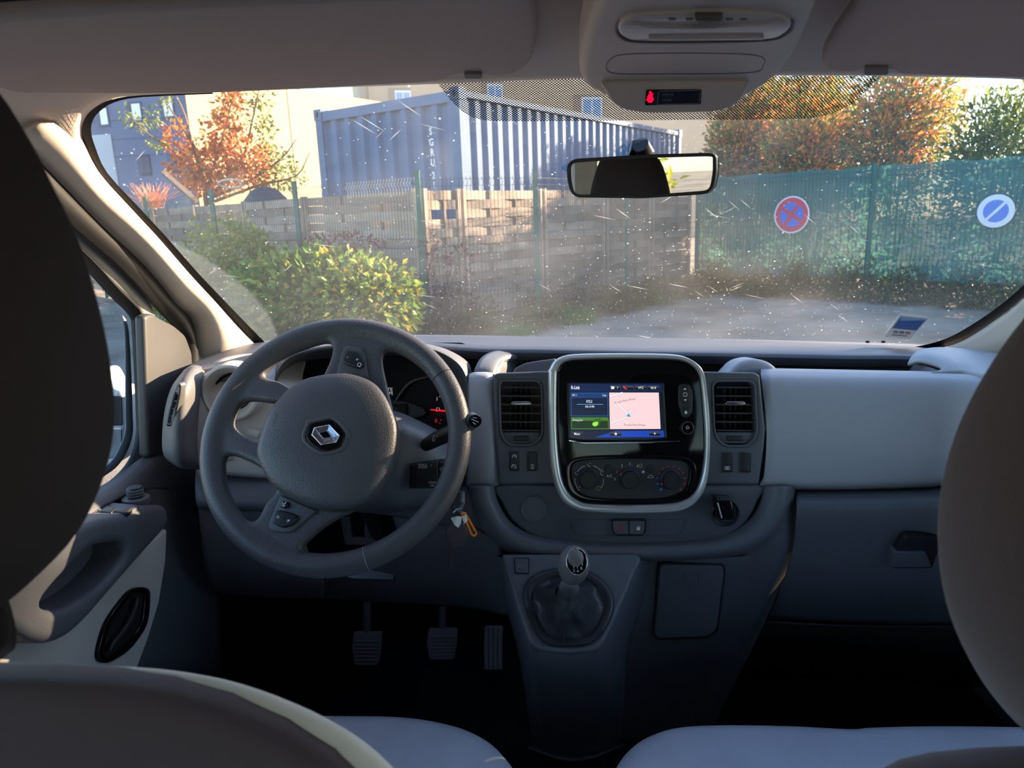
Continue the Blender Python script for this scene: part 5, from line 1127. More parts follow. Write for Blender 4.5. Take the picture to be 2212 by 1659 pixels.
def headrest(t, edge, D, cxm, m, th=0.055):
    P = wall_plane(edge[len(edge) // 2][0], edge[len(edge) // 2][1], D, 0)
    o = P.hits(edge, 0.0); c = cxm - P.o.x
    o = o + [(2 * c - a, b) for a, b in reversed(o)]
    o = [(p.x, p.y) for p in spline([(a, b, 0) for a, b in o], 100, True)]
    V, Fc = pillow(P, o, -th * 0.25, th * 1.5, 0.36, 14); mk('headrest', V, Fc, m, t, 180)
    lo = min(b for a, b in o)
    for s_ in (-1, 1):
        V, Fc = tube([P.pt(c + s_ * 0.02 - 0.05 * (1 if c < 0 else -1), lo + 0.03, -0.01), P.pt(c + s_ * 0.02 - 0.05 * (1 if c < 0 else -1), lo - 0.10, -0.01)], 0.006, 12); mk('headrest_post', V, Fc, M_chrome, t)
headrest(ds_, [(-250, 60), (-120, 110), (-20, 180), (60, 300), (115, 410), (160, 505), (196, 610), (226, 730), (241, 830), (245, 900), (236, 980), (208, 1070), (160, 1160), (85, 1240), (0, 1312), (-100, 1365), (-250, 1400)], 0.36, -0.51, M_cloth2)
ps_ = thing('passenger_bench', (0.35, 0.6, FLZ), 'grey leather passenger bench with brown back and headrest right of the gear console', 'seat')
fr_ = [PCu.hit(x, y) for x, y in ((1300, 1720), (1312, 1655), (1326, 1622), (1352, 1588), (1396, 1560), (1460, 1543), (1560, 1538), (1700, 1540), (1825, 1546), (1870, 1543), (2000, 1540), (2200, 1542), (2500, 1550))]
xr = fr_[-1][0]
fr_ += [(xr + 0.06, fr_[-1][1] - 0.03), (xr + 0.08, fr_[-1][1] - 0.12), (xr + 0.08, -0.33), (xr + 0.04, -0.36), (fr_[0][0] + 0.05, -0.36), (fr_[0][0] - 0.002, -0.33), (fr_[0][0] - 0.003, fr_[0][1] * 0.5 - 0.16)]
V, Fc = slab_mesh([[(p.x, p.y) for p in spline([(a, b, 0) for a, b in fr_], 140, True)]], -0.13, 0.0, 0.045, 6)
mk('cushion', [PCu.pt(*v) for v in V], Fc, M_leather, ps_, 50)
V, Fc = box((0.0, 0.36, FLZ), (0.74, 0.80, ZC - 0.10)); mk('seat_base', V, Fc, M_black, ps_, 0)
bo = PBk.hits([(1850, 1680), (1880, 1645), (1930, 1618), (2000, 1602), (2100, 1592), (2212, 1588), (2500, 1590)], 0.0)
poly = [(bo[0][0] - 0.02, -0.28)] + bo + [(1.15, bo[-1][1]), (1.2, bo[-1][1] - 0.06), (1.2, -0.28)]
V, Fc = slab_mesh([poly], 0.0, 0.035, 0.014, 3); mk('seat_back', [PBk.pt(*v) for v in V], Fc, M_cloth, ps_, 50)
headrest(ps_, [(2780, 470), (2600, 490), (2420, 545), (2280, 620), (2212, 690), (2150, 775), (2095, 870), (2058, 960), (2034, 1060), (2027, 1160), (2036, 1260), (2060, 1350), (2100, 1435), (2150, 1510), (2225, 1585), (2380, 1670), (2600, 1720), (2780, 1730)], 0.41, 0.26, M_cloth)

# ---------------------------------------------------------------- sun visors
def visor(label, pts, clip, o, n, x):
    P = Plane(o, x, n)
    t = thing('sun_visor', P.o, label, 'sun visor')
    V, Fc = slab_mesh([P.hits(pts, 0)], -0.022, 0.0, 0.009, 4); mk('visor_panel', [P.pt(*v) for v in V], Fc, M_visor, t, 50)
    slab('visor_clip', P, clip, -0.012, 0.0035, mat('clip_brown', S(120, 108, 104), 0.6), t, 0.0015)
    return P
vo_ = PD(560, 195, 0.87)
vn = Vector((0.138, -0.19, -1.0))
visor('beige vinyl sun visor folded up above the steering wheel', rpoly([(40, 206), (300, 207), (470, 205), (700, 194), (920, 182), (965, 175), (985, 165), (1015, 160), (1060, 168), (1110, 166), (1150, 140), (1166, 80), (1163, 20), (1150, -20), (1000, -12), (620, 2), (200, 24), (-60, 46), (-200, 90), (-140, 160)], [20, 20, 20, 20, 10, 8, 8, 10, 10, 20, 20, 20, 30, 20, 20, 20, 30, 30, 30]), rr(1003, 160, 1042, 171, 4), vo_, vn, (1, 0.2, 0.1))
vo_ = PD(1990, 167, 0.87)
visor('beige vinyl sun visor folded up on the passenger side', rpoly([(1774, 150), (1772, 128), (1800, 80), (1860, 0), (1900, -60), (2700, -60), (2700, 190), (2300, 176), (2100, 170), (1940, 165), (1925, 155), (1880, 148), (1850, 158), (1800, 162)], [10, 14, 20, 20, 30, 30, 30, 20, 20, 8, 6, 6, 8, 12]), rr(1866, 147, 1918, 163, 4), vo_, Vector((-0.138, -0.19, -1.0)), (1, -0.2, -0.1))

# black strip along the roof above the driver visor
V, Fc = loft([DL([(-300, 70, 0.66), (0, 34, 0.68), (300, 14, 0.70), (700, -6, 0.72)]), DL([(-300, -40, 0.60), (0, -60, 0.60), (300, -70, 0.60), (700, -80, 0.60)])], 12, 4)
solid(mk('roof_strip', V, Fc, M_black, ceil, 60), 0.004)

# ---------------------------------------------------------------- roof console
PRc = Plane(PD(1460, 180, 0.87), (1, -0.02, 0), (0, -0.17, -1.0))
rc_ = thing('roof_console', PRc.o, 'beige roof console with reading light and red seat belt warning lamp', 'roof console')
V, Fc = slab_mesh([PRc.hits(smooth2([(1320, -30), (1285, 20), (1262, 80), (1251, 140), (1254, 175), (1275, 196), (1320, 216), (1400, 228), (1540, 226), (1610, 212), (1660, 185), (1705, 140), (1740, 75), (1768, 0), (1780, -50), (1600, -80), (1450, -80)], 100), 0.0)], -0.05, 0.0, 0.012, 4)
mk('console_shell', [PRc.pt(*v) for v in V], Fc, M_cons, rc_, 50)
slab('lens_surround', PRc, [smooth2([(1328, 66), (1345, 42), (1390, 32), (1520, 29), (1650, 31), (1700, 40), (1716, 55), (1704, 75), (1660, 90), (1520, 95), (1390, 95), (1345, 88)], 70), smooth2([(1334, 66), (1350, 45), (1392, 36), (1520, 33), (1648, 35), (1695, 43), (1709, 56), (1698, 73), (1658, 87), (1520, 91), (1392, 91), (1350, 85)], 70)], -0.004, 0.0025, mat('console_seam_grey', S(90, 84, 80), 0.5), rc_, 0.001)  # darker grey-brown ring round the lens, same tone as the cover gap
M_lens = mat('lamp_lens', S(190, 180, 176), 0.12, bump=('weave', 260, 0.5, 0.0008))
ln = slab('light_lens', PRc, smooth2([(1334, 66), (1350, 45), (1392, 36), (1520, 33), (1648, 35), (1695, 43), (1709, 56), (1698, 73), (1658, 87), (1520, 91), (1392, 91), (1350, 85)], 70), -0.004, 0.006, M_lens, rc_, 0.004, res=3)
slab('lens_crease', PRc, rpoly([(1366, 54), (1400, 60), (1520, 62), (1640, 55), (1690, 49), (1640, 58), (1520, 66), (1400, 63)], 2), 0.004, 0.009, M_lens, ln, 0.001)
slab('lens_crease', PRc, rpoly([(1400, 84), (1520, 82), (1650, 82), (1650, 87), (1520, 88), (1400, 88)], 2), 0.003, 0.0085, M_lens, ln, 0.001)
slab('lamp_switch', PRc, rpoly([(1500, 42), (1562, 42), (1558, 58), (1545, 62), (1515, 58), (1503, 56)], 3), 0.004, 0.011, mat('switch_brown', S(96, 88, 80), 0.5), rc_, 0.002)
for x in (1452, 1490, 1576, 1606): slab('lens_tick', PRc, rr(x - 8, 41, x + 8, 44.5, 1), 0.004, 0.0068, MATS['switch_brown'], ln, 0.0004)
pg_ = smooth2([(1309, 148), (1318, 128), (1345, 118), (1420, 115), (1540, 115), (1620, 118), (1650, 126), (1650, 142), (1635, 156), (1560, 160), (1420, 161), (1330, 160)], 70)
slab('cover_gap', PRc, [pg_, [(1480 + (x - 1480) * 0.992, 138 + (y - 138) * 0.94) for x, y in pg_]], -0.004, 0.0004, MATS['console_seam_grey'], rc_, 0.0)
PN = Plane(PD(1457, 205, 0.87), (1, 0, 0), (0, -0.8, -0.6))
slab('console_nose', PN, rpoly([(1298, 184), (1320, 177), (1600, 175), (1622, 179), (1606, 212), (1585, 234), (1540, 246), (1395, 248), (1345, 240), (1318, 222)], [6, 10, 10, 6, 14, 14, 20, 20, 14, 14]), -0.03, 0.006, M_cons, rc_, 0.006, res=3)
dp = slab('warning_display', PN, rpoly([(1396, 195), (1516, 194), (1514, 226), (1393, 228)], 4), 0.004, 0.0075, M_gloss, rc_, 0.0006)
belt = smooth2([(1402, 198), (1405, 197), (1408, 199), (1408, 203), (1411, 201), (1411.5, 203), (1409.5, 206), (1411, 212), (1413, 216), (1410.5, 217), (1408, 221.5), (1404, 221.5), (1400.5, 221.5), (1398, 217.5), (1394, 216.5), (1397.5, 213.5), (1399, 207), (1402, 203)], 60)
flat('belt_warning_lamp', PN, [belt], 0.0079, mat('warning_red', S(255, 20, 60), 0.4, emit=(1.0, 0.0, 0.03, 1), es=0.7), dp)
q = rpoly([(1423, 197), (1513, 195), (1510, 223.5), (1419, 226)], 4)
strokes('display_frame', PN, [q + [q[0]]], 1.2, 0.0079, mat('frame_print', S(150, 142, 138), 0.5), dp)
text('lettering', PN, 'PASSENGER', 1442, 204.5, 4.6, M_greypr, dp, h=0.008, squeeze=0.72); text('lettering', PN, 'AIR BAG', 1441, 216, 4.6, M_greypr, dp, h=0.008, squeeze=0.75)
M_dim = mat('dim_print', S(46, 46, 50), 0.5)
strokes('airbag_symbol', PN, [arc(1502, 206, 7, 0, 350, 20), [(1498, 202), (1503, 207), (1500, 211)], [(1463, 210), (1469, 206), (1475, 210)]], 1.0, 0.008, M_dim, dp)

# ---------------------------------------------------------------- rear view mirror
rmn = Vector((-0.37, -1.0, -0.05))
PMr = Plane(PD(1385, 380, 1.08), (1, -0.37, 0), rmn)
rv_ = thing('rearview_mirror', PMr.o, 'black framed rear view mirror hanging from the windscreen', 'mirror')
mo = [(1224, 372), (1228, 352), (1244, 343), (1390, 334), (1526, 331), (1542, 340), (1547, 360), (1543, 395), (1536, 412), (1515, 419), (1390, 427), (1250, 425), (1232, 416), (1226, 398)]
mo = rpoly([(1224, 346), (1390, 335), (1530, 331), (1546, 333), (1546, 372), (1538, 417), (1390, 428), (1234, 426), (1226, 390)], [22, 10, 8, 18, 10, 20, 10, 20, 10])
mi = [(1386 + (x - 1386) * 0.967, 379.5 + (y - 379.5) * 0.885) for x, y in mo]
slab('mirror_housing', PMr, [mo, mi], -0.03, 0.004, M_black, rv_, 0.004, res=3)
slab('mirror_back', PMr, mo, -0.034, -0.004, M_black, rv_, 0.006, res=2)
slab('mirror_glass', PMr, mi, -0.01, 0.001, mat('mirror_silver', S(228, 230, 228), 0.0, metal=1.0), rv_, 0.0)
V, Fc = tube([PMr.pt(*PMr.hit(1387, 350), -0.02), PMr.pt(*PMr.hit(1386, 330), -0.03), GH(1384, 312, 0.006)], [0.012, 0.013, 0.012], 16); mk('mirror_stalk', V, Fc, M_black, rv_, 50)
slab('mirror_foot', wall_plane(1383, 314, 1.10, 20), rpoly([(1361, 328), (1366, 302), (1370, 300), (1400, 300), (1402, 304), (1400, 328)], 3), -0.03, 0.0, M_gloss, rv_, 0.003)

# ---------------------------------------------------------------- sticker on the windscreen, reference dots
stk_ = thing('windscreen_sticker', GH(1957, 707, 0.004), 'blue and white sticker pouch low on the passenger side of the windscreen', 'sticker')
def gpoly(name, pts, h, m, par):
    V = [GH(x, y, h) for x, y in pts]; return mk(name, V, [tuple(range(len(V)))], m, par, 0)
def gpatch(name, q, h, m, par, n=5):
    V = []
    for j in range(n):
        for i in range(n):
            u, v = i / (n - 1), j / (n - 1)
            x = (q[0][0] * (1 - u) + q[1][0] * u) * (1 - v) + (q[3][0] * (1 - u) + q[2][0] * u) * v
            y = (q[0][1] * (1 - u) + q[1][1] * u) * (1 - v) + (q[3][1] * (1 - u) + q[2][1] * u) * v
            V.append(GH(x, y, h))
    return mk(name, V, grid(V, n, n), m, par, 60)
gpatch('sticker_pouch', [(1945, 681), (2005, 688), (1966, 733), (1910, 727)], 0.004, mat('pouch_white', S(236, 238, 242), 0.4), stk_)
gpatch('blue_field', [(1946, 685), (2000, 690), (1979, 714), (1928, 709)], 0.0052, mat('sticker_blue', S(60, 110, 190), 0.35), stk_)
gpatch('blue_highlight', [(1946, 685), (2000, 690), (1997, 692), (1945, 693)], 0.0056, mat('sticker_pale_blue', S(150, 190, 240), 0.35), stk_)
for x, y, c in ((1935, 717.5, S(120, 116, 108)), (1948, 718.5, S(40, 80, 150)), (1961, 719.8, S(190, 80, 100))):
    gpoly('sticker_emblem', circ(x, y, 5.2, 18, 2.6), 0.0052, mat('st_%d' % x, c, 0.5), stk_); gpoly('sticker_emblem', circ(x, y, 3.0, 14, 1.4), 0.0058, mat('st_pale', S(190, 195, 200), 0.5), stk_)
gpatch('sticker_text', [(1927, 722.5), (1960, 725), (1959, 727), (1926, 724.5)], 0.0052, mat('st_text', S(150, 146, 150), 0.5), stk_)
for x in (1874, 1908): gpoly('reference_dot', circ(x, 738.5, 5, 16, 2.6), 0.003, MATS['frit'], wind)
# ================================================================ outside
ER = rad(-2.0)
E = Matrix.Translation((CAM.x, 0, 0)) @ Matrix.Rotation(ER, 4, 'Y') @ Matrix.Translation((-CAM.x, 0, 0))
RND = random.Random(7)

def ground_mat():
    m = bpy.data.materials.new('old_asphalt'); m.use_nodes = True; t = m.node_tree; b = t.nodes['Principled BSDF']
    tc = t.nodes.new('ShaderNodeTexCoord'); n = t.nodes.new('ShaderNodeTexNoise'); n.inputs['Scale'].default_value = 0.7; n.inputs['Detail'].default_value = 9; n.inputs['Roughness'].default_value = 0.65
    t.links.new(tc.outputs['Object'], n.inputs[0])
    r = t.nodes.new('ShaderNodeValToRGB'); r.color_ramp.elements[0].color = S(116, 104, 92); r.color_ramp.elements[1].color = S(172, 160, 146); r.color_ramp.elements[0].position = 0.35; r.color_ramp.elements[1].position = 0.7
    t.links.new(n.outputs[0], r.inputs[0]); t.links.new(r.outputs[0], b.inputs['Base Color']); b.inputs['Roughness'].default_value = 0.85
    n2 = t.nodes.new('ShaderNodeTexNoise'); n2.inputs['Scale'].default_value = 60; t.links.new(tc.outputs['Object'], n2.inputs[0])
    bp = t.nodes.new('ShaderNodeBump'); bp.inputs['Strength'].default_value = 0.5; bp.inputs['Distance'].default_value = 0.01; t.links.new(n2.outputs[0], bp.inputs['Height']); t.links.new(bp.outputs[0], b.inputs['Normal'])
    return m
V = []
for j in range(41):
    for i in range(41):
        x, y = -60 + 3 * i, -60 + 3 * j; V.append((x, y, 0.0))
mk('ground', V, grid(V, 41, 41), ground_mat(), smooth=60, xf=E, kind='structure', label='worn grey asphalt yard in front of the van')

# ---------------------------------------------------------------- fence line
POST = [(-9.6, 15.6), (-7.25, 13.4), (-5.15, 11.45), (-3.38, 10.1), (-1.46, 8.75), (-0.06, 9.45), (1.36, 11.3), (2.87, 13.2)]
POSTR = [(2.87, 13.2), (4.98, 11.1), (6.85, 9.2), (8.7, 7.3), (10.5, 5.4)]
M_gpost = mat('green_post', S(22, 92, 84), 0.45)
def lab_post(k): return ['slim green post at the far end of the wooden fence', 'slim green post half hidden behind the autumn tree', 'slim green post above the leafy shrub', 'slim green post standing left of the blue container', 'slim green post rising in front of the container lettering', 'slim green post under the rear view mirror', 'slim green post right of the mirror where weeds climb', 'slim green corner post where the green netting begins', 'slim green post in the netting between the two round signs', 'slim green post in the netting beyond the blue sign', 'slim green post of the netting far to the right', 'slim green post at the end of the netting'][k]
for k, (x, y) in enumerate(POST + POSTR[1:]):
    V, Fc = join(box((x - 0.03, y - 0.03, 0), (x + 0.03, y + 0.03, 2.03)), box((x - 0.034, y - 0.034, 2.03), (x + 0.034, y + 0.034, 2.045)))
    tag(mk('fence_post', V, Fc, M_gpost, smooth=0, xf=E), lab_post(k), 'fence post', 'green fence posts')
M_wire = mat('green_wire', S(40, 70, 66), 0.5)
def wire_panel(a, b, label, step=0.052):
    a, b = Vector((*a, 0)), Vector((*b, 0)); d = (b - a); L = d.length; d.normalize(); n = Vector((-d.y, d.x, 0))
    V, Fc = [], []; k = int(L / step); r = 0.0032
    def pr(p, q):
        i = len(V); t = (q - p).normalized(); s1 = t.cross(n).normalized() * r; s2 = n * r
        for c in (p, q): V.extend([c + s1, c - s1 * 0.5 + s2, c - s1 * 0.5 - s2])
        Fc.extend([(i, i + 1, i + 4, i + 3), (i + 1, i + 2, i + 5, i + 4), (i + 2, i, i + 3, i + 5)])
    for j in range(1, k):
        p = a + d * (j * L / k)
        zs = [0.06, 0.55, 0.60, 0.65, 1.15, 1.20, 1.25, 1.86, 1.90, 1.94, 1.97]; off = [0, 0, 0.04, 0, 0, 0.04, 0, 0, 0.035, 0, 0]
        for i in range(len(zs) - 1): pr(p - n * off[i] + Vector((0, 0, zs[i])), p - n * off[i + 1] + Vector((0, 0, zs[i + 1])))
    for z in (0.08, 0.55, 0.65, 1.15, 1.25, 1.86, 1.94): pr(a + Vector((0, 0, z)), b + Vector((0, 0, z)))
    tag(mk('wire_fence_panel', V, Fc, M_wire, smooth=0, xf=E), label, 'fence panel', 'green wire fence panels')
wl = ['green wire mesh panel at the far end of the wooden fence', 'green wire mesh panel behind the autumn tree', 'green wire mesh panel above the leafy shrub', 'green wire mesh panel left of the post before the container lettering', 'green wire mesh panel right of the post before the container lettering', 'green wire mesh panel under the rear view mirror', 'green wire mesh panel next to the green netting']
for k in range(7): wire_panel(POST[k], POST[k + 1], wl[k])
wr = ['green wire mesh panel behind the red and blue sign', 'green wire mesh panel between the post and the blue sign', 'green wire mesh panel beyond the blue sign', 'green wire mesh panel at the end of the netting']
for k in range(4): wire_panel(POSTR[k], POSTR[k + 1], wr[k], 0.06)

# woven wooden panels behind the wire
M_wood = [mat('weathered_wood_%d' % k, c, 0.85, bump=('noise', 40, 0.5, 0.01), var=0.22, vscale=3.5) for k, c in enumerate((S(158, 142, 128), S(142, 126, 114), S(172, 154, 138), S(134, 120, 108)))]
def wood_panel(a, b, label, missing=()):
    a, b = Vector((*a, 0)), Vector((*b, 0)); d = (b - a); L = d.length; d.normalize(); n = Vector((-d.y, d.x, 0))
    o = thing('woven_wood_panel', E @ (a.lerp(b, 0.5)), label, 'fence panel', 'woven wooden fence panels')
    def bx(name, s0, s1, z0, z1, n0, n1, m):
        V = [a + d * s + n * q + Vector((0, 0, z)) for z in (z0, z1) for s, q in ((s0, n0), (s1, n0), (s1, n1), (s0, n1))]
        return mk(name, V, [(0, 3, 2, 1), (4, 5, 6, 7), (0, 1, 5, 4), (1, 2, 6, 5), (2, 3, 7, 6), (3, 0, 4, 7)], m, o, 0, xf=E)
    for s in (0.0, L - 0.045): bx('stile', s, s + 0.045, 0.02, 1.84, -0.03, 0.03, M_wood[2])
    N = 15
    for k in range(N):
        z = 0.08 + k * (1.74 / N)
        if k in missing: continue
        # each slat weaves in front of and behind the two battens
        ph = 1 if k % 2 else -1; m = M_wood[RND.randrange(4)]
        V = []; q = 13; tl_ = RND.uniform(-0.008, 0.008)
        for i in range(q):
            s = 0.045 + (L - 0.09) * i / (q - 1); w_ = ph * 0.016 * math.cos(i / (q - 1) * math.pi * 3 )
            for zz in (z, z + 1.74 / N * 0.97):
                V.append(a + d * s + n * (w_ - 0.005) + Vector((0, 0, zz + tl_ * i / q)))
            for zz in (z + 1.74 / N * 0.97, z):
                V.append(a + d * s + n * (w_ + 0.005) + Vector((0, 0, zz + tl_ * i / q)))
        Fc = []
        for i in range(q - 1):
            for e in range(4): Fc.append((i * 4 + e, i * 4 + (e + 1) % 4, i * 4 + 4 + (e + 1) % 4, i * 4 + 4 + e))
        mk('slat', V, Fc, m, o, 0, xf=E)
    for f in (0.33, 0.66): bx('batten', L * f - 0.015, L * f + 0.015, 0.05, 1.82, -0.012, 0.012, M_wood[3])
    return o
def lerp2(a, b, t): return (a[0] + (b[0] - a[0]) * t, a[1] + (b[1] - a[1]) * t)
def back(a, b, d=0.14):
    v = Vector((b[0] - a[0], b[1] - a[1])).normalized(); n = Vector((-v.y, v.x))
    return (a[0] + n.x * d, a[1] + n.y * d), (b[0] + n.x * d, b[1] + n.y * d)
wp = [((-11.0, 17.1), POST[1], ['woven wooden panel at the far end of the fence', 'woven wooden panel beyond the autumn tree']), (POST[1], POST[3], ['woven wooden panel behind the autumn tree', 'woven wooden panel above the left leafy shrub', 'woven wooden panel left of the container']),
      (POST[3], POST[4], ['wide woven wooden panel below the container end']), (POST[4], POST[7], ['narrow woven wooden panel with a broken slat', 'woven wooden panel below the container side', 'woven wooden panel under the rear view mirror', 'woven wooden panel overgrown by weeds', 'woven wooden panel next to the green netting'])]
for a, b, labs in wp:
    a2, b2 = back(a, b); n = len(labs)
    if n == 5: ts = [0, 0.125, 0.37, 0.60, 0.80, 1.0]
    else: ts = [i / n for i in range(n + 1)]
    for i, lb in enumerate(labs): wood_panel(lerp2(a2, b2, ts[i] + 0.004), lerp2(a2, b2, ts[i + 1] - 0.004), lb, missing=(12,) if 'broken' in lb else ())

# green netting on the right with two round signs
def net_mat():
    m = bpy.data.materials.new('green_netting'); m.use_nodes = True; t = m.node_tree; t.nodes.clear(); N = t.nodes.new; L = t.links.new
    out = N('ShaderNodeOutputMaterial'); df = N('ShaderNodeBsdfDiffuse'); df.inputs[0].default_value = S(64, 116, 116)
    tl_ = N('ShaderNodeBsdfTranslucent'); tl_.inputs[0].default_value = S(90, 150, 130); m1 = N('ShaderNodeMixShader'); m1.inputs[0].default_value = 0.2
    L(df.outputs[0], m1.inputs[1]); L(tl_.outputs[0], m1.inputs[2]); tr = N('ShaderNodeBsdfTransparent'); m2 = N('ShaderNodeMixShader')
    tc = N('ShaderNodeTexCoord'); n = N('ShaderNodeTexNoise'); n.inputs['Scale'].default_value = 1.2; L(tc.outputs['Object'], n.inputs[0])
    mr = N('ShaderNodeMapRange'); mr.inputs[1].default_value = 0.3; mr.inputs[2].default_value = 0.7; mr.inputs[3].default_value = 0.84; mr.inputs[4].default_value = 0.96; L(n.outputs[0], mr.inputs[0]); L(mr.outputs[0], m2.inputs[0])
    L(tr.outputs[0], m2.inputs[1]); L(m1.outputs[0], m2.inputs[2]); L(m2.outputs[0], out.inputs[0]); return m
M_net = net_mat()
nl = ['green privacy netting panel behind the red and blue sign', 'green privacy netting panel behind the blue and white sign', 'green privacy netting panel beyond the blue sign', 'green privacy netting panel at the end of the fence']
for k in range(4):
    a, b = back(POSTR[k], POSTR[k + 1], 0.02)
    V = []
    for j in range(7):
        z = 0.34 + 1.66 * j / 6
        for i in range(25):
            p = lerp2(a, b, i / 24); q = 0.012 * math.sin(i * 1.7 + j) + 0.012 * math.sin(j * 2.3); V.append((p[0] + q, p[1] + q, z + 0.01 * math.sin(i * 0.9)))
    tag(mk('privacy_net', V, grid(V, 25, 7), M_net, smooth=60, xf=E), nl[k], 'netting', 'green netting panels')
def road_sign(t, a, b, zc, R, kind, label):
    d = Vector((b[0] - a[0], b[1] - a[1], 0)).normalized(); n = Vector((d.y, -d.x, 0))
    p = lerp2(a, b, t); P = Plane(Vector((p[0], p[1], zc)) + n * 0.05, d, n)
    o = thing('round_sign', E @ P.o, label, 'sign')
    def disc(nm, r, h, m, poly=None):
        q = circ(0, 0, r, 40) if poly is None else poly
        V, Fc = slab_mesh([q], h - 0.002, h); return mk(nm, [P.pt(*v) for v in V], Fc, m, o, 30, xf=E)
    mw, mr_, mb = mat('sign_white', S(215, 216, 225), 0.5), mat('sign_red', S(200, 30, 60), 0.5), mat('sign_blue', S(30, 95, 200), 0.5)
    disc('sign_plate', R, 0.0, mw)
    if kind == 'stop':
        disc('red_disc', R * 0.92, 0.003, mr_)
        for k in range(4):
            a0 = math.pi / 2 * k + math.pi / 4 + 0.14 + rad(12); q = [(R * 0.15 * math.cos(a0 + math.pi / 4 - 0.14), R * 0.15 * math.sin(a0 + math.pi / 4 - 0.14))]
            for i in range(9):
                an = a0 + (math.pi / 2 - 0.28) * i / 8; q.append((R * 0.66 * math.cos(an), R * 0.66 * math.sin(an)))
            disc('blue_quarter', 0, 0.006, mb, q)
    else:
        mb2 = mat('sign_pale_blue', S(80, 120, 205), 0.5)
        disc('blue_disc', R * 0.68, 0.003, mb2)
        q = [(-R * 0.55, -R * 0.50), (-R * 0.44, -R * 0.6), (R * 0.55, R * 0.48), (R * 0.44, R * 0.6)]; disc('white_bar', 0, 0.006, mw, q)
def solve_sign(px, py, a, b):
    # where the pixel's ray meets the fence plane, in yard coordinates
    Ei = E.inverted(); o = Ei @ CAM; r = (Ei.to_3x3() @ ray(px, py)); A = Vector((*a, 0)); d = Vector((b[0] - a[0], b[1] - a[1], 0)); n = Vector((d.y, -d.x, 0)).normalized()
    s = (A + n * 0.05 - o).dot(n) / r.dot(n); p = o + r * s; return (p - A).dot(d) / d.length_squared, p.z, (p - o).length
t_, z_, L_ = solve_sign(1710, 464, POSTR[0], POSTR[1]); road_sign(t_, POSTR[0], POSTR[1], z_, 35 * L_ / F * 1.02, 'stop', 'round red sign with blue quarters fixed to the green netting')
t_, z_, L_ = solve_sign(2151, 456, POSTR[1], POSTR[2]); road_sign(t_, POSTR[1], POSTR[2], z_, 27 * L_ / F * 1.05, 'park', 'round white sign with a barred blue disc on the green netting')

# ---------------------------------------------------------------- shipping container
ct = (-1.05, 10.2); th = rad(33)
ux, uy = Vector((-math.cos(th), math.sin(th), 0)), Vector((math.sin(th), math.cos(th), 0))
CW, CL, CZ0, CZ1 = 2.9, 8.0, 0.45, 3.18
cont = thing('shipping_container', E @ Vector((ct[0], ct[1], 0)) + (ux * CW + uy * CL) * 0.5, 'blue corrugated shipping container with white lettering behind the fence', 'container')
M_ct = mat('container_blue', S(82, 108, 140), 0.7, spec=0.25, var=0.12, vscale=1.5, bump=('noise', 30, 0.2, 0.01))
def cp_(s, l, z): return Vector((ct[0], ct[1], 0)) + ux * s + uy * l + Vector((0, 0, z))
def cbox(name, s0, s1, l0, l1, z0, z1):
    V = [cp_(s, l, z) for z in (z0, z1) for s, l in ((s0, l0), (s1, l0), (s1, l1), (s0, l1))]
    return mk(name, V, [(0, 3, 2, 1), (4, 5, 6, 7), (0, 1, 5, 4), (1, 2, 6, 5), (2, 3, 7, 6), (3, 0, 4, 7)], M_ct, cont, 0, xf=E)
for s in (0, CW - 0.14):
    for l in (0, CL - 0.14):
        cbox('corner_post', s, s + 0.14, l, l + 0.14, CZ0, CZ1)
        k = cbox('corner_casting', s - 0.012, s + 0.152, l - 0.012, l + 0.152, CZ1 - 0.14, CZ1 + 0.02)
cbox('top_rail', 0.1, CW - 0.1, 0.01, 0.09, CZ1 - 0.16, CZ1 - 0.02); cbox('top_rail', 0.01, 0.09, 0.1, CL - 0.1, CZ1 - 0.10, CZ1 - 0.02)
cbox('container_roof', 0.05, CW - 0.05, 0.05, CL - 0.05, CZ1 - 0.08, CZ1 - 0.04); cbox('container_base', 0, CW, 0, CL, 0.0, CZ0 + 0.15)
cbox('container_wall', CW - 0.05, CW - 0.02, 0.1, CL - 0.1, CZ0, CZ1 - 0.1); cbox('container_wall', 0.1, CW - 0.1, CL - 0.05, CL - 0.02, CZ0, CZ1 - 0.1)
def corr(fn, length, n, depth):
    V = []; pts = []
    p = length / n
    for k in range(n):
        for f, d in ((0.0, 0), (0.34, 0), (0.5, 1), (0.84, 1)): pts.append((k * p + f * p, d * depth))
    pts.append((length, 0))
    for s, d in pts: V += [fn(s, d, CZ0), fn(s, d, CZ1 - 0.12)]
    Fc = [(2 * i, 2 * i + 1, 2 * i + 3, 2 * i + 2) for i in range(len(pts) - 1)]
    return V, Fc
V, Fc = corr(lambda s, d, z: cp_(0.13 + s, 0.03 + d, z), CW - 0.26, 9, 0.06); solid(mk('corrugated_end', V, Fc, M_ct, cont, 0, xf=E), 0.004, 0)
V, Fc = corr(lambda s, d, z: cp_(0.03 + d, 0.13 + s, z), CL - 0.26, 29, 0.05); solid(mk('corrugated_side', V, Fc, M_ct, cont, 0, xf=E), 0.004, 0)
PCt = Plane(E @ cp_(0, 0.02, 2.0), E.to_3x3() @ -ux, E.to_3x3() @ -uy)
for k, ch_ in enumerate('SGRU21'):
    yy = (284.5, 308, 330, 352, 380, 401)[k]
    text('lettering', PCt, ch_, (930, 932, 933.5, 935, 936.5, 938)[k], yy, 15.5, mat('container_white', S(210, 215, 222), 0.6), cont, h=0.0, squeeze=0.8, xf=None, bold=0.035)
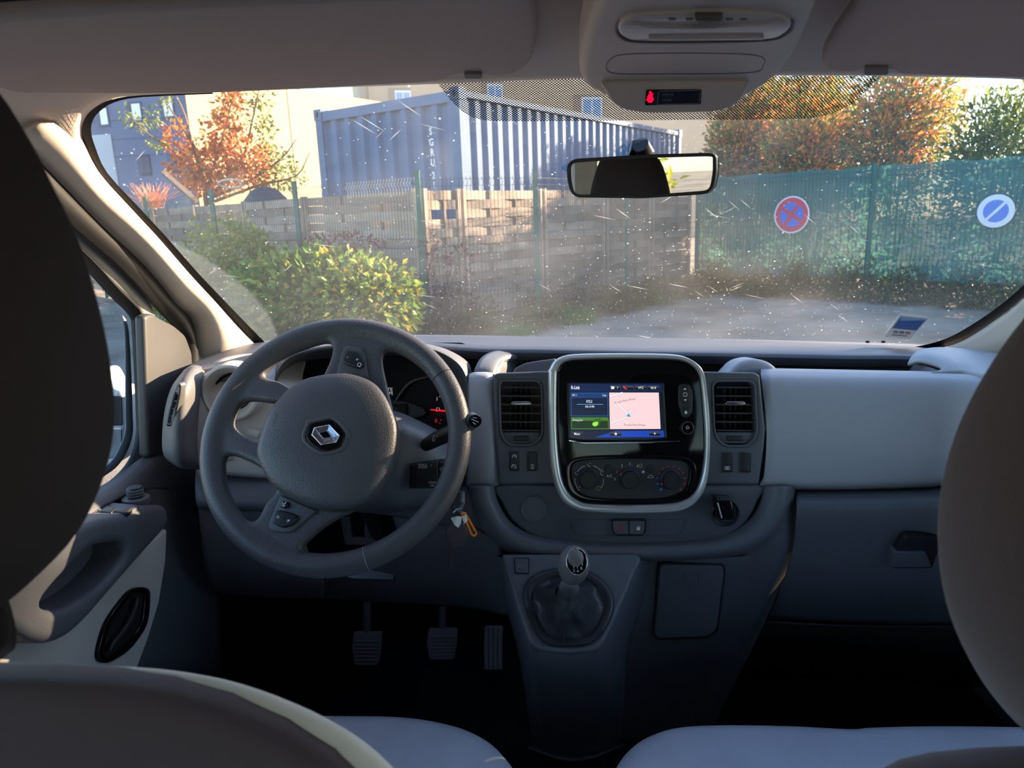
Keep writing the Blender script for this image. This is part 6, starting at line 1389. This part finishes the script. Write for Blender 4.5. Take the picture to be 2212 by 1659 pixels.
for s, l in ((0.07, -0.015), (CW - 0.07, -0.015)):
    P = Plane(cp_(s, l, CZ1 - 0.06), -ux, -uy); V, Fc = slab_mesh([circ(0, 0, 0.028, 16, 0.045)], -0.01, 0.002); mk('casting_hole', [P.pt(*v) for v in V], Fc, M_hole, cont, 0, xf=E)

# ---------------------------------------------------------------- buildings
def bpt(px, py, D): return E.inverted() @ PD(px, py, D)
M_cream = mat('cream_render', S(206, 172, 130), 0.9, var=0.03, vscale=2); M_cream2 = mat('pale_render', S(200, 176, 148), 0.9, var=0.04, vscale=2)
M_bgrey = mat('blue_grey_concrete', S(92, 108, 138), 0.85, var=0.10, vscale=0.8); M_bpale = mat('pale_concrete', S(170, 180, 192), 0.85, var=0.08, vscale=1)
M_pane = mat('bright_pane', S(226, 232, 236), 0.15)
def prism(o, name, pts, z0, z1, m):
    n = len(pts); V = [(x, y, z0) for x, y in pts] + [(x, y, z1) for x, y in pts]
    Fc = [tuple(reversed(range(n))), tuple(range(n, 2 * n))] + [(k, (k + 1) % n, n + (k + 1) % n, n + k) for k in range(n)]
    return mk(name, V, Fc, m, o, 0, xf=E)
def wall_rect(o, name, a, b, n, s0, s1, z0, z1, d0, d1, m, par=None):
    A = Vector((*a, 0)); d = (Vector((*b, 0)) - A).normalized()
    V = [A + d * s + n * q + Vector((0, 0, z)) for z in (z0, z1) for s, q in ((s0, d0), (s1, d0), (s1, d1), (s0, d1))]
    return mk(name, V, [(0, 3, 2, 1), (4, 5, 6, 7), (0, 1, 5, 4), (1, 2, 6, 5), (2, 3, 7, 6), (3, 0, 4, 7)], m, par or o, 0, xf=E)
def on_line(px, py, a, b):
    Ei = E.inverted(); o = Ei @ CAM; r = Ei.to_3x3() @ ray(px, py); A = Vector((*a, 0)); d = (Vector((*b, 0)) - A); L = d.length; d /= L; n = Vector((d.y, -d.x, 0))
    s = (A - o).dot(n) / r.dot(n); p = o + r * s; return (p - A).dot(d), p.z
# dark blue-grey office block, facade facing us
D1 = 24.0
a = bpt(60, 300, D1 + 1); b = bpt(416, 300, D1); a, b = (a.x, a.y), (b.x, b.y)
gb_ = thing('grey_building', E @ Vector((b[0], b[1], 0)), 'blue-grey concrete building with bright windows behind the autumn tree', 'building')
nn = Vector((b[1] - a[1], -(b[0] - a[0]), 0)).normalized()
prism(gb_, 'wall', [a, b, (b[0] - nn.x * 8, b[1] - nn.y * 8), (a[0] - nn.x * 8, a[1] - nn.y * 8)], 0, 9, M_bgrey)
def win(o, a, b, nn, x0, y0, x1, y1, bars=False):
    s0, zt_ = on_line(x0, y0, a, b); s1, zb = on_line(x1, y1, a, b)
    w_ = wall_rect(o, 'window', a, b, nn, s0, s1, zb, zt_, -0.02, 0.03, mat('window_recess', S(60, 76, 110), 0.6))
    wall_rect(o, 'pane', a, b, nn, s0 + (s1 - s0) * 0.28, s1 - 0.04, zb + 0.08, zt_ - 0.08, 0.0, 0.045, M_pane, w_)
    if bars:
        for k in range(6):
            s = s0 + (s1 - s0) * (0.30 + 0.12 * k); wall_rect(o, 'bar', a, b, nn, s - 0.015, s + 0.015, zb, zt_, 0.06, 0.08, MATS['window_recess'], w_)
win(gb_, a, b, nn, 276, 220, 311, 264); win(gb_, a, b, nn, 344, 212, 380, 256); win(gb_, a, b, nn, 208, 230, 239, 274); win(gb_, a, b, nn, 295, 335, 329, 378, True); win(gb_, a, b, nn, 360, 330, 394, 372, True)
s0, zt_ = on_line(190, 293, a, b); s1, zb = on_line(262, 430, a, b); wall_rect(gb_, 'pale_wall_panel', a, b, nn, s0 - 2, s1, 0, zt_, -0.02, 0.04, M_bpale)
for y in (250, 292, 330): s0, z = on_line(400, y, a, b); wall_rect(gb_, 'panel_joint', a, b, nn, 0, (Vector(b) - Vector(a)).length, z - 0.012, z + 0.012, -0.01, 0.012, MATS['window_recess'])
# long cream hall
a = bpt(413, 300, 22.5); b = bpt(900, 300, 30.0); a, b = (a.x, a.y), (b.x, b.y)
nn = Vector((b[1] - a[1], -(b[0] - a[0]), 0)).normalized()
hb = thing('cream_hall', E @ Vector((*a, 0)), 'windowless cream rendered hall left of the container', 'building')
s0, zt1 = on_line(690, 200, a, b); s1, zt2 = on_line(784, 214, a, b); Lh = (Vector(b) - Vector(a)).length
sl1 = (zt2 - zt1) / (s1 - s0); A_ = Vector((*a, 0)); d_ = (Vector((*b, 0)) - A_).normalized()
V = []
for s in (0, Lh):
    for q in (0, -2.4):
        p = A_ + d_ * s - Vector((0, 1, 0)) * q; V += [p, p + Vector((0, 0, zt1 + sl1 * (s - s0)))]
mk('wall', V, [(0, 4, 5, 1), (2, 3, 7, 6), (1, 5, 7, 3), (0, 1, 3, 2), (4, 6, 7, 5), (0, 2, 6, 4)], M_cream, hb, 0, xf=E)
s0, _ = on_line(632, 300, a, b); wall_rect(hb, 'wall_joint', a, b, nn, s0 - 0.03, s0 + 0.03, 0, zt1 + sl1 * (s0 - on_line(690, 200, a, b)[0]), -0.01, 0.02, mat('joint_beige', S(214, 184, 146), 0.9))
# cream house behind the container
a = bpt(786, 200, 33); b = bpt(1560, 200, 38); a, b = (a.x, a.y), (b.x, b.y)
nn = Vector((b[1] - a[1], -(b[0] - a[0]), 0)).normalized()
hs = thing('cream_house', E @ Vector((*a, 0)), 'pale cream house with white framed windows behind the container', 'building')
prism(hs, 'wall', [a, b, (b[0] - nn.x * 8, b[1] - nn.y * 8), (a[0] - nn.x * 8, a[1] - nn.y * 8)], 0, 9.5, M_cream2)
M_wf = mat('white_frame', S(235, 238, 245), 0.4); M_gp = mat('blue_pane', S(150, 175, 215), 0.1)
for x0, y0, x1, y1 in ((840, 190, 889, 232), (1040, 176, 1086, 215), (1240, 205, 1300, 240)):
    s0, zt_ = on_line(x0, y0, a, b); s1, zb = on_line(x1, y1, a, b)
    w_ = wall_rect(hs, 'window', a, b, nn, s0, s1, zb - 0.6, zt_, -0.02, 0.04, mat('reveal', S(170, 150, 130), 0.8))
    wall_rect(hs, 'window_frame', a, b, nn, s0 + (s1 - s0) * 0.25, s1, zb - 0.6, zt_ - 0.1, 0.0, 0.05, M_wf, w_)
    for k in (0, 1): wall_rect(hs, 'pane', a, b, nn, s0 + (s1 - s0) * (0.32 + 0.34 * k), s0 + (s1 - s0) * (0.60 + 0.34 * k), zb - 0.5, zt_ - 0.2, 0.0, 0.06, M_gp, w_)
s0, _ = on_line(796, 210, a, b); wall_rect(hs, 'down_pipe', a, b, nn, s0, s0 + 0.12, 0, 9.4, 0, 0.1, M_cream2)

# ---------------------------------------------------------------- foliage
def leaf_mat(name, cols, trans=0.45, rough=0.5):
    m = bpy.data.materials.new(name); m.use_nodes = True; t = m.node_tree; t.nodes.clear(); N = t.nodes.new; L = t.links.new
    out = N('ShaderNodeOutputMaterial'); g = N('ShaderNodeNewGeometry'); r = N('ShaderNodeValToRGB'); r.color_ramp.interpolation = 'LINEAR'
    while len(r.color_ramp.elements) < len(cols): r.color_ramp.elements.new(0.5)
    for i, c in enumerate(cols): r.color_ramp.elements[i].position = i / (len(cols) - 1); r.color_ramp.elements[i].color = c
    L(g.outputs['Random Per Island'], r.inputs[0])
    pb = N('ShaderNodeBsdfPrincipled'); pb.inputs['Roughness'].default_value = rough; L(r.outputs[0], pb.inputs['Base Color'])
    tl_ = N('ShaderNodeBsdfTranslucent'); L(r.outputs[0], tl_.inputs[0]); mx = N('ShaderNodeMixShader'); mx.inputs[0].default_value = trans
    L(pb.outputs[0], mx.inputs[1]); L(tl_.outputs[0], mx.inputs[2]); L(mx.outputs[0], out.inputs[0]); MATS[name] = m; return m
LG = leaf_mat('laurel_leaf', [S(64, 96, 44), S(96, 130, 52), S(130, 158, 62), S(86, 116, 56), S(170, 178, 70), S(190, 150, 60)])
LO = leaf_mat('autumn_leaf', [S(120, 56, 34), S(196, 100, 30), S(240, 160, 40), S(150, 60, 46), S(226, 128, 36), S(110, 116, 50)])
LR = leaf_mat('photinia_leaf', [S(120, 132, 60), S(246, 170, 80), S(240, 120, 84), S(250, 200, 90), S(236, 140, 70), S(150, 150, 70)], 0.6)
LD = leaf_mat('dark_hedge_leaf', [S(64, 88, 48), S(96, 118, 58), S(138, 150, 74), S(80, 104, 56), S(186, 184, 100)], 0.5)
LW = leaf_mat('weed_leaf', [S(74, 80, 44), S(104, 96, 62), S(66, 84, 44), S(122, 100, 70), S(84, 98, 48)], 0.25)
LV = leaf_mat('wine_leaf', [S(110, 44, 66), S(140, 60, 76), S(96, 50, 60), S(90, 96, 60)])
LY = leaf_mat('pale_green_leaf', [S(120, 132, 56), S(160, 164, 70), S(104, 124, 52), S(186, 180, 84)])
LB = leaf_mat('bare_twig_leaf', [S(214, 150, 110), S(196, 128, 92), S(226, 170, 130)])
M_bark = mat('bark', S(110, 88, 74), 0.9)
def leaves(blobs, n, size, seed, shell=0.55, asp=0.42, droop=0.3):
    """leaves scattered in ellipsoids (centre, radii); mostly near the surface"""
    R = random.Random(seed); V, Fc = [], []
    wts = [b[1][0] * b[1][1] + b[1][1] * b[1][2] + b[1][0] * b[1][2] for b in blobs]; tot = sum(wts)
    for (c, r), w_ in zip(blobs, wts):
        c = Vector(c)
        for _ in range(int(n * w_ / tot)):
            while True:
                d = Vector((R.uniform(-1, 1), R.uniform(-1, 1), R.uniform(-1, 1)))
                if 0.05 < d.length < 1: break
            d.normalize(); q = (shell + (1 - shell) * R.random() ** 0.6) * R.uniform(0.92, 1.10)
            p = c + Vector((d.x * r[0], d.y * r[1], d.z * r[2])) * q
            if p.z < 0.02: continue
            ax_ = (d + Vector((R.gauss(0, .6), R.gauss(0, .6), R.gauss(0, .6) - droop))).normalized()
            sd_ = ax_.cross(Vector((R.gauss(0, 1), R.gauss(0, 1), R.gauss(0, 1)))).normalized(); up_ = sd_.cross(ax_)
            s = size * R.uniform(0.6, 1.25); k = len(V)
            V += [p, p + ax_ * s * 0.45 + sd_ * s * asp * 0.5 + up_ * s * 0.08, p + ax_ * s, p + ax_ * s * 0.45 - sd_ * s * asp * 0.5 + up_ * s * 0.08]
            Fc += [(k, k + 1, k + 2), (k, k + 2, k + 3)]
    return V, Fc
def shrub(name, label, cat, base, blobs, n, size, m, seed, group=None, stems=5, extra=None, **kw):
    o = thing(name, E @ Vector(base), label, cat, group)
    V, Fc = leaves(blobs, n, size, seed, **kw); tag(mk('foliage', V, Fc, m, o, 0, xf=E), kind='stuff')
    if extra:
        V, Fc = leaves(extra[0], extra[1], size, seed + 50, **kw); tag(mk('coloured_foliage', V, Fc, extra[2], o, 0, xf=E), kind='stuff')
    R = random.Random(seed + 9); B = Vector(base)
    for k in range(stems):
        c, r = blobs[k % len(blobs)]; tp = Vector(c) + Vector((R.uniform(-.5, .5) * r[0], R.uniform(-.5, .5) * r[1], R.uniform(0, .6) * r[2]))
        b0 = Vector((B.x + R.uniform(-.15, .15), B.y + R.uniform(-.15, .15), 0)); md3 = b0.lerp(tp, 0.5) + Vector((R.uniform(-.1, .1), R.uniform(-.1, .1), 0.1))
        V, Fc = tube(spline([b0, md3, tp], 6), [0.025, 0.022, 0.018, 0.014, 0.01, 0.006], 6); mk('stem', V, Fc, M_bark, o, 60, xf=E)
    return o
def gp(px, D): return (CAM.x + (px - 1147) / 1540 * D)
# green shrubs in front of the wooden fence
shrub('leafy_shrub', 'dense green leafy shrub in front of the wooden fence beyond the steering wheel', 'shrub', (gp(720, 8.2), 8.2, 0), [((gp(690, 8.3), 8.3, 0.6), (0.85, 0.6, 0.62)), ((gp(790, 8.0), 8.0, 0.55), (0.65, 0.55, 0.55)), ((gp(620, 8.5), 8.5, 0.6), (0.7, 0.6, 0.55))], 7500, 0.10, LG, 3, asp=0.6)
shrub('leafy_shrub', 'sparser yellow-green shrub beside the windscreen pillar', 'shrub', (gp(520, 9.6), 9.6, 0), [((gp(500, 9.7), 9.7, 0.75), (0.75, 0.5, 0.85)), ((gp(430, 9.6), 9.6, 0.5), (0.7, 0.5, 0.6)), ((gp(545, 9.6), 9.6, 0.95), (0.35, 0.3, 0.5))], 5200, 0.09, LY, 4, asp=0.5)
shrub('wine_creeper', 'wine red creeper climbing the wooden fence above the leafy shrub', 'climber', (gp(740, 8.9), 9.3, 0), [((gp(690, 9.3), 9.2, 1.15), (0.22, 0.08, 0.16)), ((gp(770, 9.0), 8.95, 1.2), (0.35, 0.08, 0.16)), ((gp(730, 9.1), 9.1, 1.2), (0.4, 0.08, 0.12))], 420, 0.07, LV, 5, stems=3)
shrub('wine_creeper', 'wine red creeper on the narrow broken fence panel', 'climber', (gp(950, 8.8), 8.75, 0), [((gp(940, 8.8), 8.75, 1.0), (0.12, 0.06, 0.30)), ((gp(1000, 8.9), 8.85, 0.95), (0.2, 0.06, 0.2)), ((gp(985, 8.9), 8.85, 0.4), (0.35, 0.08, 0.25))], 420, 0.06, LV, 6, stems=3)
# weeds along the fence foot
def strip(a, b, n, seed, h, off=-0.25, w_=0.35):
    R = random.Random(seed); d = Vector((b[0] - a[0], b[1] - a[1])); nn = Vector((-d.y, d.x)).normalized(); bl = []
    for k in range(n):
        t = (k + R.random()) / n; p = Vector(a) + d * t + nn * (off + R.uniform(-w_, w_) * 0.5); r = R.uniform(0.2, 0.4)
        bl.append(((p.x, p.y, h * R.uniform(0.2, 0.5)), (r, r * 0.7, h * R.uniform(0.5, 1.0))))
    return bl
ws = thing('fence_weeds', E @ Vector((0.5, 9.6, 0)), 'brownish weeds growing along the foot of the wooden fence', 'weeds')
V, Fc = leaves(strip(POST[4], POST[7], 22, 11, 0.36, -0.3, 0.6), 9000, 0.06, 21, shell=0.2); tag(mk('foliage', V, Fc, LW, ws, 0, xf=E), kind='stuff')
ws = thing('fence_weeds', E @ Vector((5, 11, 0)), 'green and brown weeds growing along the foot of the green netting', 'weeds')
V, Fc = leaves(strip(POSTR[0], POSTR[3], 26, 12, 0.50, -0.05, 0.5), 16000, 0.07, 22, shell=0.2); tag(mk('foliage', V, Fc, leaf_mat('net_weed_leaf', [S(50, 66, 36), S(74, 84, 42), S(96, 92, 56), S(60, 80, 40), S(110, 116, 56)], 0.25), ws, 0, xf=E), kind='stuff')
ws = thing('fence_weeds', E @ Vector((5.4, 11.6, 0)), 'low undergrowth at the hedge foot behind the green netting', 'weeds')
V, Fc = leaves(strip(POSTR[0], POSTR[3], 30, 13, 0.55, 0.5, 0.6), 18000, 0.08, 23, shell=0.1); tag(mk('foliage', V, Fc, MATS['net_weed_leaf'], ws, 0, xf=E), kind='stuff')
for k, (px, D, h) in enumerate(((1100, 8.9, 0.16), (1240, 9.8, 0.22), (1400, 11.6, 0.22))):
    lb = ['bright green grass tuft beside the post under the mirror', 'green grass tuft in the weeds below the mirror', 'green grass tuft near the netting corner'][k]
    R = random.Random(k + 40); V, Fc = [], []; x0 = gp(px, D)
    for _ in range(260):
        p = Vector((x0 + R.gauss(0, .14), D + R.gauss(0, .10), 0)); q = p + Vector((R.gauss(0, .07), R.gauss(0, .07), h * R.uniform(.5, 1.5))); s = Vector((0.006, 0, 0)); i = len(V); V += [p - s, p + s, q]; Fc.append((i, i + 1, i + 2))
    tag(mk('grass_tuft', V, Fc, leaf_mat('grass_%d' % k, [S(70, 120, 60), S(90, 150, 80)]), smooth=0, xf=E), lb, 'grass')
# autumn tree behind the fence
tb = Vector((gp(440, 13.6), 13.6, 0))
tree = thing('autumn_tree', E @ tb, 'young tree with orange and copper autumn leaves behind the wooden fence', 'tree')
def tpx(px, py, D): return bpt(px, py, D)
bl = []
for px, py, rx, rz in ((465, 360, 0.62, 0.5), (520, 335, 0.55, 0.45), (480, 290, 0.40, 0.42), (495, 240, 0.30, 0.38), (420, 360, 0.5, 0.4), (380, 300, 0.26, 0.36), (540, 370, 0.45, 0.35), (500, 210, 0.22, 0.25), (455, 395, 0.5, 0.25)):
    p = tpx(px, py, 13.6); bl.append((tuple(p), (rx, rx * 0.8, rz)))
V, Fc = leaves(bl, 3600, 0.10, 61, shell=0.25, asp=0.55); tag(mk('foliage', V, Fc, LO, tree, 0, xf=E), kind='stuff')
bl = []
for px, py, rx, rz in ((575, 300, 0.22, 0.5), (590, 360, 0.4, 0.45), (620, 380, 0.4, 0.3), (560, 250, 0.2, 0.35), (300, 265, 0.25, 0.14), (340, 310, 0.25, 0.12), (330, 250, 0.15, 0.2), (270, 245, 0.12, 0.15), (565, 215, 0.25, 0.2), (355, 215, 0.12, 0.3)):
    p = tpx(px, py, 13.8); bl.append((tuple(p), (rx, rx * 0.8, rz)))
V, Fc = leaves(bl, 1000, 0.10, 62, shell=0.15, asp=0.5); tag(mk('green_foliage', V, Fc, LD, tree, 0, xf=E), kind='stuff')
for pts in (((440, 520), (450, 400), (480, 300), (505, 200)), ((445, 450), (430, 340), (390, 270), (345, 200)), ((450, 420), (420, 330), (400, 250), (372, 190)), ((450, 430), (520, 350), (545, 260), (560, 190)), ((450, 420), (380, 330), (320, 290), (265, 235)), ((450, 430), (540, 390), (610, 340), (640, 300)), ((450, 440), (560, 400), (640, 380), (668, 330))):
    p = [tpx(x, y, 13.6) for x, y in pts]; V, Fc = tube(spline(p, 10), [0.035 - 0.003 * k for k in range(10)], 6); mk('branch', V, Fc, M_bark, tree, 60, xf=E)
V, Fc = tube([tb, tpx(442, 470, 13.6), tpx(448, 420, 13.6)], [0.07, 0.05, 0.04], 8); mk('trunk', V, Fc, M_bark, tree, 60, xf=E)
R = random.Random(77); tw_ = thing('bare_bush', E @ Vector((gp(330, 15), 15, 0)), 'bare reddish twig bush at the far end of the wooden fence', 'bush')
V, Fc = [], []
for _ in range(120):
    b0 = tpx(330 + R.gauss(0, 12), 450, 15); e_ = tpx(330 + R.gauss(0, 32), 400 + R.uniform(-8, 18), 15 + R.uniform(-.3, .3)); V, Fc = join((V, Fc), tube([b0, b0.lerp(e_, 0.6) + Vector((R.gauss(0, .03), 0, 0.02)), e_], [0.006, 0.005, 0.003], 3, caps=False))
tag(mk('twigs', V, Fc, mat('reddish_twig', S(206, 146, 112), 0.9), tw_, 0, xf=E), kind='stuff')
# scrap behind the fence: tilted steel beam, hoop and dark tarpaulin heap
V, Fc = tube([tpx(352, 372, 12.6), tpx(425, 436, 12.6)], 0.055, 4); tag(mk('steel_beam', V, Fc, mat('rusty_steel', S(120, 104, 92), 0.6, bump=('noise', 60, 0.6, 0.01)), smooth=0, xf=E), 'tilted rusty steel beam leaning behind the wooden fence', 'beam')
hp = []
for k in range(24):
    t = 2 * math.pi * k / 24; hp.append(tpx(498 + 26 * math.cos(t), 397 + 9 * math.sin(t), 11.6 + 0.2 * math.sin(t)))
V, Fc = tube(hp, 0.018, 8, True); tag(mk('hose_loop', V, Fc, mat('pale_hose', S(190, 176, 160), 0.5), smooth=60, xf=E), 'pale hose loop lying on top of the heap behind the fence', 'hose')
hpc = tpx(540, 420, 11.6)
V = []; 
for j in range(9):
    for i in range(17):
        a_ = i / 16 * math.pi * 2; r_ = 1 - j / 8; V.append(Vector((hpc.x + 0.95 * r_ * math.cos(a_) * (1 + 0.1 * math.sin(3 * a_)), hpc.y + 0.6 + 0.45 * r_ * math.sin(a_), (hpc.z + 0.12) * (1 - r_ ** 2.4) + 0.03 * math.sin(5 * a_))))
tag(mk('tarpaulin_heap', V, grid(V, 17, 9), mat('dark_tarp', S(60, 66, 76), 0.5), smooth=60, xf=E), 'dark tarpaulin heap behind the wooden fence under the autumn tree', 'tarpaulin')
# hedge behind the netting on the right
hl_ = ['tall green and orange photinia hedge bush next to the container', 'photinia hedge bush with orange leaves above the red and blue sign', 'photinia hedge bush with coral leaves behind the netting post', 'olive green hedge bush between the two round signs', 'olive green hedge bush behind the blue and white sign', 'olive green hedge bush at the right end of the netting', 'dense hedge bush beyond the right end of the netting', 'tall photinia bush behind the hedge next to the container', 'tall photinia bush at the back of the hedge above the red and blue sign']
hb_ = [(4.2, 14.4, 3.9, LR), (4.9, 13.2, 3.4, LR), (6.0, 12.4, 3.9, LR), (7.0, 11.2, 3.15, LD), (8.0, 10.2, 2.9, LD), (9.2, 9.2, 2.8, LD), (10.4, 7.8, 2.9, LD), (4.9, 16.6, 4.4, LR), (5.6, 15.3, 4.3, LR)]
for k, (x, y, h, m) in enumerate(hb_):
    shrub('hedge_bush', hl_[k], 'hedge', (x, y, 0), [((x, y, h * 0.5), (0.95, 0.85, h * 0.5)), ((x + 0.3, y + 0.3, h * 0.72), (0.7, 0.7, h * 0.3)), ((x - 0.4, y - 0.1, h * 0.62), (0.6, 0.6, h * 0.33))], 9500, 0.11, m if m is LD else LD, 80 + k, 'hedge behind the netting', extra=([((x, y, h * 0.74), (0.95, 0.8, h * 0.24)), ((x - 0.3, y - 0.3, h * 0.62), (0.7, 0.6, h * 0.22))], 3600, LR) if m is LR else None, asp=0.36, droop=-0.2, shell=0.15)
# tall trees off to the right that shade the van but for a strip
for k, (x, y, lb) in enumerate(((11.15, 9.15, 'tall dark conifer outside to the right, farther up the yard'), (12.73, 6.09, 'tall dark conifer outside to the right, level with the van'), (13.8, 3.9, 'tall dark conifer outside to the right, beside the van door'), (14.6, 1.4, 'tall dark conifer outside to the right, behind the van door'))):
    o = thing('conifer', E @ Vector((x, y, 0)), lb, 'tree', 'conifers right of the yard')
    V, Fc = leaves([((x, y, 1.6), (1.35, 1.35, 1.7)), ((x, y, 3.6), (1.2, 1.2, 1.9)), ((x, y, 5.6), (1.15, 1.15, 2.2))], 14000, 0.28, 200 + k, shell=0.1, asp=0.5); tag(mk('foliage', V, Fc, LD, o, 0, xf=E), kind='stuff')
    V, Fc = tube([(x, y, 0), (x, y, 3), (x, y, 6.5)], [0.2, 0.15, 0.05], 8); mk('trunk', V, Fc, M_bark, o, 60, xf=E)
# greenery on the far left and behind, seen through the side pane and in the mirror
for k, (x, y, r, h, lb) in enumerate(((-9.5, 9.0, 1.4, 1.2, 'low green bush beyond the driver window'), (-9, 3, 1.6, 1.7, 'green bush left of the yard beside the van'), (-8.5, -3, 1.8, 1.9, 'yellow-green bush left behind the van'), (-7, -7.5, 1.9, 2.0, 'yellow-green bush far behind the van'), (-3, -11, 2.0, 2.0, 'green bush behind the van tailgate'), (3, -11, 2.0, 2.0, 'green bush behind the van on the passenger side'))):
    shrub('yard_bush', lb, 'bush', (x, y, 0), [((x, y, h * 0.5), (r, r, h * 0.55))], 2200, 0.2, LY, 300 + k, stems=3, asp=0.5)
